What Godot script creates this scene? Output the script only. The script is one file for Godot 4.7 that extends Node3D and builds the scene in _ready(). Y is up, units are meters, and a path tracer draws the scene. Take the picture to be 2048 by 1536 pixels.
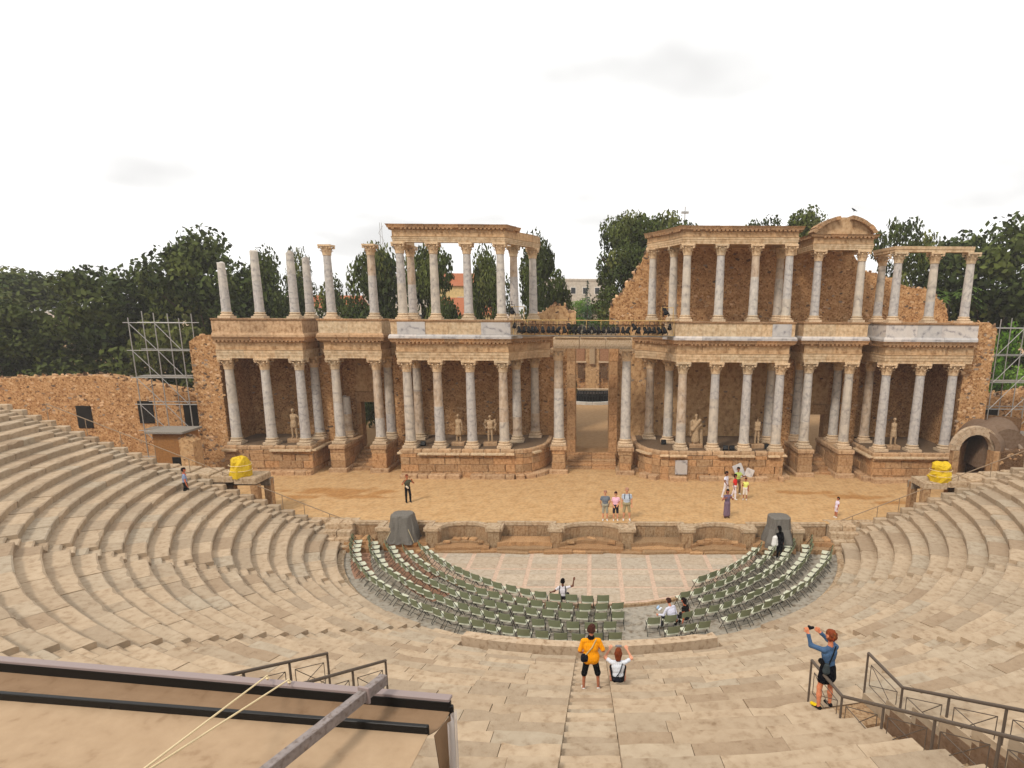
extends Node3D

const ZC := -36.7          # centre of the orchestra circle
const R0 := 14.06          # first seat row
const TREAD := 0.739
const RISE := 0.298
const Y0 := 0.504
const STAGE := 1.25        # stage floor
const POD := 3.3           # top of the lower podium
const GARDEN := 2.0
const ORD := ["first", "second", "third", "fourth", "fifth", "sixth", "seventh", "eighth", "ninth", "tenth", "eleventh", "twelfth", "thirteenth", "fourteenth", "fifteenth", "sixteenth", "seventeenth", "eighteenth", "nineteenth", "twentieth", "twenty-first", "twenty-second", "twenty-third", "twenty-fourth", "twenty-fifth", "twenty-sixth", "twenty-seventh", "twenty-eighth", "twenty-ninth", "thirtieth", "thirty-first", "thirty-second", "thirty-third"]

var rng := RandomNumberGenerator.new()
var M := {}
var counts := {}

# ---------------------------------------------------------------- mesh collecting
class MB:
	var v := PackedVector3Array()
	var n := PackedVector3Array()
	var c := PackedColorArray()
	var col := Color.WHITE
	var colored := false
	func tri(a: Vector3, b: Vector3, d: Vector3) -> void:
		var m := (b - a).cross(d - a)
		if m.length_squared() < 1e-16: return
		m = m.normalized()
		v.append(a); v.append(d); v.append(b)
		for i in 3:
			n.append(m); c.append(col)
	func trin(a: Vector3, b: Vector3, d: Vector3, na: Vector3, nb: Vector3, nd: Vector3) -> void:
		v.append(a); v.append(d); v.append(b)
		n.append(na); n.append(nd); n.append(nb)
		for i in 3: c.append(col)
	func quad(a: Vector3, b: Vector3, d: Vector3, e: Vector3) -> void:
		tri(a, b, d); tri(a, d, e)
	func quadn(a: Vector3, b: Vector3, d: Vector3, e: Vector3, na: Vector3, nb: Vector3, nd: Vector3, ne: Vector3) -> void:
		trin(a, b, d, na, nb, nd); trin(a, d, e, na, nd, ne)
	func hexa(p: Array) -> void:   # p[0..3] bottom ring, p[4..7] top ring, counter-clockwise from above
		quad(p[3], p[2], p[1], p[0]); quad(p[4], p[5], p[6], p[7])
		for i in 4:
			var j := (i + 1) % 4
			quad(p[i], p[j], p[4 + j], p[4 + i])
	func box(o: Vector3, s: Vector3, b := Basis()) -> void:
		var h := s * 0.5
		hexa([o + b * Vector3(-h.x, -h.y, h.z), o + b * Vector3(h.x, -h.y, h.z), o + b * Vector3(h.x, -h.y, -h.z), o + b * Vector3(-h.x, -h.y, -h.z),
			o + b * Vector3(-h.x, h.y, h.z), o + b * Vector3(h.x, h.y, h.z), o + b * Vector3(h.x, h.y, -h.z), o + b * Vector3(-h.x, h.y, -h.z)])
	func cbox(o: Vector3, s: Vector3, e: float, b := Basis(), jit: RandomNumberGenerator = null, amt := 0.0) -> void:   # box with chamfered top and vertical edges
		var h := s * 0.5
		e = minf(e, minf(h.x, minf(h.y, h.z)) * 0.6)
		var ring := [Vector2(-h.x + e, h.z), Vector2(h.x - e, h.z), Vector2(h.x, h.z - e), Vector2(h.x, -h.z + e), Vector2(h.x - e, -h.z), Vector2(-h.x + e, -h.z), Vector2(-h.x, -h.z + e), Vector2(-h.x, h.z - e)]
		var lo := []; var mid := []; var top := []
		for q in ring:
			var dx := 0.0; var dy := 0.0
			if jit: dx = jit.randf_range(-amt, amt); dy = jit.randf_range(-amt, amt)
			var w := Vector2(q.x * (1.0 + dx / h.x), q.y * (1.0 + dx / h.z))
			lo.append(o + b * Vector3(w.x, -h.y, w.y)); mid.append(o + b * Vector3(w.x, h.y - e + dy, w.y))
			top.append(o + b * Vector3(w.x * (1.0 - e / h.x), h.y + dy, w.y * (1.0 - e / h.z)))
		for i in 8:
			var j := (i + 1) % 8
			quad(lo[i], lo[j], mid[j], mid[i]); quad(mid[i], mid[j], top[j], top[i])
		for i in range(1, 7):
			tri(top[0], top[i], top[i + 1]); tri(lo[0], lo[i + 1], lo[i])
	func tube(a: Vector3, b: Vector3, ra: float, rb: float, k := 8, caps := true) -> void:
		var w := (b - a).normalized()
		var x := w.cross(Vector3.UP if absf(w.y) < 0.9 else Vector3.RIGHT).normalized()
		var y := w.cross(x)
		for i in k:
			var t0 := TAU * i / k; var t1 := TAU * (i + 1) / k
			var d0 := x * cos(t0) + y * sin(t0); var d1 := x * cos(t1) + y * sin(t1)
			quadn(a + d0 * ra, a + d1 * ra, b + d1 * rb, b + d0 * rb, d0, d1, d1, d0)
			if caps:
				tri(b, b + d0 * rb, b + d1 * rb); tri(a, a + d1 * ra, a + d0 * ra)
	func lathe(o: Vector3, prof: Array, k := 16, from := 0.0, to := TAU) -> void:   # prof: Vector2(r, y), upwards
		for j in prof.size() - 1:
			var p: Vector2 = prof[j]; var q: Vector2 = prof[j + 1]
			var t := q - p
			if t.length() < 1e-6: continue
			var m := Vector2(t.y, -t.x).normalized()
			for i in k:
				var t0 := from + (to - from) * i / k; var t1 := from + (to - from) * (i + 1) / k
				var d0 := Vector3(cos(t0), 0, -sin(t0)); var d1 := Vector3(cos(t1), 0, -sin(t1))
				var n0 := d0 * m.x + Vector3.UP * m.y; var n1 := d1 * m.x + Vector3.UP * m.y
				var y0 := Vector3.UP * p.y; var y1 := Vector3.UP * q.y
				if p.x < 1e-5: trin(o + y0, o + d1 * q.x + y1, o + d0 * q.x + y1, n0, n1, n0)
				elif q.x < 1e-5: trin(o + d0 * p.x + y0, o + d1 * p.x + y0, o + y1, n0, n1, n0)
				else: quadn(o + d0 * p.x + y0, o + d1 * p.x + y0, o + d1 * q.x + y1, o + d0 * q.x + y1, n0, n1, n1, n0)
	func prism(poly: PackedVector2Array, y0: float, y1: float, ex := Vector3.RIGHT, ey := Vector3.BACK, up := Vector3.UP, o := Vector3.ZERO) -> void:   # polygon in (ex, ey), pushed along up
		var q := poly
		if (Geometry2D.is_polygon_clockwise(q)) != (ex.cross(ey).dot(up) < 0.0): q = poly.duplicate(); q.reverse()
		var ix := Geometry2D.triangulate_polygon(q)
		var at := func(i: int, y: float) -> Vector3: return o + ex * q[i].x + ey * q[i].y + up * y
		for i in range(0, ix.size(), 3):
			var a: Vector3 = at.call(ix[i], y1); var b: Vector3 = at.call(ix[i + 1], y1); var d: Vector3 = at.call(ix[i + 2], y1)
			var s := (b - a).cross(d - a).dot(up) > 0.0
			if s: tri(a, b, d)
			else: tri(a, d, b)
			a = at.call(ix[i], y0); b = at.call(ix[i + 1], y0); d = at.call(ix[i + 2], y0)
			if s: tri(a, d, b)
			else: tri(a, b, d)
		for i in q.size():
			var j := (i + 1) % q.size()
			quad(at.call(i, y0), at.call(j, y0), at.call(j, y1), at.call(i, y1))
	func mesh() -> ArrayMesh:
		var a := []
		a.resize(Mesh.ARRAY_MAX)
		a[Mesh.ARRAY_VERTEX] = v; a[Mesh.ARRAY_NORMAL] = n
		if colored: a[Mesh.ARRAY_COLOR] = c
		var m := ArrayMesh.new()
		if v.size(): m.add_surface_from_arrays(Mesh.PRIMITIVE_TRIANGLES, a)
		return m

# ---------------------------------------------------------------- objects
func numbered(p: Node, called: String) -> String:
	var key := str(p.get_instance_id()) + called
	var k: int = counts.get(key, 0)
	counts[key] = k + 1
	return called if k == 0 else "%s_%03d" % [called, k]

func tag(o: Node, label: String, category: String, group := "") -> Node:
	o.set_meta("label", label); o.set_meta("category", category)
	if group: o.set_meta("group", group)
	return o

func thing(called: String, label: String, category: String, at := Vector3.ZERO, turn := 0.0, group := "") -> Node3D:
	var o := Node3D.new()
	o.name = numbered(self, called)
	o.position = at; o.rotation.y = turn
	add_child(o, true)
	tag(o, label, category, group)
	return o

func put(called: String, mesh: Mesh, mat: Material, p: Node, at := Vector3.ZERO, turn := 0.0) -> MeshInstance3D:
	var o := MeshInstance3D.new()
	o.name = numbered(p, called)
	o.mesh = mesh; o.material_override = mat
	o.position = at; o.rotation.y = turn
	p.add_child(o, true)
	return o

func build(called: String, mb: MB, mat: Material, p: Node) -> MeshInstance3D:
	return put(called, mb.mesh(), mat, p)

func struct(called: String, mb: MB, mat: Material) -> MeshInstance3D:
	var o := build(called, mb, mat, self)
	o.set_meta("kind", "structure")
	return o

func stuff(o: Node) -> Node:
	o.set_meta("kind", "stuff"); return o

func dup(root: Node3D, called: String, label: String, group: String, at: Vector3, turn := 0.0) -> Node3D:
	var r: Node3D = root.duplicate()
	r.name = numbered(self, called)
	add_child(r, true)
	r.position = at; r.rotation.y = turn
	r.set_meta("label", label); r.set_meta("group", group)
	return r

func pol(r: float, deg: float, y := 0.0) -> Vector3:
	return Vector3(r * cos(deg_to_rad(deg)), y, ZC + r * sin(deg_to_rad(deg)))

func lin(c: Color) -> Color: return c.srgb_to_linear()

# ---------------------------------------------------------------- materials
func noise_img(kind: String, size: int, sd: int) -> Image:
	var f := FastNoiseLite.new()
	f.seed = sd
	var im: Image
	match kind:
		"blotch":
			f.noise_type = FastNoiseLite.TYPE_SIMPLEX_SMOOTH; f.frequency = 0.012; f.fractal_octaves = 5; f.fractal_gain = 0.6
		"grain":
			f.noise_type = FastNoiseLite.TYPE_SIMPLEX; f.frequency = 0.06; f.fractal_octaves = 4; f.fractal_gain = 0.7
		"cells":
			f.noise_type = FastNoiseLite.TYPE_CELLULAR; f.frequency = 0.05; f.cellular_jitter = 1.0; f.cellular_return_type = FastNoiseLite.RETURN_DISTANCE2_SUB; f.fractal_type = FastNoiseLite.FRACTAL_NONE
			f.domain_warp_enabled = true; f.domain_warp_amplitude = 12.0; f.domain_warp_frequency = 0.03
		"stones":
			f.noise_type = FastNoiseLite.TYPE_CELLULAR; f.frequency = 0.05; f.cellular_jitter = 1.0; f.cellular_return_type = FastNoiseLite.RETURN_CELL_VALUE; f.fractal_type = FastNoiseLite.FRACTAL_NONE
			f.domain_warp_enabled = true; f.domain_warp_amplitude = 12.0; f.domain_warp_frequency = 0.03
		"vein":
			f.noise_type = FastNoiseLite.TYPE_SIMPLEX_SMOOTH; f.frequency = 0.008; f.fractal_type = FastNoiseLite.FRACTAL_RIDGED; f.fractal_octaves = 4
			f.domain_warp_enabled = true; f.domain_warp_amplitude = 40.0; f.domain_warp_frequency = 0.01
		"pits":
			f.noise_type = FastNoiseLite.TYPE_SIMPLEX_SMOOTH; f.frequency = 0.035; f.fractal_octaves = 3
	im = f.get_seamless_image(size, size, false, false, 0.15, true)
	im.convert(Image.FORMAT_RGB8)
	return im

func ramp(im: Image, stops: Array) -> ImageTexture:   # stops: [value, Color] rising, sRGB
	var d := im.get_data()
	var lut := PackedByteArray(); lut.resize(768)
	for i in 256:
		var t := i / 255.0
		var c: Color = stops[0][1]
		for k in stops.size() - 1:
			var a: float = stops[k][0]; var b: float = stops[k + 1][0]
			if t >= a: c = stops[k][1].lerp(stops[k + 1][1], clampf((t - a) / maxf(b - a, 1e-5), 0, 1))
		lut[i * 3] = int(c.r * 255); lut[i * 3 + 1] = int(c.g * 255); lut[i * 3 + 2] = int(c.b * 255)
	for i in range(0, d.size(), 3):
		var g := d[i] * 3
		d[i] = lut[g]; d[i + 1] = lut[g + 1]; d[i + 2] = lut[g + 2]
	return ImageTexture.create_from_image(Image.create_from_data(im.get_width(), im.get_height(), false, Image.FORMAT_RGB8, d))

func grey(v: float) -> Color: return Color(v, v, v)

var T := {}
func make_textures() -> void:
	var bl := noise_img("blotch", 512, 3)
	T.blotch = ramp(bl, [[0.0, grey(0.80)], [0.35, grey(0.91)], [0.65, grey(0.97)], [1.0, grey(1.0)]])
	T.warm = ramp(noise_img("blotch", 512, 9), [[0.0, Color(0.78, 0.72, 0.66)], [0.4, Color(0.92, 0.89, 0.86)], [0.7, Color(0.98, 0.97, 0.96)], [1.0, Color(1, 1, 1)]])
	T.stain = ramp(noise_img("blotch", 512, 14), [[0.0, Color(0.68, 0.63, 0.58)], [0.22, Color(0.82, 0.78, 0.74)], [0.42, Color(0.96, 0.95, 0.94)], [1.0, Color(1, 1, 1)]])
	T.seat = ramp(noise_img("blotch", 512, 44), [[0.0, Color(0.84, 0.81, 0.78)], [0.3, Color(0.94, 0.93, 0.92)], [1.0, Color(1, 1, 1)]])
	T.wear = ramp(noise_img("blotch", 1024, 61), [[0.0, Color(0.80, 0.77, 0.74)], [0.2, Color(0.91, 0.89, 0.87)], [0.45, Color(0.985, 0.98, 0.975)], [1.0, Color(1, 1, 1)]])
	T.grain = ramp(noise_img("grain", 512, 5), [[0.0, grey(0.6)], [0.5, grey(0.9)], [1.0, grey(1.0)]])
	T.pits = ramp(noise_img("pits", 512, 21), [[0.0, grey(0.0)], [0.3, grey(0.35)], [0.42, grey(0.85)], [1.0, grey(1.0)]])
	T.cells = ramp(noise_img("cells", 512, 8), [[0.0, grey(0.0)], [0.25, grey(0.6)], [0.6, grey(1.0)], [1.0, grey(1.0)]])
	T.stones = ramp(noise_img("stones", 512, 8), [[0.0, Color(0.66, 0.57, 0.50)], [0.3, Color(0.88, 0.82, 0.76)], [0.6, Color(1, 0.97, 0.94)], [0.8, Color(0.85, 0.77, 0.70)], [1.0, Color(0.96, 0.95, 0.94)]])
	T.vein = ramp(noise_img("vein", 512, 2), [[0.0, Color(0.95, 0.94, 0.93)], [0.5, Color(1, 1, 1)], [0.70, Color(0.93, 0.93, 0.94)], [0.86, Color(0.78, 0.78, 0.80)], [1.0, Color(0.60, 0.60, 0.63)]])
	T.sand = ramp(noise_img("blotch", 1024, 31), [[0.0, Color(0.88, 0.84, 0.79)], [0.3, Color(0.945, 0.92, 0.89)], [0.6, Color(0.98, 0.97, 0.96)], [1.0, Color(1, 1, 1)]])

func mat(c: Color, tex := "", period := 2.0, rough := 0.85, bump := "", bump_period := 0.6, bump_cm := 1.0, detail := "", detail_scale := Vector3.ONE, local := false) -> StandardMaterial3D:
	var m := StandardMaterial3D.new()
	m.albedo_color = c
	m.roughness = rough
	m.metallic_specular = 0.3
	if tex:
		m.albedo_texture = T[tex]
		m.uv1_triplanar = true; m.uv1_world_triplanar = not local
		m.uv1_scale = Vector3.ONE / period
	if bump:
		m.heightmap_enabled = true; m.heightmap_texture = T[bump]; m.heightmap_scale = bump_cm
		if not tex:
			m.uv1_triplanar = true; m.uv1_world_triplanar = not local; m.uv1_scale = Vector3.ONE / bump_period
	if detail:
		m.detail_enabled = true; m.detail_albedo = T[detail]; m.detail_blend_mode = BaseMaterial3D.BLEND_MODE_MUL
		m.detail_uv_layer = BaseMaterial3D.DETAIL_UV_2
		m.uv2_triplanar = true; m.uv2_world_triplanar = true; m.uv2_scale = detail_scale
	return m

func tones(c: Color, k: int, spread: float, tex: String, period: float, rough := 0.9, bump := "grain", cm := 1.0, detail := "", ds := Vector3.ONE) -> Array:
	var out := []
	for i in k:
		var l := 1.0 + rng.randf_range(-spread, spread)
		var w := rng.randf_range(-spread, spread) * 0.35
		out.append(mat(Color(clampf(c.r * l * (1 + w), 0, 1), clampf(c.g * l, 0, 1), clampf(c.b * l * (1 - w), 0, 1)), tex, period, rough, bump, period, cm, detail, ds))
	return out

func pick(a: Array): return a[rng.randi() % a.size()]

func make_materials() -> void:
	make_textures()
	M.seat = tones(Color(0.70, 0.632, 0.54), 11, 0.05, "seat", 3.1, 0.92, "grain", 0.15, "wear", Vector3(0.2, 0.2, 0.2))
	M.seat.append_array(tones(Color(0.64, 0.56, 0.465), 2, 0.05, "seat", 1.9, 0.92, "pits", 0.6))
	M.mortar = mat(Color(0.44, 0.36, 0.28), "blotch", 1.5, 0.95)
	M.sand = mat(Color(0.795, 0.65, 0.465), "sand", 14.0, 0.97, "", 9.0, 2.0, "blotch", Vector3(0.45, 0.45, 0.45))
	M.soil = mat(Color(0.52, 0.36, 0.24), "blotch", 3.0, 0.97, "grain", 1.0, 2.0)
	M.garden = mat(Color(0.66, 0.53, 0.38), "sand", 7.0, 0.97)
	M.ashlar = tones(Color(0.735, 0.60, 0.45), 7, 0.08, "warm", 1.3, 0.93, "pits", 1.6, "stain", Vector3(0.5, 0.3, 0.5))
	M.ashlar_pale = tones(Color(0.78, 0.66, 0.525), 5, 0.05, "warm", 1.5, 0.92, "pits", 1.2, "stain", Vector3(0.4, 0.25, 0.4))
	M.arch = tones(Color(0.85, 0.755, 0.62), 5, 0.05, "warm", 2.6, 0.9, "grain", 0.5, "blotch", Vector3(0.6, 0.4, 0.6))
	M.frieze = tones(Color(0.795, 0.68, 0.535), 5, 0.05, "warm", 2.4, 0.92, "grain", 0.5, "stain", Vector3(0.35, 0.2, 0.35))
	M.cornice = tones(Color(0.725, 0.59, 0.45), 5, 0.08, "warm", 0.9, 0.94, "pits", 2.0, "stain", Vector3(0.6, 0.5, 0.6))
	M.marble_slab = tones(Color(0.735, 0.715, 0.695), 4, 0.05, "vein", 5.2, 0.6, "", 0.2)
	M.shaft = [mat(Color(0.805, 0.775, 0.73), "vein", 4.2, 0.62, "", 1, 1, "blotch", Vector3(0.7, 0.35, 0.7)), mat(Color(0.80, 0.755, 0.69), "vein", 5.6, 0.62, "", 1, 1, "blotch", Vector3(0.5, 0.3, 0.5)), mat(Color(0.765, 0.74, 0.71), "vein", 3.3, 0.62, "", 1, 1, "blotch", Vector3(0.9, 0.4, 0.9)), mat(Color(0.785, 0.72, 0.64), "vein", 4.9, 0.65, "", 1, 1, "warm", Vector3(0.6, 0.3, 0.6))]
	M.capital = tones(Color(0.85, 0.765, 0.64), 3, 0.05, "warm", 0.6, 0.92, "grain", 1.0)
	M.base = tones(Color(0.81, 0.73, 0.62), 3, 0.04, "warm", 0.8, 0.9, "grain", 0.6)
	M.rubble = mat(Color(0.82, 0.685, 0.515), "stones", 2.4, 0.96, "cells", 2.4, 2.0, "warm", Vector3(0.22, 0.22, 0.22))
	M.rubble_plain = mat(Color(0.82, 0.685, 0.515), "warm", 2.6, 0.96, "pits", 2.6, 3.0, "stain", Vector3(0.3, 0.2, 0.3))
	M.rock = StandardMaterial3D.new()
	M.rock.vertex_color_use_as_albedo = true; M.rock.roughness = 0.95; M.rock.metallic_specular = 0.25
	M.statue = mat(Color(0.72, 0.63, 0.51), "warm", 0.9, 0.8, "grain", 1, 0.4)
	M.slab = tones(Color(0.75, 0.69, 0.61), 7, 0.05, "seat", 2.4, 0.75, "", 0.1, "seat", Vector3(0.7, 0.7, 0.7))
	M.strip = mat(Color(0.79, 0.68, 0.59), "blotch", 1.3, 0.85)
	M.ring = mat(Color(0.66, 0.63, 0.575), "blotch", 2.0, 0.8, "grain", 2.0, 0.3, "stain", Vector3(0.4, 0.4, 0.4))
	M.earth = mat(Color(0.64, 0.49, 0.395), "blotch", 1.6, 0.95)
	M.kerb = tones(Color(0.785, 0.705, 0.595), 4, 0.06, "warm", 1.4, 0.92, "grain", 0.6, "stain", Vector3(0.5, 0.5, 0.5))
	M.trench = mat(Color(0.50, 0.41, 0.33), "warm", 1.4, 0.93, "pits", 1, 0.8)
	M.parapet = tones(Color(0.755, 0.675, 0.575), 3, 0.03, "seat", 2.0, 0.92, "grain", 0.3, "stain", Vector3(0.5, 0.5, 0.5))
	M.pulpit = tones(Color(0.685, 0.59, 0.47), 5, 0.07, "warm", 1.0, 0.94, "pits", 1.6, "stain", Vector3(1.1, 0.3, 1.1))
	M.ledge = tones(Color(0.72, 0.585, 0.435), 4, 0.08, "warm", 0.8, 0.95, "pits", 3.0)
	M.chair_back = mat(Color(0.485, 0.505, 0.39), "", 1, 0.5)
	M.chair_seat = mat(Color(0.78, 0.78, 0.69), "", 1, 0.45)
	M.chair_leg = mat(Color(0.17, 0.18, 0.145), "", 1, 0.4)
	M.black = mat(Color(0.07, 0.07, 0.075), "", 1, 0.5)
	M.black_metal = mat(Color(0.10, 0.095, 0.09), "", 1, 0.4)
	M.lens = mat(Color(0.2, 0.24, 0.3), "", 1, 0.15)
	M.rail = mat(Color(0.36, 0.315, 0.275), "", 1, 0.45)
	M.rail_pale = mat(Color(0.55, 0.47, 0.38), "", 1, 0.45)
	M.rail_yellow = mat(Color(0.74, 0.61, 0.38), "", 1, 0.5)
	M.scaffold = mat(Color(0.62, 0.61, 0.59), "", 1, 0.4); M.scaffold.metallic = 0.4
	M.plank = mat(Color(0.55, 0.52, 0.48), "blotch", 0.8, 0.9)
	M.tarp_yellow = mat(Color(0.86, 0.72, 0.15), "blotch", 0.7, 0.7, "blotch", 0.7, 6.0)
	M.tarp_grey = mat(Color(0.46, 0.44, 0.41), "blotch", 0.7, 0.6, "blotch", 0.7, 5.0)
	M.wood = mat(Color(0.60, 0.42, 0.25), "blotch", 0.7, 0.8)
	M.bark = mat(Color(0.33, 0.27, 0.22), "blotch", 0.5, 0.95)
	M.canvas = mat(Color(0.57, 0.465, 0.36), "seat", 2.0, 0.85, "blotch", 2.0, 2.0)  # darker copy of the canvas, shade on the front strip painted in
	M.canvas_lit = mat(Color(0.68, 0.58, 0.465), "seat", 2.3, 0.85, "blotch", 2.3, 2.0)  # lighter copy of the same canvas, sky light painted into its colour
	M.canvas.backlight_enabled = true; M.canvas.backlight = Color(0.35, 0.35, 0.35)
	M.plastic = mat(Color(0.85, 0.83, 0.82, 0.45), "", 1, 0.4); M.plastic.transparency = BaseMaterial3D.TRANSPARENCY_ALPHA
	M.steel = mat(Color(0.585, 0.545, 0.53), "blotch", 0.5, 0.5, "", 1, 1, "stain", Vector3(2, 2, 2)); M.steel.metallic = 0.1
	M.aluminium = mat(Color(0.56, 0.50, 0.485), "", 1, 0.45)
	M.rope = mat(Color(0.86, 0.78, 0.62), "", 1, 0.9)
	M.plaster_white = mat(Color(0.84, 0.82, 0.78), "blotch", 4.0, 0.9)
	M.plaster_yellow = mat(Color(0.82, 0.72, 0.50), "blotch", 4.0, 0.9)
	M.plaster_pale = mat(Color(0.74, 0.70, 0.64), "blotch", 5.0, 0.9)
	M.roof = mat(Color(0.66, 0.40, 0.27), "blotch", 2.0, 0.9)
	M.glass = mat(Color(0.14, 0.15, 0.17), "", 1, 0.2)
	M.red = mat(Color(0.72, 0.12, 0.12), "", 1, 0.6)
	M.concrete = mat(Color(0.60, 0.55, 0.48), "blotch", 1.5, 0.92, "grain", 1, 0.6, "stain", Vector3(0.7, 0.4, 0.7))
	M.dark_stone = mat(Color(0.52, 0.42, 0.32), "stones", 1.8, 0.96, "cells", 1.8, 4.0)
	M.vault = mat(Color(0.50, 0.42, 0.35), "warm", 1.6, 0.95, "pits", 1, 2.0)
	M.cloth = StandardMaterial3D.new()
	M.cloth.vertex_color_use_as_albedo = true; M.cloth.roughness = 0.85; M.cloth.metallic_specular = 0.25
	M.cloth.heightmap_enabled = true; M.cloth.heightmap_texture = T.blotch; M.cloth.heightmap_scale = 7.0
	M.cloth.uv1_triplanar = true; M.cloth.uv1_scale = Vector3(1.7, 0.9, 1.7)
	M.leaf = StandardMaterial3D.new()
	M.leaf.vertex_color_use_as_albedo = true; M.leaf.roughness = 0.7; M.leaf.metallic_specular = 0.2
	M.leaf.backlight_enabled = true; M.leaf.backlight = Color(0.3, 0.3, 0.3)

# ---------------------------------------------------------------- stone
func block(called: String, p: Node, o: Vector3, s: Vector3, m: Material, e := 0.02, turn := 0.0, amt := 0.012) -> MeshInstance3D:
	var mb := MB.new()
	mb.cbox(Vector3.ZERO, s, e, Basis(), rng, amt)
	return put(called, mb.mesh(), m, p, o, turn)

# courses of blocks along a wall face from a to b (x, z); blocks lie behind the face
func ashlar(p: Node, a: Vector2, b: Vector2, ys: Array, length: float, depth: float, ms: Array, e := 0.025, called := "block", skip := 0.0) -> void:
	var d := (b - a); var l := d.length(); d /= l
	var nrm := Vector2(-d.y, d.x)
	var turn := -atan2(d.y, d.x)
	for j in ys.size() - 1:
		var k := maxi(1, roundi(l / length + rng.randf_range(-0.3, 0.3)))
		var cuts := [0.0]
		for i in range(1, k): cuts.append((i + rng.randf_range(-0.28, 0.28) + (0.25 if j % 2 else -0.2)) * l / k)
		cuts.append(l)
		for i in k:
			if rng.randf() < skip: continue
			var c0: float = cuts[i]; var c1: float = cuts[i + 1]
			var mid := a + d * (c0 + c1) * 0.5 - nrm * (depth * 0.5 - rng.randf_range(-0.02, 0.015))
			block(called, p, Vector3(mid.x, (ys[j] + ys[j + 1]) * 0.5, mid.y), Vector3(c1 - c0 - 0.026, ys[j + 1] - ys[j] - 0.022, depth), pick(ms), e * 1.4, turn, 0.02)

# blocks swept along a polyline of (x, z); profile points are (out, y), out is to the left of the direction of travel turned by +90 degrees
func run(p: Node, called: String, pts: Array, prof: Array, ms: Array, length := 1.7, rough := 0.0, drop := 0.0, dent := Vector4.ZERO) -> void:
	var n := pts.size()
	var nr := []
	for i in n - 1:
		var d: Vector2 = (pts[i + 1] - pts[i]).normalized()
		nr.append(Vector2(-d.y, d.x))
	var mit := []
	for i in n:
		if i == 0: mit.append(nr[0])
		elif i == n - 1: mit.append(nr[n - 2])
		else: mit.append((nr[i - 1] + nr[i]) / (1.0 + nr[i - 1].dot(nr[i])))
	var dm := MB.new()
	for i in n - 1:
		var a: Vector2 = pts[i]; var b: Vector2 = pts[i + 1]
		var l := a.distance_to(b)
		var k := maxi(1, roundi(l / length))
		var prev := 0.0
		for j in k:
			var t1 := 1.0 if j == k - 1 else (j + 1.0 + rng.randf_range(-0.22, 0.22)) / k
			var g := 0.005 / l
			var ta := prev + (g if j > 0 else 0.0); var tb := t1 - (g if j < k - 1 else 0.0)
			prev = t1
			if rng.randf() < drop and j > 0 and j < k - 1: continue
			var pa := a.lerp(b, ta); var pb := a.lerp(b, tb)
			var ma: Vector2 = nr[i] if j > 0 else mit[i]; var mb2: Vector2 = nr[i] if j < k - 1 else mit[i + 1]
			var sc := 1.0 - rng.randf() * rough; var sc2 := 1.0 - rng.randf() * rough * 0.7
			var jig := rng.randf_range(-0.008, 0.008)
			var mb := MB.new()
			var steps := 3 if rough > 0.0 else 1
			var rings := []
			for q in steps + 1:
				var u := float(q) / steps
				var s2 := lerpf(sc, sc2, u) * (1.0 - (rng.randf() * rough * 0.5 if q > 0 and q < steps else 0.0))
				if j == 0 and q == 0 or j == k - 1 and q == steps: s2 = 1.0 - rough * 0.25
				var c := pa.lerp(pb, u); var m := ma.lerp(mb2, u)
				var ring := PackedVector3Array()
				for w in prof:
					var o: float = w.x * s2 if w.x > 0.05 else w.x
					var e := c + m * (o + jig)
					ring.append(Vector3(e.x, w.y, e.y))
				rings.append(ring)
			for q in steps:
				for w in prof.size():
					var x := (w + 1) % prof.size()
					mb.quad(rings[q][w], rings[q + 1][w], rings[q + 1][x], rings[q][x])
			var ix := Geometry2D.triangulate_polygon(PackedVector2Array(prof))
			for q in range(0, ix.size(), 3):
				mb.tri(rings[0][ix[q]], rings[0][ix[q + 1]], rings[0][ix[q + 2]])
				mb.tri(rings[steps][ix[q]], rings[steps][ix[q + 2]], rings[steps][ix[q + 1]])
			# keep faces outward: profile runs counter-clockwise seen against the travel direction
			build(called, mb, pick(ms), p)
		if dent.w > 0.0:
			var d := (b - a) / l
			var kk := int(l / dent.w)
			for j in kk:
				if rng.randf() < 0.12: continue
				var c := a + d * (l * (j + 0.5) / kk) + Vector2(nr[i]) * dent.x
				dm.box(Vector3(c.x, dent.y, c.y), Vector3(dent.w * 0.55, dent.z, 0.2), Basis(Vector3.UP, -atan2(d.y, d.x)))
	if dent.w > 0.0:
		stuff(build("dentils", dm, ms[0], p))

# a flat slab over a polygon of (x, z)
func slab(called: String, p: Node, poly: Array, y0: float, y1: float, m: Material) -> MeshInstance3D:
	var mb := MB.new()
	mb.prism(PackedVector2Array(poly), y0, y1)
	return build(called, mb, m, p)

# rubble: many small stones set in a face; face given by corner a, along b, height function
var stone_meshes := []
func make_stones() -> void:
	for k in 4:
		var mb := MB.new()
		var m := 7
		var ring := []
		for i in m:
			var t := TAU * i / m
			var r := 0.5 * rng.randf_range(0.75, 1.1)
			ring.append(Vector3(cos(t) * r, sin(t) * r * 0.75, 0))
		for i in m:
			var a: Vector3 = ring[i]; var b: Vector3 = ring[(i + 1) % m]
			var a1 := a * 0.72 + Vector3(0, 0, 0.28); var b1 := b * 0.72 + Vector3(0, 0, 0.28)
			mb.quad(a, b, b1, a1)
			mb.tri(a1, b1, Vector3(0.05, -0.03, 0.34))
		stone_meshes.append(mb.mesh())

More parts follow.
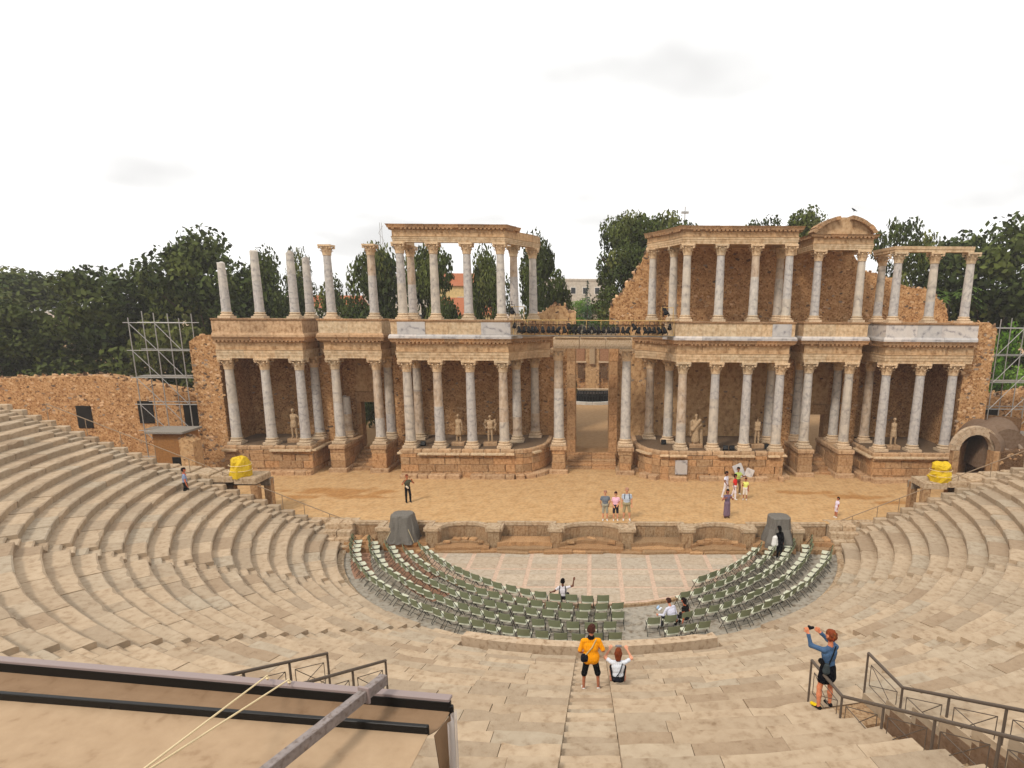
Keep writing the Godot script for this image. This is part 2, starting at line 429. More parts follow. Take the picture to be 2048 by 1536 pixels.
const STONE_PIT_COLS := [Color(0.73, 0.59, 0.43), Color(0.78, 0.64, 0.485), Color(0.67, 0.52, 0.375), Color(0.54, 0.425, 0.32), Color(0.40, 0.32, 0.255), Color(0.78, 0.64, 0.50), Color(0.56, 0.49, 0.42)]  # stone tones; the darkest browns paint the shade of pits in the wall

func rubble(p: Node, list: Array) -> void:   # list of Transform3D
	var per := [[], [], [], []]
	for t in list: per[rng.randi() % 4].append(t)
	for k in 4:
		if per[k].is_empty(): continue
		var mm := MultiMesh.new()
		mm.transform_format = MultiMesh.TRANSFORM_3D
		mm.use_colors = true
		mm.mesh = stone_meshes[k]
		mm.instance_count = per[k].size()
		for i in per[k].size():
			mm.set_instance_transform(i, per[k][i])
			var c: Color = lin(pick(STONE_PIT_COLS)) * rng.randf_range(0.8, 1.15)
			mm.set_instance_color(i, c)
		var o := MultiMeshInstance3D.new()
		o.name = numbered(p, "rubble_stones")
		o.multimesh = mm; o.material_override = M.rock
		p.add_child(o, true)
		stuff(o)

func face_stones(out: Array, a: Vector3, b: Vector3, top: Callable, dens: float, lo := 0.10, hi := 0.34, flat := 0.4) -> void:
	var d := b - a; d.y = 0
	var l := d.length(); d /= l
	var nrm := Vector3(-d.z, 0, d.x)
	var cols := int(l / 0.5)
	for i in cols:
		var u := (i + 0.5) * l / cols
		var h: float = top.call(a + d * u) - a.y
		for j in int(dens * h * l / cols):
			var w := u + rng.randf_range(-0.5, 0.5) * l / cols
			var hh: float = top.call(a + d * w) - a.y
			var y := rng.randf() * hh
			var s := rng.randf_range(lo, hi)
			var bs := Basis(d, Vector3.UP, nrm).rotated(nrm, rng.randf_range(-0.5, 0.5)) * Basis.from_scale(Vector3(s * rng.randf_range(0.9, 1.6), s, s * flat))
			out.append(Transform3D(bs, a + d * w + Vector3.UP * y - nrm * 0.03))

func heap_stones(out: Array, a: Vector3, b: Vector3, width: float, k: int, lo := 0.2, hi := 0.45) -> void:   # loose stones lying along a top edge
	for i in k:
		var t := rng.randf()
		var s := rng.randf_range(lo, hi)
		var bs := Basis(Vector3(rng.randf() - 0.5, rng.randf() - 0.5, rng.randf() - 0.5).normalized(), rng.randf() * TAU) * Basis.from_scale(Vector3(s * 1.3, s, s * 0.9))
		out.append(Transform3D(bs, a.lerp(b, t) + Vector3(0, rng.randf_range(-0.05, 0.1), rng.randf_range(-width, width) * 0.5)))

# ---------------------------------------------------------------- columns
var cap_mesh: ArrayMesh
var base_mesh: ArrayMesh
var shaft_mesh := []
func make_column_parts() -> void:   # unit column: height 6.2, base 0.5, capital 0.8
	var mb := MB.new()
	mb.cbox(Vector3(0, 0.085, 0), Vector3(1.0, 0.17, 1.0), 0.02)
	var pr := [Vector2(0.49, 0.17)]
	for i in 7: pr.append(Vector2(0.43 + 0.06 * cos(-PI / 2 + PI * i / 6.0), 0.24 + 0.065 * sin(-PI / 2 + PI * i / 6.0)))
	pr.append_array([Vector2(0.40, 0.31), Vector2(0.38, 0.34), Vector2(0.385, 0.38), Vector2(0.40, 0.39)])
	for i in 7: pr.append(Vector2(0.385 + 0.04 * cos(-PI / 2 + PI * i / 6.0), 0.435 + 0.045 * sin(-PI / 2 + PI * i / 6.0)))
	pr.append_array([Vector2(0.37, 0.485), Vector2(0.35, 0.5), Vector2(0, 0.5)])
	mb.lathe(Vector3.ZERO, pr, 20)
	base_mesh = mb.mesh()
	mb = MB.new()
	# bell, astragal, abacus, two rows of leaves, volutes
	mb.lathe(Vector3.ZERO, [Vector2(0.29, -0.02), Vector2(0.335, 0.0), Vector2(0.335, 0.05), Vector2(0.285, 0.07), Vector2(0.28, 0.3), Vector2(0.31, 0.5), Vector2(0.41, 0.66), Vector2(0, 0.66)], 16)
	var ab := PackedVector2Array()
	for s in 4:
		var t := PI / 2 * s
		var ex := Vector2(cos(t), sin(t)); var ey := Vector2(-sin(t), cos(t))
		for u in [-0.5, -0.44, -0.2, 0.0, 0.2, 0.44]:
			var dpt := 0.53 if absf(u) > 0.42 else (0.43 if absf(u) < 0.1 else 0.455)
			ab.append(ex * dpt + ey * u * (1.0 if absf(u) < 0.5 else 0.9))
	mb.prism(ab, 0.66, 0.80)
	for row in 2:
		for i in 8:
			var t := TAU * (i + 0.5 * row) / 8
			var rd := Vector3(cos(t), 0, sin(t)); var tg := Vector3(-sin(t), 0, cos(t))
			var y0 := 0.06 + 0.0 * row; var h := 0.30 if row == 0 else 0.50
			var prev_l := Vector3.ZERO; var prev_r := Vector3.ZERO; var prev_c := Vector3.ZERO
			var st := [[0.0, 0.295, 0.085], [0.5, 0.33, 0.105], [0.85, 0.40, 0.09], [1.0, 0.48, 0.06], [0.88, 0.525, 0.035]]
			for q in st.size():
				var rr: float = st[q][1] + 0.015 * row; var w: float = st[q][2]
				var y: float = y0 + h * st[q][0]
				var c := rd * (rr + 0.02) + Vector3.UP * y; var lft := rd * rr - tg * w + Vector3.UP * y; var rgt := rd * rr + tg * w + Vector3.UP * y
				if q > 0:
					mb.quad(prev_l, lft, c, prev_c); mb.quad(prev_c, c, rgt, prev_r)
					mb.quad(prev_l - rd * 0.03, prev_r - rd * 0.03, rgt - rd * 0.03, lft - rd * 0.03)
				prev_l = lft; prev_r = rgt; prev_c = c
	for i in 4:
		var t := PI / 4 + PI / 2 * i
		var rd := Vector3(cos(t), 0, sin(t)); var tg := Vector3(-sin(t), 0, cos(t))
		mb.tube(rd * 0.33 + Vector3.UP * 0.36, rd * 0.50 + Vector3.UP * 0.60, 0.03, 0.045, 6)
		mb.tube(rd * 0.59 + Vector3.UP * 0.575 - tg * 0.05, rd * 0.59 + Vector3.UP * 0.575 + tg * 0.05, 0.09, 0.09, 10)
		var t2 := PI / 2 * i
		var r2 := Vector3(cos(t2), 0, sin(t2))
		mb.tube(r2 * 0.38 + Vector3.UP * 0.70, r2 * 0.45 + Vector3.UP * 0.72, 0.07, 0.05, 8)
	cap_mesh = mb.mesh()
	for k in 3:
		mb = MB.new()
		var sp := []
		for i in 9:
			var u := i / 8.0
			sp.append(Vector2(lerpf(0.345, 0.285, pow(u, 1.6)), lerpf(0.5, 5.42, u)))
		sp[0].x = 0.365
		if k == 0: sp.append(Vector2(0, 5.42))
		else: sp[8].y = 5.3
		mb.lathe(Vector3.ZERO, sp, 20)
		if k > 0:   # broken top
			var ring := []
			for i in 12: ring.append(Vector3(cos(TAU * i / 12) * 0.287, 5.3 + rng.randf_range(-0.02, 0.10) + 0.12 * cos(TAU * i / 12 + k), -sin(TAU * i / 12) * 0.287))
			for i in 12:
				var a: Vector3 = ring[i]; var b: Vector3 = ring[(i + 1) % 12]
				mb.quad(Vector3(a.x, 5.29, a.z), Vector3(b.x, 5.29, b.z), b, a)
				mb.tri(a, b, Vector3(0, 5.33, 0))
		shaft_mesh.append(mb.mesh())

var drums := {}
func drum_mesh(kind: int, split: int, part: int) -> ArrayMesh:
	var key := kind * 10 + split * 2 + part
	if drums.has(key): return drums[key]
	var cut := [0.28, 0.5, 0.64][split] as float
	var u0 := 0.0 if part == 0 else cut; var u1 := cut if part == 0 else 1.0
	var top := 5.42 if kind == 0 else 5.3
	var mb := MB.new()
	var sp := []
	for i in 7:
		var u := lerpf(u0, u1, i / 6.0)
		sp.append(Vector2(lerpf(0.345, 0.285, pow(u, 1.6)) - (0.004 if (i == 0 and part == 1) or (i == 6 and part == 0) else 0.0), lerpf(0.5, top, u)))
	if part == 0: sp[0].x = 0.365
	mb.lathe(Vector3.ZERO, sp, 20)
	if part == 1:
		var ring := []
		for i in 12:
			var lift := 0.0 if kind == 0 else rng.randf_range(-0.02, 0.10) + 0.12 * cos(TAU * i / 12 + kind)
			ring.append(Vector3(cos(TAU * i / 12) * 0.287, top + lift, -sin(TAU * i / 12) * 0.287))
		for i in 12:
			var a: Vector3 = ring[i]; var b: Vector3 = ring[(i + 1) % 12]
			mb.quad(Vector3(a.x, top - 0.01, a.z), Vector3(b.x, top - 0.01, b.z), b, a)
			mb.tri(a, b, Vector3(0, top + 0.02, 0))
	drums[key] = mb.mesh()
	return drums[key]

# kind: 0 whole, 1 and 2 broken off without a capital
func column(label: String, group: String, x: float, z: float, y0: float, y1: float, girth := 1.0, kind := 0, tone := -1, cap := true) -> void:
	var t := thing("column", label, "column", Vector3(x, y0, z), 0.0, group)
	var h := y1 - y0
	var bs := put("base", base_mesh, pick(M.base), t)
	bs.scale = Vector3(girth, girth, girth)
	var ch := 0.8 * girth if kind == 0 and cap else 0.0
	var k := (h - 0.5 * girth - ch + 0.02) / (4.92 if kind == 0 else 4.85)
	var tn: int = tone if tone >= 0 else rng.randi() % 4
	var spin := rng.randf() * TAU
	var split := rng.randi() % 4   # some shafts are pieced from two drums
	for part in (2 if split < 3 else 1):
		var mesh: Mesh = shaft_mesh[kind] if split == 3 else drum_mesh(kind, split, part)
		var sh := put("shaft" if split == 3 else "drum", mesh, M.shaft[tn if part == 0 or rng.randf() < 0.35 else (tn + 1 + rng.randi() % 3) % 4], t)
		sh.scale = Vector3(girth, k, girth); sh.position.y = 0.5 * girth - 0.5 * k
		sh.rotation.y = spin
	if ch > 0.0:
		var cp := put("capital", cap_mesh, pick(M.capital), t, Vector3(0, h - ch, 0))
		cp.scale = Vector3(girth, girth, girth)

const P_ARCH := [Vector2(-0.55, 0), Vector2(0, 0), Vector2(0, 0.17), Vector2(0.03, 0.18), Vector2(0.03, 0.37), Vector2(0.06, 0.38), Vector2(0.06, 0.52), Vector2(0.11, 0.6), Vector2(-0.55, 0.6)]
const P_FRZ := [Vector2(-0.55, 0), Vector2(0.02, 0), Vector2(0.02, 0.46), Vector2(0.045, 0.5), Vector2(-0.55, 0.5)]
const P_CORN := [Vector2(-0.55, 0), Vector2(0.07, 0), Vector2(0.10, 0.09), Vector2(0.33, 0.13), Vector2(0.36, 0.24), Vector2(0.46, 0.38), Vector2(-0.55, 0.38)]

func prof(src: Array, y0: float, h: float, out := 1.0) -> Array:
	var top := 0.0
	for q in src: top = maxf(top, q.y)
	var r := []
	for q in src: r.append(Vector2(q.x * (out if q.x > 0 else 1.0), y0 + q.y / top * h))
	return r

func off(pts: Array, d: float) -> Array:
	var r := []
	var n := pts.size()
	for i in n:
		var a: Vector2 = ((pts[i] - pts[i - 1]).normalized() if i > 0 else (pts[1] - pts[0]).normalized())
		var b: Vector2 = ((pts[i + 1] - pts[i]).normalized() if i < n - 1 else a)
		var na := Vector2(-a.y, a.x); var nb := Vector2(-b.y, b.x)
		r.append(pts[i] + (na + nb) / (1.0 + na.dot(nb)) * d)
	return r

func entablature(label: String, group: String, pts: Array, y0: float, ya: float, yf: float, yc: float, shrink := 1.0, drop := 0.0) -> Node3D:
	var t := thing("entablature", label, "entablature", Vector3.ZERO, 0, group)
	run(t, "architrave_block", pts, prof(P_ARCH, y0, ya - y0, shrink), M.arch, 2.3)
	run(t, "frieze_block", pts, prof(P_FRZ, ya, yf - ya, shrink), M.frieze, 1.9)
	run(t, "cornice_block", pts, prof(P_CORN, yf, yc - yf, shrink), M.cornice, 1.1, 0.28, drop, Vector4(0.2 * shrink, yf + (yc - yf) * 0.22, 0.1, 0.27))
	return t

# ---------------------------------------------------------------- seating
const STAIRS := [35.7, 62.0, 90.0, 118.0, 144.3]
const STAIR_W := [0.8, 0.8, 1.02, 0.8, 0.8]
const ROWS := 27
const WING_Z := -34.45

func row_r(k: int) -> float: return R0 + TREAD * k
func row_y(k: int) -> float: return Y0 + RISE * k

func ring_block(r0: float, r1: float, y0: float, y1: float, w: float) -> ArrayMesh:   # w: width in metres at the front edge, centred on +x, lying on a circle round the origin
	var mb := MB.new()
	var h := w * 0.5 / r0
	var e := 0.03
	var q := func(r: float, a: float, y: float) -> Vector3: return Vector3(r * cos(a), y, -r * sin(a))
	var j := func() -> float: return rng.randf_range(-0.008, 0.008)
	var n := 3 if w > 1.0 else 2
	var chip := 0.0
	for i in n:
		var a0 := -h + 2.0 * h * i / n; var a1 := -h + 2.0 * h * (i + 1) / n
		var f0: Vector3 = q.call(r0 + 0.02, a0, y0); var f1: Vector3 = q.call(r0 + 0.02, a1, y0)
		var e0 := e * rng.randf_range(0.6, 1.6) if i == 0 else chip; var e1 := e * rng.randf_range(0.6, 1.6)
		if rng.randf() < 0.12: e1 = rng.randf_range(0.06, 0.12)
		chip = e1
		var g0: Vector3 = q.call(r0, a0, y1 - e0); var g1: Vector3 = q.call(r0, a1, y1 - e1)
		var t0: Vector3 = q.call(r0 + e0 * 1.3, a0, y1); var t1: Vector3 = q.call(r0 + e1 * 1.3, a1, y1)
		var b0: Vector3 = q.call(r1, a0, y1); var b1: Vector3 = q.call(r1, a1, y1)
		# seen from the centre (-x) the angle a0 lies to the left
		mb.quad(f1, f0, g0, g1); mb.quad(g1, g0, t0, t1); mb.quad(t1, t0, b0, b1)
		mb.quad(q.call(r1, a0, y0), q.call(r1, a1, y0), b1, b0)
		if i == 0: mb.quad(f0, q.call(r1, a0, y0), b0, t0); mb.tri(f0, t0, g0)
		if i == n - 1: mb.quad(q.call(r1, a1, y0), f1, t1, b1); mb.tri(f1, g1, t1)
	return mb.mesh()

func seating() -> void:
	var labels := ["wedge of stone seats at the right end beside the stage", "wedge of stone seats right of the middle, between two diagonal stairs", "wedge of stone seats just right of the central stair, cut by a railed stairway", "wedge of stone seats just left of the central stair, below the awning", "wedge of stone seats left of the middle, between two diagonal stairs", "wedge of stone seats at the left end beside the stage"]
	for w in 6:
		var t := thing("seating_wedge", labels[w], "stone seating", Vector3(0, 0, ZC), 0.0, "wedges of stone seats round the orchestra")
		t.set_meta("kind", "structure")
		for k in ROWS:
			var r := row_r(k); var y := row_y(k)
			var lo: float; var hi: float
			var wing := rad_to_deg(asin((WING_Z - ZC) / r))
			lo = wing if w == 0 else STAIRS[w - 1] + rad_to_deg(STAIR_W[w - 1] * 0.5 / r)
			hi = 180.0 - wing if w == 5 else STAIRS[w] - rad_to_deg(STAIR_W[w] * 0.5 / r)
			if k == 2 and (w == 2 or w == 3): # walk behind the parapet
				if w == 2: hi = 72.4
				else: lo = 107.8
			var spans := [[lo, hi]]
			if k >= 14 and (w == 2 or w == 3):
				var c := 77.0 if w == 2 else 102.1
				var g := rad_to_deg(0.64 / r)
				spans = [[lo, c - g], [c + g, hi]]
			for s in spans:
				var a: float = s[0]
				var total: float = s[1] - a
				var len_m := deg_to_rad(total) * r
				var cnt := maxi(1, roundi(len_m / 1.45))
				var ws := []
				var sum := 0.0
				for i in cnt:
					ws.append(rng.randf_range(0.55, 1.5)); sum += ws[i]
				for i in cnt:
					var da: float = total * ws[i] / sum
					var wm: float = deg_to_rad(da) * r - 0.012
					var dy := rng.randf_range(-0.02, 0.014)
					var dr := rng.randf_range(-0.022, 0.022)
					put("seat_block", ring_block(r + dr, r + TREAD + 0.06, y - RISE - 0.03, y + dy, wm), pick(M.seat), t, Vector3.ZERO, deg_to_rad(a + da * 0.5) * -1.0)
					a += da
	# foundation under the blocks, in sectors, with the two railed stairways left open
	var mb := MB.new()
	var cuts := [0.0, 4.0]
	var a := 4.0
	while a < 176.0:
		a += 3.0
		cuts.append(minf(a, 176.0))
	cuts.append(180.0)
	for i in cuts.size() - 1:
		var mid: float = (cuts[i] + cuts[i + 1]) * 0.5
		for k in range(-1, ROWS + 14):
			var r0 := row_r(k) + 0.05; var r1 := row_r(k + 1) + 0.05
			if k == -1: r0 = R0 - 0.3
			var wing := rad_to_deg(asin((WING_Z - 0.1 - ZC) / row_r(maxi(k, 0))))
			if mid < wing or mid > 180.0 - wing: continue
			if k >= 14 and k < 24 and (absf(mid - 77.0) < 3.2 or absf(mid - 102.1) < 3.2): continue
			var y := row_y(k) - (0.215 if k < ROWS else -0.0)
			if k == -1: y = 0.06
			if k == 2 and mid > 72.0 and mid < 108.0: y = row_y(1) - 0.005
			var p := [pol(r0, cuts[i], 0), pol(r0, cuts[i + 1], 0), pol(r1, cuts[i + 1], 0), pol(r1, cuts[i], 0)]
			for q in 4: p[q].y = y
			mb.quad(p[0], p[1], p[2], p[3])
			var yn := row_y(k + 1) - (0.215 if k + 1 < ROWS else 0.0)
			if k == 1 and mid > 72.0 and mid < 108.0: yn = row_y(1) - 0.005
			mb.quad(p[3], p[2], Vector3(p[2].x, yn, p[2].z), Vector3(p[3].x, yn, p[3].z))
	struct("seating_foundation", mb, M.mortar)

func stairs() -> void:
	var where := ["radial stone stair in the right wing of the seats", "radial stone stair between the right wedge and the right-centre wedge", "central stone stair running down to the orchestra parapet", "radial stone stair between the left wedge and the left-centre wedge", "radial stone stair in the left wing of the seats"]
	for s in 5:
		var t := thing("radial_stair", where[s], "stair", Vector3(0, 0, ZC), 0.0, "stairs between the seat wedges")
		t.set_meta("kind", "structure")
		for k in range(0, ROWS):
			if s == 2 and k < 3: continue
			for half in 2:
				var r := row_r(k) + TREAD * 0.5 * half - TREAD * 0.12
				var y := row_y(k) - (RISE * 0.5 if half == 0 else 0.0) - 0.01
				put("step", ring_block(r, r + TREAD * 0.5 + 0.05, y - 0.24, y + rng.randf_range(-0.008, 0.008), STAIR_W[s] - 0.003), pick(M.seat), t, Vector3.ZERO, deg_to_rad(STAIRS[s]) * -1.0)
	# stairs and kerb along the two ends of the seating, beside the stage
	for s in [-1, 1]:
		var side := "left" if s < 0 else "right"
		var t := thing("wing_stair", "narrow stone stair along the %s end of the seats with a stepped kerb" % side, "stair", Vector3.ZERO, 0.0, "stairs beside the stage")
		t.set_meta("kind", "structure")
		for k in range(0, ROWS):
			var x := sqrt(row_r(k) * row_r(k) - 4.6); var y := row_y(k)
			for half in 2:
				var xx := x + TREAD * 0.5 * half + TREAD * 0.25 - TREAD * 0.12
				var yy := y - (RISE * 0.5 if half == 0 else 0.0) - 0.01
				block("step", t, Vector3(s * xx, yy - 0.15, WING_Z - 0.42), Vector3(TREAD * 0.5 + 0.02, 0.3, 0.82), pick(M.seat), 0.015, 0.0, 0.006)
			block("kerb_block", t, Vector3(s * (x + TREAD * 0.5), y - 0.22 + 0.07, WING_Z - 1.03), Vector3(TREAD - 0.012, 0.52, 0.36), pick(M.seat), 0.03, 0.0, 0.01)
		var w := thing("end_wall", "rough wall carrying the %s end of the seats above the stage" % side, "wall", Vector3.ZERO)
		var mb := MB.new()
		var poly := PackedVector2Array([Vector2(s * 13.6, -0.3), Vector2(s * 34.5, -0.3), Vector2(s * 34.5, row_y(27) - 0.5), Vector2(s * 14.1, row_y(0) - 0.5)])
		mb.prism(poly, WING_Z - 1.2, WING_Z - 0.2, Vector3.RIGHT, Vector3.UP, Vector3.BACK)
		build("core", mb, M.dark_stone, w)

func railed_stair(c: float, side: String, level: int) -> void:
	# a sunken stair running up through the seats, with a walk at its foot
	var t := thing("sunken_stair", "sunken stone stairway between railings in the %s-centre seats" % side, "stair", Vector3(0, 0, ZC), 0.0, "sunken stairways")
	t.set_meta("kind", "structure")
	for k in range(14, 25):
		for half in 2:
			var r := row_r(k) + TREAD * 0.5 * half
			var y := row_y(14) - 0.24 if k < 14 + level else row_y(k) - 0.62 - (RISE * 0.5 if half == 0 else 0.0)
			put("step", ring_block(r, r + TREAD * 0.5 + 0.04, y - 0.3, y, 1.26), pick(M.pulpit), t, Vector3.ZERO, deg_to_rad(-c))
	for s in [-1, 1]:
		for k in range(15, 25):
			var r := row_r(k) + TREAD * 0.5
			var p := Vector3(r, row_y(k) - 0.6, s * 0.69)
			var mb := MB.new()
			mb.cbox(Vector3.ZERO, Vector3(TREAD - 0.01, 0.9, 0.08), 0.015)
			var o := put("side_stone", mb.mesh(), M.trench, t)
			o.position = p.rotated(Vector3.UP, deg_to_rad(-c)); o.rotation.y = deg_to_rad(-c)

func stair_rail(label: String, c: float, s: float, kink: bool) -> void:
	# handrail on posts along one edge (s: metres across) of a sunken stair at angle c
	var t := thing("stair_railing", label, "railing", Vector3(0, 0, ZC), deg_to_rad(-c), "handrails of the sunken stairways")
	var r0 := row_r(14) - 0.05
	var at := func(d: float) -> Vector3:   # point on the handrail
		var y := row_y(14) + 0.93
		if kink:
			y = y - minf(d, 1.15) * 0.13 + maxf(0.0, d - 1.15) * 0.46
		else:
			y = y + d * 0.40
		return Vector3(r0 + d, y, s)
	var pts := [0.0, 1.15, 2.35, 3.55, 4.75, 6.0, 7.2] if kink else [0.0, 1.2, 2.4, 3.6, 4.8, 6.0, 7.2]
	for i in pts.size():
		var p: Vector3 = at.call(pts[i])
		var foot: float = row_y(14) - 0.24 if pts[i] < 1.3 else row_y(14) + (pts[i] - 0.6) * RISE / TREAD - 0.75
		var mb := MB.new()
		mb.tube(Vector3(p.x, foot, p.z), p, 0.026, 0.026, 6)
		build("post", mb, M.rail, t)
		if i > 0:
			var q: Vector3 = at.call(pts[i - 1])
			mb = MB.new()
			mb.tube(q, p, 0.034, 0.034, 8)
			build("handrail", mb, M.rail, t)
			# thin framed cross between the posts
			mb = MB.new()
			var a := q.lerp(p, 0.12) - Vector3.UP * 0.2; var b := q.lerp(p, 0.88) - Vector3.UP * 0.2
			var a2 := a - Vector3.UP * 0.5; var b2 := b - Vector3.UP * 0.5
			for e in [[a, b], [a2, b2], [a, a2], [b, b2], [a, b2], [a2, b]]: mb.tube(e[0], e[1], 0.009, 0.009, 5, false)
			build("cross_frame", mb, M.rail, t)

# ---------------------------------------------------------------- orchestra
func chair_r(base: float, deg: float) -> float:
	var f := absf(deg - 90.0)
	var d := lerpf(0.35, -0.25, smoothstep(0.0, 45.0, f)) if f < 45.0 else lerpf(-0.25, 0.10, smoothstep(45.0, 80.0, f))
	return base + d

func orchestra() -> void:
	var mb := MB.new()
	var poly := PackedVector2Array()
	for i in 61: poly.append(Vector2(14.15 * cos(PI * (i / 60.0)), ZC + 14.15 * sin(PI * (i / 60.0))))
	poly.append(Vector2(-14.15, -33.2)); poly.append(Vector2(14.15, -33.2))
	var p2 := PackedVector2Array()
	for i in 61:
		var a := PI * (0.045 + 0.91 * i / 60.0)
		p2.append(Vector2(14.2 * cos(a), ZC + 14.2 * sin(a)))
	mb.prism(p2, -0.4, 0.0)
	var ring := struct("orchestra_ring", mb, M.ring)
	tag(ring, "grey stone ring floor carrying the rows of folding chairs", "floor")
	var mk := MB.new()   # brown earth strips between the chairs on the left, laid 4 mm above
	for band in [[10.4, 11.7, 128.0, 165.0], [9.75, 10.35, 140.0, 163.0], [12.4, 13.4, 150.0, 168.0]]:
		for i in 24:
			var a0: float = lerpf(band[2], band[3], i / 24.0); var a1: float = lerpf(band[2], band[3], (i + 1) / 24.0)
			var q := [pol(band[0], a0, 0.004), pol(band[0], a1, 0.004), pol(band[1], a1, 0.004), pol(band[1], a0, 0.004)]
			mk.quad(q[0], q[1], q[2], q[3])
	struct("earth_patch", mk, M.earth)
	# paved floor: slabs between lighter strips
	var t := thing("paved_floor", "pale marble paving of big grey slabs between pink strips", "paving")
	t.set_meta("kind", "structure")
	mb = MB.new()
	var base := PackedVector2Array()
	for i in 41:
		var a := PI * (0.075 + 0.85 * i / 40.0)
		var r := 9.55
		base.append(Vector2(r * cos(a), maxf(-33.95, ZC + r * sin(a))))
	mb.prism(base, 0.004, 0.016)
	build("bedding", mb, M.strip, t)
	var zs := [-33.9]
	while zs[-1] < -27.6: zs.append(zs[-1] + rng.randf_range(0.62, 0.98))
	for c in 12:
		var x0 := -9.35 + c * 1.56; var x1 := x0 + 1.34
		for i in zs.size() - 1:
			var z0: float = zs[i] + 0.012; var z1: float = zs[i + 1] - 0.012
			if i % 3 == 2: z1 -= 0.16
			var piece := Geometry2D.intersect_polygons(PackedVector2Array([Vector2(x0, z0), Vector2(x1, z0), Vector2(x1, z1), Vector2(x0, z1)]), circle_poly(9.3))
			for q in piece:
				var sm := MB.new()
				sm.prism(q, 0.012, 0.026 + rng.randf_range(0, 0.006))
				build("slab", sm, pick(M.slab), t)
	# low lip round the paving
	t = thing("paving_lip", "low dark curved stone lip round the paving between chair rows", "kerb")
	for i in 26:
		var a := lerpf(66.0, 164.0, i / 26.0)
		put("lip_stone", ring_block(9.62, 9.84, -0.02, 0.12, deg_to_rad(98.0 / 26) * 9.62 - 0.01), pick(M.pulpit), t, Vector3(0, 0, ZC), deg_to_rad(-(a + 1.88)))
	# parapet at the foot of the seats
	t = thing("parapet", "low curved stone parapet behind the chairs at the foot of the seats", "wall")
	for i in 9:
		var a := lerpf(72.6, 107.8, (i + 0.5) / 9.0)
		put("parapet_block", ring_block(15.08, 15.56, 0.72, 1.30 + rng.randf_range(-0.008, 0.008), deg_to_rad(35.2 / 9) * 15.08 + 0.001), pick(M.parapet), t, Vector3(0, 0, ZC), deg_to_rad(-a))
	t = thing("edge_kerb", "thin pale stone edging round the orchestra floor", "kerb")
	for i in 60:
		var a := lerpf(9.0, 171.0, (i + 0.5) / 60.0)
		put("edge_stone", ring_block(13.72, 14.05, -0.05, 0.13 + rng.randf_range(-0.01, 0.01), deg_to_rad(162.0 / 60) * 13.72 - 0.008), pick(M.kerb), t, Vector3(0, 0, ZC), deg_to_rad(-a))

func circle_poly(r: float) -> PackedVector2Array:
	var p := PackedVector2Array()
	for i in 48: p.append(Vector2(r * cos(TAU * i / 48), ZC + r * sin(TAU * i / 48)))
	return p

func chairs() -> void:
	var proto := thing("folding_chair", "", "chair")
	var mb := MB.new()
	mb.cbox(Vector3(0, 0.44, 0), Vector3(0.47, 0.035, 0.43), 0.012)
	build("seat", mb, M.chair_seat, proto)
	mb = MB.new()   # curved back panel, behind the sitter (+z)
	for i in 4:
		var u0 := -0.255 + 0.51 * i / 4; var u1 := -0.255 + 0.51 * (i + 1) / 4
		var f := func(u: float, y: float, d: float) -> Vector3: return Vector3(u, y, 0.27 - u * u * 0.6 + (y - 0.55) * 0.22 + d)
		mb.hexa([f.call(u0, 0.52, 0.018), f.call(u1, 0.52, 0.018), f.call(u1, 0.52, 0), f.call(u0, 0.52, 0), f.call(u0, 0.84, 0.018), f.call(u1, 0.84, 0.018), f.call(u1, 0.84, 0), f.call(u0, 0.84, 0)])
	build("backrest", mb, M.chair_back, proto)
	for s in [-1, 1]:
		mb = MB.new()
		mb.tube(Vector3(s * 0.27, 0, -0.2), Vector3(s * 0.25, 0.82, 0.30), 0.014, 0.014, 5)
		build("leg", mb, M.chair_leg, proto)
		mb = MB.new()
		mb.tube(Vector3(s * 0.26, 0, 0.34), Vector3(s * 0.245, 0.46, -0.19), 0.014, 0.014, 5)
		build("leg", mb, M.chair_leg, proto)
	mb = MB.new()
	mb.tube(Vector3(-0.26, 0.1, -0.14), Vector3(0.26, 0.1, -0.14), 0.01, 0.01, 5); mb.tube(Vector3(-0.26, 0.12, 0.2), Vector3(0.26, 0.12, 0.2), 0.01, 0.01, 5)
	build("crossbar", mb, M.chair_leg, proto)
	var rows := [
		["left", "outermost", 13.05, 86.0, 170.5], ["left", "second", 12.1, 86.6, 169.0], ["left", "third", 11.25, 84.5, 165.0], ["left", "fourth", 10.45, 84.2, 160.5], ["left", "innermost", 9.6, 87.0, 159.5],
		["right", "outermost", 13.05, 17.5, 79.0], ["right", "second", 12.05, 11.0, 79.0], ["right", "third", 11.15, 12.0, 66.0], ["right", "fourth", 10.3, 15.0, 68.0], ["right", "innermost", 9.5, 22.0, 60.0]]
	var first := true
	for row in rows:
		var deg: float = row[3]; var k := 0
		while deg < row[4]:
			var r := chair_r(row[2], deg)
			var skip: bool = row[0] == "right" and row[1] == "outermost" and deg > 65.6 and deg < 68.2
			if not skip:
				var at := pol(r + rng.randf_range(-0.05, 0.05), deg, 0.03 if r < 9.7 else 0.008)
				# faces the centre: forward (-z) turned towards the stage axis
				var turn := atan2(at.x, at.z - ZC) + rng.randf_range(-0.15, 0.15)
				var label := "olive green folding chair, %s from the %s in the %s row, %s block" % [ORD[k], "aisle" if row[0] == "left" else "stage", row[1], row[0]]
				var group := "folding chairs set out in curved rows"
				if first:
					proto.position = at; proto.rotation.y = turn; proto.set_meta("label", label); proto.set_meta("group", group); first = false
				else: dup(proto, "folding_chair", label, group, at, turn)
				k += 1
			deg += rad_to_deg((0.69 + rng.randf_range(-0.03, 0.05)) / r)

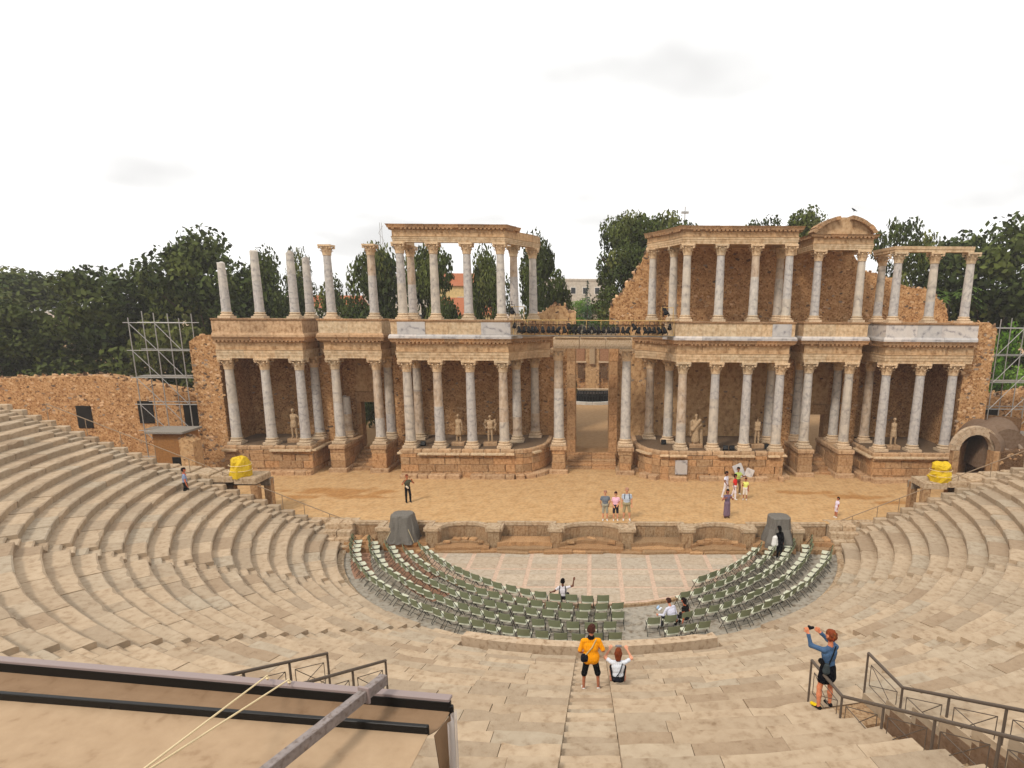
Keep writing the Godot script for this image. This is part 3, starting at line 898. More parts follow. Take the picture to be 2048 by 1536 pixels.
# ---------------------------------------------------------------- trees
var leaf_meshes := {}
func crown_mesh(kind: String, sd: int) -> ArrayMesh:   # unit crown: about 1 high, 1 wide, centred
	var g := RandomNumberGenerator.new(); g.seed = sd
	var mb := MB.new(); mb.colored = true
	var clumps := []
	var nc := 44 if kind == "dense" else 26
	for i in nc:
		var t := g.randf() * TAU; var y := g.randf_range(-0.42, 0.46)
		var env := sqrt(maxf(0.03, 1.0 - pow(absf(y) / 0.52, 2.2)))
		if kind == "tall": env *= 0.8
		var r := env * (0.40 * sqrt(g.randf()) if kind != "loose" else 0.44 * pow(g.randf(), 0.35))
		clumps.append([Vector3(cos(t) * r, y, sin(t) * r), g.randf_range(0.10, 0.19) * (0.8 if kind == "loose" else 1.0)])
	var cols := [Color(0.30, 0.33, 0.165), Color(0.255, 0.29, 0.145), Color(0.37, 0.385, 0.20), Color(0.22, 0.255, 0.13)]
	if kind == "bright": cols = [Color(0.36, 0.50, 0.16), Color(0.30, 0.44, 0.14), Color(0.42, 0.54, 0.22), Color(0.26, 0.38, 0.13)]
	for c in clumps:
		var tone := lin(cols[g.randi() % 4]) * g.randf_range(0.8, 1.2)
		var n := 400 if kind == "dense" else 260
		for i in n:
			var d := Vector3(g.randfn(), g.randfn(), g.randfn()).normalized()
			var p: Vector3 = c[0] + d * c[1] * (0.55 + 0.55 * g.randf()) * Vector3(1.1, 0.85, 1.1)
			var s := g.randf_range(0.012, 0.026)
			var nn := (d + Vector3(g.randfn(), g.randfn(), g.randfn()) * 0.7).normalized()
			var x := nn.cross(Vector3(g.randf() - 0.5, g.randf() - 0.5, g.randf() - 0.5).normalized()).normalized(); var y := nn.cross(x)
			mb.col = tone * g.randf_range(0.75, 1.25)
			mb.col.a = 1.0
			mb.quad(p - x * s, p - y * s * 0.6, p + x * s, p + y * s * 0.6)
	return mb.mesh()

func tree(called: String, label: String, group: String, kind: String, at: Vector3, w: float, h: float, bottom := 0.3, twist := 0.0) -> void:
	# h: full height; the crown spans from bottom * h to h
	var t := thing(called, label, "tree" if called.ends_with("tree") else "shrub", at, twist, group)
	var key := kind + str(rng.randi() % 3)
	if not leaf_meshes.has(key): leaf_meshes[key] = crown_mesh(kind, key.hash())
	var ch := h * (1.0 - bottom)
	var cr := put("crown", leaf_meshes[key], M.leaf, t, Vector3(0, h * bottom + ch * 0.48, 0))
	cr.scale = Vector3(w * 1.06, ch, w * 1.06)
	var mb := MB.new()
	var r := clampf(h * 0.022, 0.05, 0.4)
	var top := Vector3(rng.randf_range(-0.3, 0.3), h * (bottom + 0.45 * (1 - bottom)), rng.randf_range(-0.3, 0.3))
	mb.tube(Vector3.ZERO, top, r, r * 0.45, 8)
	for i in 6:
		var a := TAU * i / 6 + rng.randf()
		var s := top * rng.randf_range(0.55, 0.95)
		mb.tube(s, s + Vector3(cos(a) * w * 0.33, ch * rng.randf_range(0.15, 0.38), sin(a) * w * 0.33), r * 0.4, r * 0.12, 6)
	build("trunk", mb, M.bark, t)

func conifer(label: String, at: Vector3, w: float, h: float, c: Color) -> void:
	var t := thing("conifer_tree", label, "tree", at)
	var mb := MB.new(); mb.colored = true
	for i in 900:
		var u := pow(rng.randf(), 1.3)
		var a := rng.randf() * TAU
		var r := (1.0 - u) * w * 0.5 * rng.randf_range(0.5, 1.05) * (0.8 + 0.3 * sin(u * 38.0))
		var p := Vector3(cos(a) * r, h * (0.08 + 0.92 * u), sin(a) * r)
		var d := Vector3(cos(a), -0.35, sin(a)).normalized()
		var tg := Vector3(-sin(a), 0, cos(a))
		var s := rng.randf_range(0.12, 0.26)
		mb.col = lin(c) * rng.randf_range(0.7, 1.25); mb.col.a = 1.0
		mb.quad(p - tg * s * 0.5, p + d * s * 1.6, p + tg * s * 0.5, p - d * s * 0.3 + Vector3.UP * 0.05)
	build("crown", mb, M.leaf, t)
	mb = MB.new()
	mb.tube(Vector3.ZERO, Vector3(0, h * 0.95, 0), 0.12, 0.02, 6)
	build("trunk", mb, M.bark, t)

func palm(label: String, at: Vector3, h: float, spread: float) -> void:
	var t := thing("palm_tree", label, "tree", at)
	var mb := MB.new()
	mb.tube(Vector3.ZERO, Vector3(0, h, 0), 0.22, 0.18, 8)
	build("trunk", mb, M.bark, t)
	for i in 22:
		mb = MB.new(); mb.colored = true
		var a := TAU * i / 22.0 + rng.randf() * 0.2
		var lift := rng.randf_range(0.15, 0.95)
		var prev := Vector3(0, h, 0)
		for q in 8:
			var u := (q + 1) / 8.0
			var p := Vector3(cos(a), 0, sin(a)) * spread * u + Vector3.UP * (h + spread * (lift * u - 0.75 * u * u))
			var tg := Vector3(-sin(a), 0, cos(a))
			mb.col = lin(Color(0.30, 0.38, 0.16)) * rng.randf_range(0.8, 1.2); mb.col.a = 1.0
			for s in [-1, 1]:
				var tip: Vector3 = p + tg * (s * 0.5 * sin(PI * minf(u * 0.9 + 0.1, 1.0))) - Vector3.UP * 0.12
				mb.tri(prev, p, tip); mb.tri(prev.lerp(p, 0.5), p, tip.lerp(prev, 0.3))
			prev = p
		build("frond", mb, M.leaf, t)

# ---------------------------------------------------------------- bodies: distance field of tapered capsules meshed as surface nets
func flesh(mb: MB, bones: Array, h: float, blend: float) -> void:   # bone: [a, b, ra, rb, colour]
	var lo := Vector3.ONE * 1e9; var hi := -lo
	for b in bones:
		var r: float = maxf(b[2], b[3]) + h * 2.5
		lo = lo.min(b[0] - Vector3.ONE * r).min(b[1] - Vector3.ONE * r)
		hi = hi.max(b[0] + Vector3.ONE * r).max(b[1] + Vector3.ONE * r)
	var nx := int((hi.x - lo.x) / h) + 2; var ny := int((hi.y - lo.y) / h) + 2; var nz := int((hi.z - lo.z) / h) + 2
	var f := PackedFloat32Array(); f.resize(nx * ny * nz); f.fill(9.0)
	var bd := PackedFloat32Array(); bd.resize(nx * ny * nz); bd.fill(9.0)
	var bi := PackedByteArray(); bi.resize(nx * ny * nz)
	for bn in bones.size():
		var a: Vector3 = bones[bn][0]; var b: Vector3 = bones[bn][1]; var ra: float = bones[bn][2]; var rb: float = bones[bn][3]
		var pad := maxf(ra, rb) + blend + h * 1.5
		var m0 := (a.min(b) - Vector3.ONE * pad - lo) / h; var m1 := (a.max(b) + Vector3.ONE * pad - lo) / h
		var ab := b - a; var l2 := maxf(ab.length_squared(), 1e-8)
		for i in range(maxi(0, int(m0.x)), mini(nx, int(m1.x) + 1)):
			for j in range(maxi(0, int(m0.y)), mini(ny, int(m1.y) + 1)):
				var row := (i * ny + j) * nz
				for k in range(maxi(0, int(m0.z)), mini(nz, int(m1.z) + 1)):
					var p := lo + Vector3(i, j, k) * h - a
					var t := clampf(p.dot(ab) / l2, 0.0, 1.0)
					var d := (p - ab * t).length() - (ra + (rb - ra) * t)
					var q := row + k
					if d < bd[q]: bd[q] = d; bi[q] = bn
					var e := f[q]
					var s := maxf(blend - absf(d - e), 0.0)
					f[q] = minf(d, e) - s * s / (4.0 * blend)
	var vid := {}
	var pts := PackedVector3Array(); var cols := PackedColorArray(); var nrm := PackedVector3Array()
	var sy := nz; var sx := ny * nz
	var quads := PackedInt32Array()
	for i in nx - 1:
		for j in ny - 1:
			var base := i * sx + j * sy
			for k in nz - 1:
				var q := base + k
				var f0 := f[q]
				if f0 > h * 2.0 or f0 < -h * 2.0: continue
				var m := 0
				var cs := [f0, f[q + sx], f[q + sy], f[q + sx + sy], f[q + 1], f[q + sx + 1], f[q + sy + 1], f[q + sx + sy + 1]]
				for c in 8:
					if cs[c] < 0.0: m |= 1 << c
				if m == 0 or m == 255: continue
				var acc := Vector3.ZERO; var n := 0
				for e in [[0, 1], [2, 3], [4, 5], [6, 7], [0, 2], [1, 3], [4, 6], [5, 7], [0, 4], [1, 5], [2, 6], [3, 7]]:
					var u: float = cs[e[0]]; var w: float = cs[e[1]]
					if (u < 0.0) == (w < 0.0): continue
					var t := u / (u - w)
					var p0 := Vector3(e[0] & 1, (e[0] >> 1) & 1, e[0] >> 2); var p1 := Vector3(e[1] & 1, (e[1] >> 1) & 1, e[1] >> 2)
					acc += p0.lerp(p1, t); n += 1
				vid[q] = pts.size()
				pts.append(lo + (Vector3(i, j, k) + acc / n) * h)
				cols.append(lin(bones[bi[q]][4]) * (1.0 + 0.16 * (sin(i * 1.7 + j * 0.6) * sin(k * 1.3 + j * 0.9) + 0.6 * sin(j * 2.3 + i))))
				nrm.append(Vector3(cs[1] + cs[3] + cs[5] + cs[7] - cs[0] - cs[2] - cs[4] - cs[6], cs[2] + cs[3] + cs[6] + cs[7] - cs[0] - cs[1] - cs[4] - cs[5], cs[4] + cs[5] + cs[6] + cs[7] - cs[0] - cs[1] - cs[2] - cs[3]).normalized())
	for q in vid:
		var f0 := f[q]
		# edges leaving this node along x, y, z, each shared by four cells
		for ax in 3:
			var st := sx if ax == 0 else (sy if ax == 1 else 1)
			var u := sy if ax == 0 else (1 if ax == 1 else sx); var w := 1 if ax == 0 else (sx if ax == 1 else sy)
			var f1 := f[q + st]
			if (f0 < 0.0) == (f1 < 0.0): continue
			if not (vid.has(q - u) and vid.has(q - w) and vid.has(q - u - w)): continue
			var a: int = vid[q - u - w]; var b: int = vid[q - w]; var c: int = vid[q]; var d: int = vid[q - u]
			if f0 < 0.0: quads.append_array([a, b, c, d])
			else: quads.append_array([a, d, c, b])
	mb.colored = true
	for i in range(0, quads.size(), 4):
		for o in [[0, 1, 2], [0, 2, 3]]:
			var a := quads[i + o[0]]; var b := quads[i + o[1]]; var c := quads[i + o[2]]
			mb.v.append(pts[a]); mb.v.append(pts[c]); mb.v.append(pts[b])
			mb.n.append(nrm[a]); mb.n.append(nrm[c]); mb.n.append(nrm[b])
			mb.c.append(cols[a]); mb.c.append(cols[c]); mb.c.append(cols[b])

const SKIN := Color(0.80, 0.57, 0.44)

func hand(out: Array, wrist: Vector3, dir: Vector3, palm: Vector3, thumb_side: float, curl: float, c: Color, s: float) -> void:
	dir = dir.normalized(); palm = (palm - dir * palm.dot(dir)).normalized()
	var side := dir.cross(palm) * thumb_side
	var k := wrist + dir * 0.085 * s
	for i in 4: out.append([wrist + side * (0.015 - 0.010 * i) * s, k + side * (0.033 - 0.022 * i) * s, 0.017 * s, 0.012 * s, c])
	var ln := [0.066, 0.075, 0.070, 0.055]
	for i in 4:
		var a := k + side * (0.033 - 0.022 * i) * s
		var d1 := (dir * cos(curl * 0.5) + palm * sin(curl * 0.5)).normalized(); var d2 := (dir * cos(curl * 1.4) + palm * sin(curl * 1.4)).normalized()
		var b: Vector3 = a + d1 * (ln[i] * 0.55 * s)
		out.append([a, b, 0.0095 * s, 0.009 * s, c]); out.append([b, b + d2 * (ln[i] * 0.5 * s), 0.009 * s, 0.0075 * s, c])
	var tb := wrist + dir * 0.03 * s + side * 0.022 * s
	var tm := tb + (dir * 0.6 + side * 0.7 + palm * 0.3).normalized() * 0.042 * s
	out.append([tb, tm, 0.013 * s, 0.010 * s, c]); out.append([tm, tm + (dir * 0.9 + side * 0.2 + palm * 0.5).normalized() * 0.034 * s, 0.010 * s, 0.008 * s, c])

# pose keys: lean, head (yaw), nod, arm_l / arm_r [upper direction, forearm direction], leg_l / leg_r [thigh, shin], pelvis (height), clothes
func person(label: String, group: String, at: Vector3, turn: float, h: float, o: Dictionary, category := "person", m: Material = null) -> Node3D:
	var t := thing("person" if category == "person" else "statue", label, category, at, turn, group)
	var s := h / 1.75
	var top: Color = o.get("top", Color(0.7, 0.7, 0.7)); var low: Color = o.get("low", Color(0.2, 0.2, 0.22)); var skin: Color = o.get("skin", SKIN)
	var shoe: Color = o.get("shoe", Color(0.85, 0.85, 0.82)); var cell: float = o.get("cell", 0.026); var w: float = o.get("wide", 1.0)
	var lean: float = o.get("lean", 0.0)
	var pel := Vector3(0, o.get("pelvis", 0.93), 0) * s
	var rot := Basis(Vector3.RIGHT, -lean)
	var tw := Basis(Vector3.UP, o.get("twist", 0.0)) * rot
	var chest := pel + tw * Vector3(0, 0.34, 0) * s; var neck := pel + tw * Vector3(0, 0.53, 0.01) * s
	var hb := tw * Basis(Vector3.UP, o.get("head", 0.0)) * Basis(Vector3.RIGHT, o.get("nod", 0.0))
	var head := neck + hb * Vector3(0, 0.20, -0.02) * s
	var B := []
	# trunk
	B.append([pel + Vector3(-0.07 * w, 0.0, 0) * s, pel + Vector3(0.07 * w, 0.0, 0) * s, 0.115 * s * w, 0.115 * s * w, low])
	B.append([pel + tw * Vector3(-0.045, 0.12, 0) * s, pel + tw * Vector3(0.045, 0.12, 0) * s, 0.11 * s * w, 0.11 * s * w, top])
	B.append([pel + tw * Vector3(-0.06 * w, 0.25, 0) * s, pel + tw * Vector3(0.06 * w, 0.25, 0) * s, 0.112 * s * w, 0.112 * s * w, top])
	B.append([chest + tw * Vector3(-0.085 * w, 0, 0) * s, chest + tw * Vector3(0.085 * w, 0, 0) * s, 0.105 * s, 0.105 * s, top])
	B.append([chest + tw * Vector3(-0.13 * w, 0.115, 0.01) * s, chest + tw * Vector3(0.13 * w, 0.115, 0.01) * s, 0.062 * s, 0.062 * s, top])
	B.append([neck, neck + hb * Vector3(0, 0.1, 0) * s, 0.055 * s, 0.05 * s, skin])
	if o.get("has_head", true):
		B.append([head + hb * Vector3(0, 0.03, 0.015) * s, head + hb * Vector3(0, 0.03, -0.012) * s, 0.094 * s, 0.088 * s, skin])
		B.append([head + hb * Vector3(0, -0.045, -0.02) * s, head + hb * Vector3(0, -0.06, -0.055) * s, 0.062 * s, 0.042 * s, skin])
		B.append([head + hb * Vector3(0, 0.02, -0.095) * s, head + hb * Vector3(0, -0.015, -0.112) * s, 0.012 * s, 0.017 * s, skin])
		for e in [-1, 1]: B.append([head + hb * Vector3(0.092 * e, 0.015, 0.01) * s, head + hb * Vector3(0.094 * e, -0.02, 0.0) * s, 0.016 * s, 0.012 * s, skin])
	# arms
	var hands := []
	for e in [-1, 1]:
		var key := "arm_l" if e < 0 else "arm_r"
		if o.get("no_" + key, false): continue
		var dirs: Array = o.get(key, [Vector3(0.16 * e, -1, 0.0), Vector3(0.05 * e, -1, -0.22)])
		var sh := chest + tw * Vector3(0.178 * w * e, 0.11, 0.01) * s
		var u: Vector3 = tw * dirs[0].normalized(); var fo: Vector3 = tw * dirs[1].normalized()
		var el := sh + u * 0.285 * s; var wr := el + fo * 0.255 * s
		var sl: float = o.get("sleeve", 0.5)   # 0.5: half the upper arm; 2: to the wrist
		var cu: Color = top
		if sl <= 1.0:
			var mid := sh.lerp(el, sl)
			B.append([sh, mid, 0.058 * s, 0.055 * s, cu]); B.append([mid, el, 0.044 * s, 0.039 * s, skin]); B.append([el, wr, 0.039 * s, 0.027 * s, skin])
		else:
			B.append([sh, el, 0.058 * s, 0.049 * s, cu]); B.append([el, wr - fo * 0.03 * s, 0.047 * s, 0.037 * s, cu]); B.append([wr - fo * 0.04 * s, wr, 0.029 * s, 0.027 * s, skin])
		hands.append([wr, fo, e])
	# legs
	var hem: float = o.get("hem", 2.0)   # along thigh + shin: 1.0 is the knee
	for e in [-1, 1]:
		var key := "leg_l" if e < 0 else "leg_r"
		var dirs: Array = o.get(key, [Vector3(0.06 * e, -1, 0), Vector3(0.02 * e, -1, 0.0)])
		var hp := pel + Vector3(0.085 * e, -0.04, 0) * s
		var kn: Vector3 = hp + dirs[0].normalized() * 0.42 * s; var an: Vector3 = kn + dirs[1].normalized() * 0.405 * s
		var hm := minf(hem, 1.0)
		var mid := hp.lerp(kn, hm)
		B.append([hp, mid, 0.088 * s, lerpf(0.088, 0.07, hm) * s * 1.06, low])
		if hem < 1.0: B.append([mid, kn, lerpf(0.08, 0.055, hm) * s, 0.053 * s, skin])
		if hem <= 1.0: B.append([kn, kn.lerp(an, 0.4), 0.053 * s, 0.055 * s, skin]); B.append([kn.lerp(an, 0.4), an, 0.055 * s, 0.034 * s, skin])
		else:
			var q := kn.lerp(an, clampf(hem - 1.0, 0, 1))
			B.append([kn, q, 0.068 * s, 0.058 * s, low])
			if hem < 1.95: B.append([q, an, 0.046 * s, 0.034 * s, skin])
		var toe: Vector3 = o.get("toe_l" if e < 0 else "toe_r", Vector3(0.12 * e, 0, -1)).normalized()
		B.append([an - toe * 0.04 * s + Vector3(0, -0.035, 0) * s, an + toe * 0.15 * s + Vector3(0, -0.048, 0) * s, 0.042 * s, 0.034 * s, shoe])
	if o.has("skirt"):
		var l: float = o.skirt
		B.append([pel + Vector3(0, -0.02, 0) * s, pel + Vector3(0, -l, 0) * s, 0.15 * s, o.get("flare", 0.19) * s, low])
		B.append([pel + Vector3(0.03, -0.05, 0) * s, pel + Vector3(0.07, -l, 0) * s, 0.14 * s, o.get("flare", 0.19) * s * 0.9, low])
		B.append([pel + Vector3(-0.03, -0.05, 0) * s, pel + Vector3(-0.07, -l, 0) * s, 0.14 * s, o.get("flare", 0.19) * s * 0.9, low])
	for e in o.get("extra", []): B.append([e[0] * s, e[1] * s, e[2] * s, e[3] * s, e[4] if e.size() > 4 else top])
	var mb := MB.new()
	flesh(mb, B, cell, 0.035 * s)
	for q in hands:
		var hn := []
		var pd: Vector3 = o.get("palm", Vector3(0, 0, -1))
		hand(hn, q[0], q[1], pd if absf(pd.dot(q[1])) < 0.9 else Vector3.RIGHT, -q[2], o.get("curl", 0.7), skin, s)
		flesh(mb, hn, 0.0055 if cell < 0.018 else 0.010, 0.008)
	if m: mb.colored = false
	build("body", mb, m if m else M.cloth, t)
	if o.has("hair"):
		var hm := MB.new()
		var hc: Color = o.hair
		var hbn := [[head + hb * Vector3(0, 0.055, 0.03) * s, head + hb * Vector3(0, 0.065, -0.02) * s, 0.094 * s, 0.086 * s, hc], [head + hb * Vector3(-0.03, 0.0, 0.045) * s, head + hb * Vector3(0.03, 0.0, 0.045) * s, 0.075 * s, 0.075 * s, hc]]
		if o.get("hair_len", 0.0) > 0.0:
			hbn.append([head + hb * Vector3(-0.05, 0.0, 0.05) * s, head + hb * Vector3(-0.03, -o.hair_len, 0.075) * s, 0.06 * s, 0.045 * s, hc])
			hbn.append([head + hb * Vector3(0.05, 0.0, 0.05) * s, head + hb * Vector3(0.03, -o.hair_len, 0.075) * s, 0.06 * s, 0.045 * s, hc])
		if o.get("curly", false):
			for i in 34:
				var d := Vector3(rng.randfn(), rng.randfn() * 0.9 + 0.15, rng.randfn() * 0.8 + 0.6).normalized()
				var p := head + hb * (d * 0.105 + Vector3(0, 0.03, 0.02)) * s
				hbn.append([p, p + hb * Vector3(0, -0.02, 0.01) * s, 0.028 * s, 0.022 * s, Color(hc.r * rng.randf_range(0.7, 1.2), hc.g * rng.randf_range(0.7, 1.2), hc.b)])
		flesh(hm, hbn, minf(cell, 0.016), 0.02 if not o.get("curly", false) else 0.008)
		build("hair", hm, M.cloth, t)
	if o.get("face", false):
		for e in [-1, 1]:
			var em := MB.new()
			em.lathe(head + hb * Vector3(0.036 * e, 0.022, -0.086) * s, [Vector2(0, -0.009), Vector2(0.011, 0), Vector2(0, 0.009)], 8)
			build("eye", em, M.black, t)
		var mm := MB.new()
		mm.cbox(head + hb * Vector3(0, -0.058, -0.094) * s, Vector3(0.045, 0.008, 0.012) * s, 0.003)
		build("mouth", mm, mat(Color(0.55, 0.28, 0.25)), t)
	t.set_meta("head_at", head)
	return t

func add_part(t: Node3D, called: String, bones: Array, m: Material = null, cell := 0.014) -> void:
	var mb := MB.new()
	flesh(mb, bones, cell, 0.012)
	if m: mb.colored = false
	build(called, mb, m if m else M.cloth, t)

# ---------------------------------------------------------------- the stage building
func v2(x: float, z: float) -> Vector2: return Vector2(x, z)

func podium(label: String, face: Array, poly: Array, arc_from := -1) -> void:
	# face: polyline of the dado face; poly: the plan filled behind it
	var t := thing("podium", label, "podium", Vector3.ZERO, 0, "stone podiums of the stage front")
	slab("core", t, poly, 0.9, POD - 0.02, M.mortar)
	for i in face.size() - 1:
		var l: float = face[i].distance_to(face[i + 1])
		if l < 0.05: continue
		var far: bool = l < 1.2
		ashlar(t, face[i], face[i + 1], [STAGE - 0.1, STAGE + 0.42, STAGE + 0.95, STAGE + 1.45, 2.98], 1.15 if not far else 0.8, 0.3, M.ashlar)
		ashlar(t, face[i], face[i + 1], [3.0, POD], 0.95, 0.34, M.ashlar_pale, 0.03, "top_block")
		# projecting crown slabs, many broken off, and the step at the foot
		var d: Vector2 = (face[i + 1] - face[i]) / l
		var nrm := Vector2(-d.y, d.x)
		var turn := -atan2(d.y, d.x)
		var u := 0.0
		while u < l - 0.2:
			var w := minf(rng.randf_range(0.7, 1.5), l - u)
			var c: Vector2 = face[i] + d * (u + w * 0.5)
			if rng.randf() < (0.62 if face[0].x < 5 or face[0].x > 15 else 0.97):
				var q := c + nrm * 0.06
				block("crown_slab", t, Vector3(q.x, 2.99, q.y), Vector3(w - 0.02, 0.13, 0.42), pick(M.arch), 0.03, turn, 0.02)
			var q2 := c + nrm * 0.22
			if rng.randf() < 0.85:
				block("foot_step", t, Vector3(q2.x, STAGE + 0.1, q2.y), Vector3(w - 0.015, 0.42, 0.62), pick(M.ashlar_pale), 0.04, turn, 0.02)
			u += w

func pedestal(label: String, x: float, z0: float, z1: float, hw: float, worn := 0.0) -> void:
	var t := thing("pedestal", label, "pedestal", Vector3.ZERO, 0, "column pedestals")
	var d := z0 - z1
	var z := z1
	var zs := [z1]
	while z < z0 - 1.4:
		z += 1.0; zs.append(z)
	zs.append(z0)
	for i in zs.size() - 1:
		var cz: float = (zs[i] + zs[i + 1]) * 0.5; var dz: float = zs[i + 1] - zs[i]
		for j in 3:
			var y0 := STAGE + 0.3 + j * 0.57
			block("block", t, Vector3(x + rng.randf_range(-0.02, 0.02), y0 + 0.28, cz), Vector3(hw * 2 - 0.06 - worn * rng.randf(), 0.555, dz - 0.012), pick(M.ashlar), 0.03 + worn * 0.1, 0, 0.012)
	block("plinth", t, Vector3(x, STAGE + 0.1, (z0 + z1) * 0.5 + 0.07), Vector3(hw * 2 + 0.24, 0.42, d + 0.2), pick(M.ashlar_pale), 0.05)
	block("cap_slab", t, Vector3(x, POD - 0.165, (z0 + z1) * 0.5 + 0.04), Vector3(hw * 2 + 0.08, 0.26, d + 0.06), pick(M.ashlar_pale), 0.03)

func pier_wall(called: String, label: String, x0: float, x1: float, z0: float, z1: float, y0: float, top: PackedVector2Array, dens: float, m: Material) -> Node3D:
	# rubble wall between x0 and x1 with a ragged top line (x, y)
	var t := thing(called, label, "wall", Vector3.ZERO, 0, "rubble walls of the stage building")
	var poly := PackedVector2Array([v2(x0, y0), v2(x1, y0)])
	for i in range(top.size() - 1, -1, -1): poly.append(top[i])
	var mb := MB.new()
	mb.prism(poly, z1, z0, Vector3.RIGHT, Vector3.UP, Vector3.BACK)
	build("masonry", mb, m, t)
	var st := []
	var fn := func(p: Vector3) -> float:
		for i in top.size() - 1:
			if p.x >= top[i].x and p.x <= top[i + 1].x: return lerpf(top[i].y, top[i + 1].y, (p.x - top[i].x) / maxf(0.001, top[i + 1].x - top[i].x))
		return top[0].y if p.x < top[0].x else top[top.size() - 1].y
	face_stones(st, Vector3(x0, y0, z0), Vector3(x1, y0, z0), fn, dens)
	for i in top.size() - 1:
		var l := top[i].distance_to(top[i + 1])
		heap_stones(st, Vector3(top[i].x, top[i].y, (z0 + z1) * 0.5), Vector3(top[i + 1].x, top[i + 1].y, (z0 + z1) * 0.5), z0 - z1, int(l * 7))
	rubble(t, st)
	return t

func opening_frame(label: String, x0: float, x1: float, y0: float, y1: float, z: float) -> void:
	var t := thing("doorway", label, "doorway", Vector3.ZERO, 0, "side doorways")
	for e in [[x0, -1], [x1, 1]]:
		for j in 4:
			var h := (y1 - y0) / 4
			block("jamb_stone", t, Vector3(e[0] + e[1] * 0.17, y0 + h * (j + 0.5), z - 0.4), Vector3(0.38, h - 0.012, 0.9), pick(M.ashlar), 0.03)
	block("lintel", t, Vector3((x0 + x1) * 0.5, y1 + 0.4, z - 0.4), Vector3(x1 - x0 + 0.76, 0.78, 0.92), pick(M.ashlar), 0.03)

func steps(label: String, x0: float, x1: float, z0: float, z1: float, y0: float, y1: float, n: int) -> void:
	var t := thing("door_steps", label, "steps", Vector3.ZERO, 0, "steps up to the stage doors")
	for i in n:
		var y := lerpf(y0, y1, (i + 1.0) / n)
		var za := lerpf(z0, z1, float(i) / n)
		var k := 2
		for j in k:
			var w := (x1 - x0) / k
			block("step", t, Vector3(x0 + w * (j + 0.5), (y + 1.0) * 0.5, (za + z1) * 0.5), Vector3(w - 0.01, y - 1.0, za - z1), pick(M.ashlar), 0.04, 0, 0.01)

func upper_base(label: String, pts: Array, slabs: Array, ms: Array, mold: Array) -> void:
	# the parapet-like podium that carries the upper columns
	var t := thing("upper_podium", label, "podium", Vector3.ZERO, 0, "podiums of the upper storey")
	run(t, "foot_moulding", off(pts, 0.05), [v2(-0.4, 11.0), v2(0.10, 11.0), v2(0.10, 11.14), v2(0.02, 11.27), v2(-0.4, 11.27)], mold, 2.1)
	run(t, "face_slab", pts, [v2(-0.4, 11.27), v2(0.0, 11.27), v2(0.0, 12.12), v2(-0.4, 12.12)], ms, 1.9)
	run(t, "top_moulding", pts, [v2(-0.6, 12.12), v2(0.05, 12.12), v2(0.08, 12.19), v2(0.08, 12.25), v2(-0.6, 12.25)], M.cornice, 1.8)
	slab("floor", t, slabs, 12.0, 12.2, M.ashlar_pale[0])

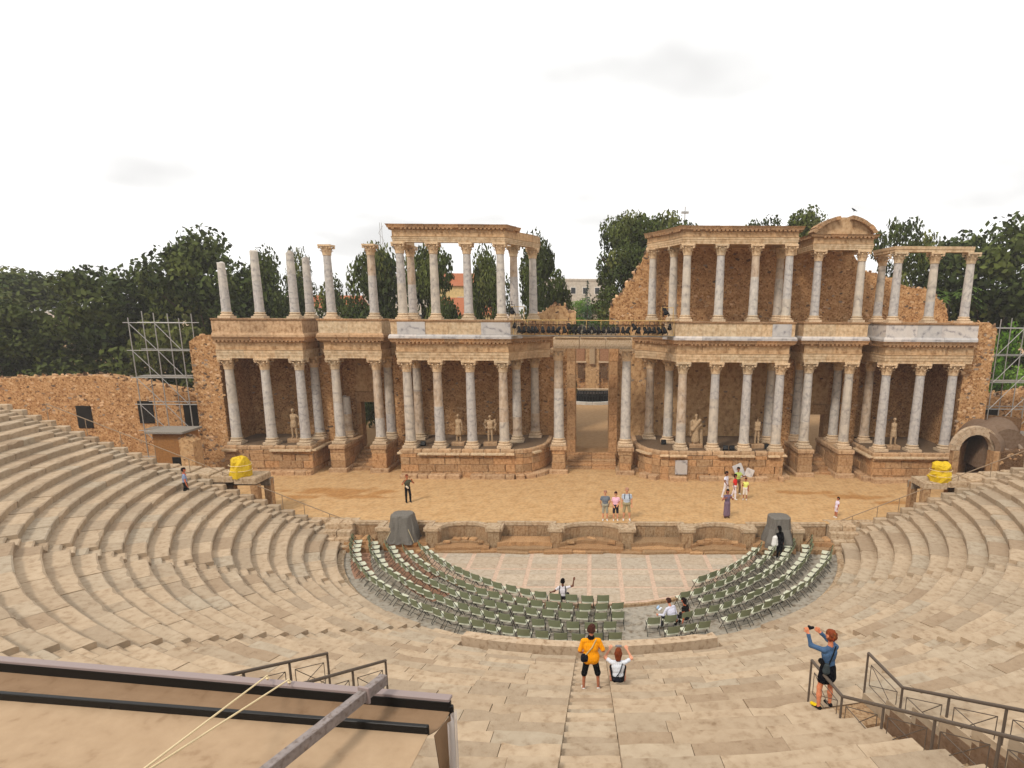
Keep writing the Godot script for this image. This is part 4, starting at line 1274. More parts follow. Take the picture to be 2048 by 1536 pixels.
func stage_building() -> void:
	# the long rubble wall, in pieces between the doors
	var zf := -50.9; var zb := -52.3
	var flat := func(x0: float, x1: float, y: float) -> PackedVector2Array: return PackedVector2Array([v2(x0, y), v2(x1, y)])
	pier_wall("back_wall", "brown rubble wall behind the columns of the far left bay", -26.6, -18.4, zf, zb, 0.9, flat.call(-26.6, -18.4, 12.0), 6.0, M.rubble)
	pier_wall("back_wall", "brown rubble wall behind the left centre columns", -16.5, -1.9, zf, zb, 0.9, flat.call(-16.5, -1.9, 12.0), 6.0, M.rubble)
	pier_wall("back_wall", "brown rubble wall behind the right centre columns", 1.95, 16.6, zf, zb, 0.9, flat.call(1.95, 16.6, 12.0), 5.0, M.rubble_plain)
	pier_wall("back_wall", "brown rubble wall behind the columns of the far right bay", 18.5, 26.2, zf, zb, 0.9, flat.call(18.5, 26.2, 12.0), 5.0, M.rubble)
	pier_wall("back_wall", "rubble wall over the left side door", -18.4, -16.5, zf - 0.02, zb, 6.6, flat.call(-18.4, -16.5, 12.0), 6.0, M.rubble_plain)
	pier_wall("back_wall", "rubble wall over the right side door", 16.6, 18.5, zf - 0.02, zb, 5.85, flat.call(16.6, 18.5, 12.0), 3.0, M.rubble_plain)
	opening_frame("stone frame of the left side door above its steps", -18.1, -16.75, 2.35, 5.85, zf + 0.12)
	opening_frame("stone frame of the right side door above its steps", 16.85, 18.3, 2.35, 5.05, zf + 0.12)
	# piers standing forward between the columns
	for e in [[-20.0, -1, "left of the left door"], [-14.35, -1, "right of the left door"], [14.55, 1, "left of the right door"], [19.55, 1, "right of the right door"]]:
		pier_wall("wall_pier", "rubble wall pier standing forward %s" % e[2], e[0] - 0.62, e[0] + 0.62, -49.3, -50.9, 0.9, flat.call(e[0] - 0.62, e[0] + 0.62, 9.6), 9.0, M.rubble)
	for s in [-1, 1]:
		var jb := pier_wall("gate_pier", "tall pale rubble pier on the %s of the central gate" % ("left" if s < 0 else "right"), minf(s * 1.3, s * 1.95), maxf(s * 1.3, s * 1.95), -50.2, -53.0, 0.9, flat.call(minf(s * 1.3, s * 1.95), maxf(s * 1.3, s * 1.95), 10.9), 3.0, M.rubble_plain)
		for j in 9: block("quoin", jb, Vector3(s * 1.62, 1.5 + j * 1.02, -50.24), Vector3(0.62 if j % 2 else 0.68, 1.0, 0.2), pick(M.ashlar), 0.03)
	# lower podiums
	for s in [-1, 1]:
		var side := "left" if s < 0 else "right"
		var zc0 := -45.15 if s < 0 else -44.9
		var x0 := 5.45; var x1 := 13.55
		var arc := []
		for i in 7:
			var u := i / 6.0
			arc.append(v2(s * (x0 - 2.35 * sin(u * PI / 2)), zc0 - 3.9 + 3.9 * cos(u * PI / 2)))
		arc.append(v2(s * 3.1, -50.85))
		var face := []
		if s < 0:
			face = [v2(-x1, -50.8), v2(-x1, zc0), v2(-x0, zc0)]
			for i in range(1, arc.size()): face.append(arc[i])
		else:
			for i in range(arc.size() - 1, 0, -1): face.append(arc[i])
			face.append_array([v2(x0, zc0), v2(x1, zc0), v2(x1, -50.8)])
		var poly := off(face, -0.28)
		podium("ashlar stone podium under the %s centre columns, curving towards the gate" % side, face, poly)
		var za := -46.05 if s < 0 else -44.65
		var xa := 20.15 if s < 0 else 19.75
		var xb := 26.5 if s < 0 else 26.0
		face = [v2(-xb, za), v2(-xa, za), v2(-xa, -50.8)] if s < 0 else [v2(xa, -50.8), v2(xa, za), v2(xb, za)]
		poly = off(face, -0.28)
		poly.append(v2(s * xb, -50.8))
		podium("ashlar stone podium under the columns at the far %s end" % side, face, poly)
	pedestal("stone pedestal under the left column of the left side door", -18.57, -46.6, -50.6, 0.56)
	pedestal("stone pedestal under the right column of the left side door", -15.54, -46.55, -50.6, 0.56)
	pedestal("stone pedestal under the left column of the right side door", 15.42, -45.85, -50.6, 0.56)
	pedestal("stone pedestal under the right column of the right side door", 18.27, -45.7, -50.6, 0.56)
	pedestal("worn block pedestal under the left gate column", -2.43, -46.45, -47.75, 0.56, 0.25)
	pedestal("worn block pedestal under the right gate column", 2.44, -46.2, -47.5, 0.56, 0.25)
	steps("stone steps rising to the left side door", -18.0, -16.1, -47.2, -51.0, STAGE, 2.35, 6)
	steps("stone steps rising to the right side door", 15.98, 17.7, -46.5, -51.0, STAGE, 2.35, 6)
	steps("broad stone steps rising to the central gate", -1.85, 1.85, -47.7, -50.6, STAGE, GARDEN, 5)
	# columns: [x, z, kind]
	var low := [
		[-25.9, -46.9, 0, "first from the left in the lower row of the far left bay"], [-23.3, -46.8, 0, "second in the lower row of the far left bay"], [-20.8, -46.7, 2, "third in the lower row of the far left bay"], [-20.72, -49.0, 2, "set back at the right end of the far left bay, lower row"],
		[-18.56, -47.45, 0, "left of the left side door, on a tall pedestal"], [-15.55, -47.35, 0, "right of the left side door, on a tall pedestal"], [-15.36, -49.3, 2, "behind the right pedestal of the left side door"],
		[-12.98, -45.95, 1, "first in the lower row of the left centre bay"], [-10.87, -45.95, 2, "second in the lower row of the left centre bay"], [-8.57, -45.95, 2, "third in the lower row of the left centre bay"], [-6.27, -45.95, 1, "fourth in the lower row of the left centre bay"], [-13.1, -48.95, 3, "behind the first column of the left centre bay, lower row"], [-5.59, -48.2, 3, "in the curve left of the gate, nearer the front"], [-4.4, -50.0, 3, "in the curve left of the gate, nearer the wall"],
		[4.4, -49.7, 3, "in the curve right of the gate, nearer the wall"], [5.67, -48.15, 0, "in the curve right of the gate, nearer the front"], [6.32, -45.75, 1, "first in the lower row of the right centre bay"], [8.6, -45.7, 1, "second in the lower row of the right centre bay"], [10.82, -45.6, 0, "third in the lower row of the right centre bay"], [13.05, -45.45, 1, "fourth in the lower row of the right centre bay"], [13.25, -48.5, 0, "behind the fourth column of the right centre bay, lower row"],
		[15.42, -46.65, 1, "left of the right side door, on a tall pedestal"], [18.27, -46.5, 1, "right of the right side door, on a tall pedestal"], [15.6, -49.3, 0, "behind the left pedestal of the right side door"], [18.42, -49.05, 0, "behind the right pedestal of the right side door"],
		[20.68, -48.7, 3, "standing back at the left end of the far right bay, lower row"], [20.5, -45.55, 2, "first in the lower row of the far right bay"], [22.83, -45.45, 2, "second in the lower row of the far right bay"], [25.12, -45.5, 2, "third in the lower row of the far right bay"]]
	for c in low: column("veined grey marble column, %s" % c[3], "columns of the lower storey", c[0], c[1], POD, 9.5, 1.0, 0, c[2])
	column("short broken pinkish column in the left side doorway passage", "columns of the lower storey", -18.85, -49.9, POD, 6.35, 0.95, 1, 3)
	column("streaked white marble column on the left of the central gate", "columns of the lower storey", -2.43, -47.15, POD, 10.3, 1.06, 0, 0)
	column("streaked white marble column on the right of the central gate", "columns of the lower storey", 2.44, -46.9, POD, 10.3, 1.06, 0, 0)
	var lt := thing("gate_lintel", "pale straight stone lintel over the central gate columns", "lintel")
	for j in 3: block("lintel_block", lt, Vector3(-1.85 + j * 1.86, 10.68, -46.98), Vector3(1.845, 0.74, 0.95), pick(M.base), 0.02)
	for j in 3: block("crown_block", lt, Vector3(-1.8 + j * 1.8, 11.1, -46.94), Vector3(1.7, 0.1, 1.08), pick(M.arch), 0.02)
	# entablatures and upper podiums
	for s in [-1, 1]:
		var side := "left" if s < 0 else "right"
		var zA := -46.45 if s < 0 else -45.15
		var zB := -47.05 if s < 0 else -46.2
		var zCc := -45.6 if s < 0 else -45.3
		var bays := [
			["far %s" % side, [v2(-26.4, zA), v2(-20.35, zA), v2(-20.35, -49.1)]],
			["%s side door" % side, [v2(-19.05, -49.2), v2(-19.05, zB), v2(-15.05, zB), v2(-15.05, -49.2)]],
			["%s centre" % side, [v2(-13.5, -49.2), v2(-13.5, zCc), v2(-5.8, zCc), v2(-5.3, -46.9), v2(-4.75, -48.0), v2(-4.05, -48.9), v2(-3.2, -49.5)]],
			["recess before the %s side door" % side, [v2(-20.3, -49.35), v2(-19.1, -49.35)]],
			["recess after the %s side door" % side, [v2(-15.0, -49.35), v2(-13.55, -49.35)]]]
		for b in bays.size():
			var pts: Array = bays[b][1]
			if s > 0:
				var m := []
				for i in range(pts.size() - 1, -1, -1): m.append(v2(-pts[i].x - (0.25 if b == 0 else (0.2 if b == 1 else 0.0)), pts[i].y))
				pts = m
			entablature("carved stone entablature of the lower storey, %s" % bays[b][0], "entablatures of the lower storey", pts, 9.5, 10.1, 10.62, 11.0, 1.0, 0.06 if s < 0 else 0.0)
			var plan := off(pts, -0.5)
			var deep := [v2(plan[0].x, -51.0)]
			deep.append_array(plan)
			deep.append(v2(plan[-1].x, -51.0))
			if b == 0:
				if s < 0: deep.remove_at(deep.size() - 1); deep.append(v2(plan[-1].x, -51.0))
			var sl := thing("bay_ceiling", "stone slab roofing the lower storey, %s" % bays[b][0], "slab", Vector3.ZERO, 0, "slabs over the lower storey")
			slab("slab", sl, deep, 9.9, 10.98, M.ashlar[0])
			if b < 3:
				var up := off(pts, 0.22 if b != 2 else 0.25)
				if b == 2:   # the upper podium stops before the gate
					up = [up[0], up[1], up[2], up[3]] if s < 0 else [up[3], up[4], up[5], up[6]]
				var ud := [v2(up[0].x, -51.5)]
				var inner := off(up, -0.2)
				ud = [v2(inner[0].x, -51.0)]
				ud.append_array(inner)
				ud.append(v2(inner[-1].x, -51.0))
				var fm: Array = M.arch if b != 0 else M.ashlar_pale
				if b == 0 and s > 0: fm = M.marble_slab
				upper_base("pale stone podium of the upper storey, %s" % bays[b][0], up, ud, fm, M.marble_slab if (b == 2 or s > 0) else M.ashlar_pale)
	# marble facing slabs on the centre podiums
	for e in [[-12.35, -45.335, 1.9, "left end of the upper podium, left centre bay"], [-6.6, -45.335, 2.0, "right end of the upper podium, left centre bay"], [12.85, -45.035, 1.3, "right end of the upper podium, right centre bay"]]:
		var ms := thing("marble_panel", "blue-grey marble panel on the %s" % e[3], "panel", Vector3.ZERO, 0, "marble panels of the upper podiums")
		block("panel", ms, Vector3(e[0], 11.69, e[1]), Vector3(e[2], 0.82, 0.05), M.marble_slab[0], 0.01)
	# upper columns
	var up_c := [
		[-25.6, -46.9, 15.95, 1, "first broken shaft from the left in the upper row, shortest"], [-23.25, -46.85, 16.75, 2, "second broken shaft from the left in the upper row, knob on top"], [-20.8, -46.85, 16.65, 2, "third broken shaft from the left in the upper row"], [-20.6, -48.9, 16.45, 1, "broken shaft standing back behind the third, upper row"],
		[-18.5, -47.5, 17.25, 0, "lone column with a capital over the left side door, left one"], [-15.45, -47.45, 17.3, 0, "lone column with a capital over the left side door, right one"],
		[-13.0, -45.95, 17.3, 0, "first of the upper row in the left centre bay"], [-13.05, -48.75, 17.3, 0, "behind the first of the upper row in the left centre bay"], [-10.75, -45.95, 17.3, 0, "second of the upper row in the left centre bay"], [-8.5, -45.95, 17.3, 0, "third of the upper row in the left centre bay"], [-6.25, -45.95, 17.3, 0, "fourth of the upper row in the left centre bay"], [-5.6, -48.0, 17.3, 0, "fifth of the upper row in the left centre bay, set back"], [-4.4, -49.7, 17.3, 0, "last of the upper row in the left centre bay, farthest back"],
		[4.4, -49.7, 17.35, 0, "first of the upper row in the right centre bay, farthest back"], [5.72, -48.05, 17.35, 0, "second of the upper row in the right centre bay, set back"], [6.35, -45.8, 17.3, 0, "third of the upper row in the right centre bay, at the corner"], [8.6, -45.75, 17.3, 0, "fourth of the upper row in the right centre bay"], [10.95, -45.7, 17.3, 0, "fifth of the upper row in the right centre bay"], [13.2, -45.65, 17.3, 0, "sixth of the upper row in the right centre bay"], [13.3, -48.2, 17.3, 0, "behind the sixth of the upper row in the right centre bay"],
		[15.5, -46.7, 17.05, 0, "left column under the broken curved pediment"], [18.48, -46.65, 17.05, 0, "right column under the broken curved pediment"],
		[20.75, -48.6, 16.9, 0, "set back under the plain beam at the far right, upper row"], [20.6, -45.75, 16.88, 0, "left front column under the plain beam at the far right, upper row"], [23.05, -45.75, 16.88, 0, "middle front column under the plain beam at the far right, upper row"], [25.5, -45.75, 16.88, 0, "last column on the right of the upper row"]]
	for c in up_c: column("grey marble column, %s" % c[4], "columns of the upper storey", c[0], c[1], 12.25, c[2], 0.88, c[3], 2 if c[0] > 19.0 or c[0] < -18 else rng.randi() % 3)
	# upper entablatures
	entablature("entablature on the free-standing upper columns left of the gate", "entablatures of the upper storey", [v2(-13.35, -49.1), v2(-13.35, -45.65), v2(-5.9, -45.65), v2(-5.25, -47.3)], 17.3, 17.66, 18.08, 18.42, 0.85, 0.0)
	var bt := thing("beam", "plain stone beam running back on the upper columns left of the gate", "beam")
	run(bt, "architrave_block", [v2(-5.24, -47.32), v2(-4.3, -49.0), v2(-3.9, -50.2)], prof(P_ARCH, 17.3, 0.36, 0.85), M.arch, 1.8)
	run(bt, "frieze_block", [v2(-5.24, -47.32), v2(-4.3, -49.0), v2(-3.9, -50.2)], prof(P_FRZ, 17.66, 0.5, 0.85), M.frieze, 1.8)
	entablature("entablature with a jutting cornice on the upper columns right of the gate", "entablatures of the upper storey", [v2(4.0, -50.2), v2(5.3, -47.6), v2(6.0, -45.45), v2(13.6, -45.35), v2(13.6, -50.4)], 17.3, 17.75, 18.06, 18.42, 0.85, 0.0)
	var cs := thing("bay_ceiling", "stone slab roofing the upper storey right of the gate", "slab", Vector3.ZERO, 0, "slabs over the upper storey")
	slab("slab", cs, [v2(4.4, -50.4), v2(5.7, -47.8), v2(6.4, -45.9), v2(13.1, -45.85), v2(13.1, -50.4)], 17.5, 18.3, M.ashlar[1])
	entablature("entablature over the recess between the right bays of the upper storey", "entablatures of the upper storey", [v2(13.7, -49.6), v2(14.85, -49.6)], 16.95, 17.4, 17.75, 18.0, 0.85, 0.0)
	entablature("entablature under the broken curved pediment", "entablatures of the upper storey", [v2(14.95, -50.4), v2(14.95, -46.3), v2(19.0, -46.3), v2(19.0, -50.4)], 17.05, 17.45, 17.8, 18.05, 0.8, 0.0)
	var pc := thing("bay_ceiling", "stone slab roofing the upper storey under the pediment", "slab", Vector3.ZERO, 0, "slabs over the upper storey")
	slab("slab", pc, [v2(15.3, -50.4), v2(15.3, -46.7), v2(18.65, -46.7), v2(18.65, -50.4)], 17.3, 18.0, M.ashlar[1])
	var fb := thing("beam", "plain stone beam on the upper columns at the far right", "beam")
	run(fb, "beam_block", [v2(20.15, -48.9), v2(20.15, -45.4), v2(25.45, -45.4)], [v2(-0.6, 16.88), v2(0, 16.88), v2(0.0, 17.04), v2(0.04, 17.05), v2(0.06, 17.24), v2(-0.6, 17.24)], M.arch, 1.9)
	# broken curved pediment
	var pd := thing("pediment", "broken curved stone pediment over the right side door", "pediment")
	var tym := PackedVector2Array()
	for i in 13:
		var a := PI * (0.17 + 0.66 * i / 12.0)
		tym.append(v2(16.97 + 2.12 * cos(a), 17.42 + 1.75 * sin(a)))
	tym.append(v2(15.1, 18.05)); tym.append(v2(18.85, 18.05))
	var mb := MB.new()
	mb.prism(tym, -47.2, -46.45, Vector3.RIGHT, Vector3.UP, Vector3.BACK)
	build("tympanum", mb, M.frieze[0], pd)
	for i in 14:
		if i == 6 or i == 7: continue
		var a0 := PI * (0.15 + 0.70 * i / 14.0) + 0.005; var a1 := PI * (0.15 + 0.70 * (i + 1) / 14.0) - 0.005
		var rr := PackedVector2Array()
		var ro := 1.32 + rng.randf_range(-0.02, 0.02)
		for q in [[1.0, a0], [ro * 0.86, a0], [ro * 0.86, a1], [1.0, a1]]: rr.append(v2(16.97 + 2.2 * q[0] * cos(q[1]), 17.3 + 1.72 * q[0] * sin(q[1])))
		mb = MB.new()
		mb.prism(rr, -47.25, -46.05, Vector3.RIGHT, Vector3.UP, Vector3.BACK)
		build("arch_block", mb, pick(M.cornice), pd)
	# upper rubble wall on the right, ragged
	var tops := PackedVector2Array([v2(1.3, 12.9), v2(1.5, 13.6), v2(1.9, 13.9), v2(2.3, 14.3), v2(2.7, 15.1), v2(3.0, 15.2), v2(3.3, 15.9), v2(3.7, 16.5), v2(4.1, 17.35), v2(5.2, 17.6), v2(13.7, 17.6), v2(15.0, 17.3), v2(19.3, 17.3), v2(19.8, 16.6), v2(20.3, 15.9), v2(21.3, 15.8), v2(21.9, 15.3), v2(22.5, 15.5), v2(23.1, 15.0), v2(24.0, 14.75), v2(25.6, 14.65), v2(26.1, 14.0), v2(26.7, 13.6), v2(27.1, 12.6)])
	pier_wall("upper_wall", "tall ragged rubble wall behind the upper columns on the right", 1.3, 27.1, -50.75, -52.2, 11.9, tops, 7.0, M.rubble)
	pier_wall("upper_wall", "low ruined rubble wall left of the gate on the upper level", -4.3, -1.3, -50.8, -52.2, 11.9, PackedVector2Array([v2(-4.3, 12.5), v2(-3.6, 12.9), v2(-3.2, 13.2), v2(-2.2, 13.25), v2(-1.9, 12.9), v2(-1.3, 12.7)]), 6.0, M.rubble_plain)
	# ragged ends of the stage building
	pier_wall("end_pier", "ragged rubble pier at the left end of the stage building", -28.5, -26.55, -46.9, -51.5, 0.9, PackedVector2Array([v2(-28.5, 10.6), v2(-27.9, 11.0), v2(-26.9, 11.1), v2(-26.55, 10.6)]), 22.0, M.rubble)
	pier_wall("end_pier", "ragged rubble pier at the right end of the stage building", 26.05, 28.0, -45.9, -51.5, 0.9, PackedVector2Array([v2(26.05, 12.0), v2(26.7, 12.2), v2(27.4, 12.3), v2(28.0, 11.9)]), 22.0, M.rubble)
	# statues
	var sc := Color(0.8, 0.72, 0.6)
	var sk := {"top": sc, "low": sc, "skin": sc, "shoe": sc, "cell": 0.022}
	var st := [
		["slim pale marble statue near the third column of the far left bay", -22.0, -47.6, 2.15, {"arm_l": [Vector3(-0.6, -0.7, 0), Vector3(0.2, -1, -0.3)], "no_arm_r": true, "skirt": 0.2, "flare": 0.15}],
		["pale marble statue in a short tunic, left one of the left centre bay", -9.7, -46.7, 1.95, {"arm_l": [Vector3(-0.25, -1, 0), Vector3(0, -1, -0.1)], "no_arm_r": true, "skirt": 0.42, "flare": 0.19}],
		["pale marble statue with a cloak, right one of the left centre bay", -7.4, -46.7, 1.9, {"arm_l": [Vector3(-0.7, -0.7, 0), Vector3(0.5, -0.7, -0.5)], "arm_r": [Vector3(0.7, -0.6, 0), Vector3(-0.5, -0.6, -0.4)], "wide": 1.25, "extra": [[Vector3(-0.3, 1.4, 0.1), Vector3(-0.34, 0.75, 0.1), 0.09, 0.07], [Vector3(0.3, 1.4, 0.1), Vector3(0.34, 0.8, 0.1), 0.09, 0.07]]}],
		["bearded draped marble statue, left one of the right centre bay", 7.5, -46.45, 2.1, {"arm_l": [Vector3(-0.25, -0.9, -0.2), Vector3(0.7, -0.3, -0.6)], "arm_r": [Vector3(0.3, -1, 0), Vector3(0.05, -1, -0.25)], "wide": 1.35, "skirt": 0.75, "flare": 0.22, "extra": [[Vector3(-0.22, 1.4, -0.05), Vector3(0.25, 0.85, -0.12), 0.1, 0.12], [Vector3(0.3, 1.3, 0), Vector3(0.33, 0.5, 0), 0.1, 0.08], [Vector3(0, 1.53, -0.09), Vector3(0, 1.45, -0.1), 0.05, 0.03], [Vector3(-0.35, 0.75, 0.1), Vector3(-0.38, 0.0, 0.1), 0.13, 0.15]]}],
		["headless marble torso statue with broken arms, right one of the right centre bay", 11.95, -46.4, 1.95, {"has_head": false, "arm_l": [Vector3(-0.5, -1, 0), Vector3(0, -1, 0)], "arm_r": [Vector3(0.5, -1, 0), Vector3(0, -1, 0)], "no_arm_l": true, "no_arm_r": true, "wide": 1.2}],
		["small marble statue without arms, in the far right bay", 21.75, -46.2, 1.95, {"no_arm_l": true, "no_arm_r": true, "leg_l": [Vector3(-0.15, -1, -0.1), Vector3(-0.1, -1, 0.2)], "skirt": 0.3, "flare": 0.15}]]
	for e in st:
		var o: Dictionary = sk.duplicate()
		o.merge(e[4], true)
		var t := person(e[0], "statues on the podiums", Vector3(e[1], POD + 0.28, e[2]), PI + rng.randf_range(-0.2, 0.2), e[3], o, "statue", M.statue)
		block("plinth", t, Vector3(0, -0.15, 0), Vector3(1.0, 0.28, 0.62), M.ashlar_pale[1], 0.03)
	# loose marble on the right centre podium
	var mt := thing("marble_slab", "grey marble slab set against the podium right of the gate", "slab", Vector3(6.0, 0, 0))
	block("slab", mt, Vector3(0.32, 2.16, -44.78), Vector3(0.86, 1.0, 0.1), M.marble_slab[1], 0.02)
	mt = thing("marble_slab", "broken white carved marble slab leaning on the podium behind the visitors", "slab", Vector3(10.35, 2.0, -44.52), 0.1)
	var lb := block("slab", mt, Vector3.ZERO, Vector3(0.7, 0.95, 0.12), M.marble_slab[2], 0.03); lb.rotation = Vector3(-0.3, 0, 0.35)
	var lb2 := block("fragment", mt, Vector3(0.75, -0.15, 0.05), Vector3(0.6, 0.6, 0.16), M.marble_slab[3], 0.08); lb2.rotation = Vector3(-0.2, 0, -0.4)
	# small floodlights standing on the podiums
	for e in [[-12.2, -46.3, "beside the first column of the left centre bay"], [9.5, -45.35, "left of a pair in the right centre bay"], [9.95, -45.35, "right of a pair in the right centre bay"], [5.3, -47.3, "in the curve right of the gate"], [12.6, -45.9, "beside the headless statue"]]:
		var fl := thing("floodlight", "small black floodlight on the podium %s" % e[2], "floodlight", Vector3(e[0], POD, e[1]), rng.randf_range(-0.3, 0.3), "floodlights on the podiums")
		mb = MB.new(); mb.cbox(Vector3(0, 0.2, 0), Vector3(0.36, 0.3, 0.22), 0.03, Basis(Vector3.RIGHT, -0.4)); build("housing", mb, M.black, fl)
		mb = MB.new(); mb.box(Vector3(0, 0.03, 0), Vector3(0.4, 0.05, 0.1)); build("bracket", mb, M.black_metal, fl)

func gantry() -> void:
	var t := thing("light_gantry", "yellow railed walkway over the gate carrying black spotlights", "railing")
	for y in [11.33, 12.28]:
		var mb := MB.new(); mb.tube(Vector3(-5.35, y, -45.05), Vector3(5.5, y, -44.85), 0.03, 0.03, 6); build("rail", mb, M.rail_yellow, t)
	for i in 12:
		var x := lerpf(-5.35, 5.5, i / 11.0)
		var mb := MB.new(); mb.tube(Vector3(x, 11.3, -44.95), Vector3(x, 12.3, -44.95), 0.024, 0.024, 6); build("post", mb, M.rail_yellow, t)
	for s in [-1, 1]:
		var mb := MB.new()
		for e in [[Vector3(s * 5.42, 12.3, -44.95), Vector3(s * 5.42, 13.15, -44.95)], [Vector3(s * 5.42, 13.15, -44.95), Vector3(s * 4.7, 13.15, -45.8)], [Vector3(s * 4.7, 13.15, -45.8), Vector3(s * 4.7, 11.3, -45.8)]]: mb.tube(e[0], e[1], 0.024, 0.024, 6)
		build("end_frame", mb, M.rail_yellow, t)
	for i in 7: block("deck_board", t, Vector3(lerpf(-4.7, 4.8, i / 6.0), 11.22, -45.5), Vector3(1.56, 0.06, 0.9), M.plank, 0.01)
	# wall behind the deck
	var proto: Node3D = null
	var xs := [-5.25, -4.95, -4.62, -4.3, -4.05, -3.8, -3.35, -2.95, -2.65, -2.3, -1.9, -1.6, -1.25, -0.9, -0.55, -0.2, 0.1, 0.42, 0.75, 1.08, 1.4, 1.72, 2.05, 2.38, 2.78, 3.1, 3.55, 3.85, 4.15, 4.5, 4.85, 5.2]
	for i in xs.size():
		var up: bool = i in [0, 11, 24, 31]
		var at := Vector3(xs[i], 11.95 if not up else 12.18, -44.78)
		var label := "black stage spotlight hung on the yellow railing, %s from the left" % ORD[i]
		var g := "spotlights on the gantry"
		if proto == null:
			proto = thing("spotlight", label, "spotlight", at, 0, g)
			var mb := MB.new()
			mb.lathe(Vector3.ZERO, [Vector2(0, -0.2), Vector2(0.08, -0.19), Vector2(0.10, -0.08), Vector2(0.115, 0.13), Vector2(0.135, 0.16), Vector2(0.135, 0.2), Vector2(0.11, 0.2), Vector2(0.10, 0.15)], 12)
			var can := build("housing", mb, M.black, proto)
			can.rotation = Vector3(2.3, 0, 0); can.position.y = -0.24
			mb = MB.new(); mb.lathe(Vector3(0, 0.15, 0), [Vector2(0.1, 0), Vector2(0, 0.01)], 12)
			var ln := build("lens", mb, M.lens, can)
			mb = MB.new()
			for s in [-1, 1]: mb.box(Vector3(s * 0.15, -0.12, 0), Vector3(0.015, 0.26, 0.04))
			mb.box(Vector3(0, 0.02, 0), Vector3(0.31, 0.02, 0.04)); mb.tube(Vector3(0, 0.02, 0), Vector3(0, 0.22, -0.1), 0.015, 0.015, 6)
			build("yoke", mb, M.black_metal, proto)
			mb = MB.new()
			for s in [-1, 1]: mb.box(Vector3(s * 0.15, 0.25, 0.06), Vector3(0.01, 0.14, 0.18))
			build("barn_door", mb, M.black_metal, can)
		else: dup(proto, "spotlight", label, g, at, rng.randf_range(-0.5, 0.5)).scale = Vector3.ONE * 1.12
	for e in [[-5.42, -44.95, "left"], [4.95, -45.6, "right"]]:
		var o := dup(proto, "spotlight", "black stage spotlight standing up above the %s end of the yellow railing" % e[2], "spotlights on the gantry", Vector3(e[0], 13.25, e[1]), 0.3)
		o.scale = Vector3(1.3, 1.3, 1.3)

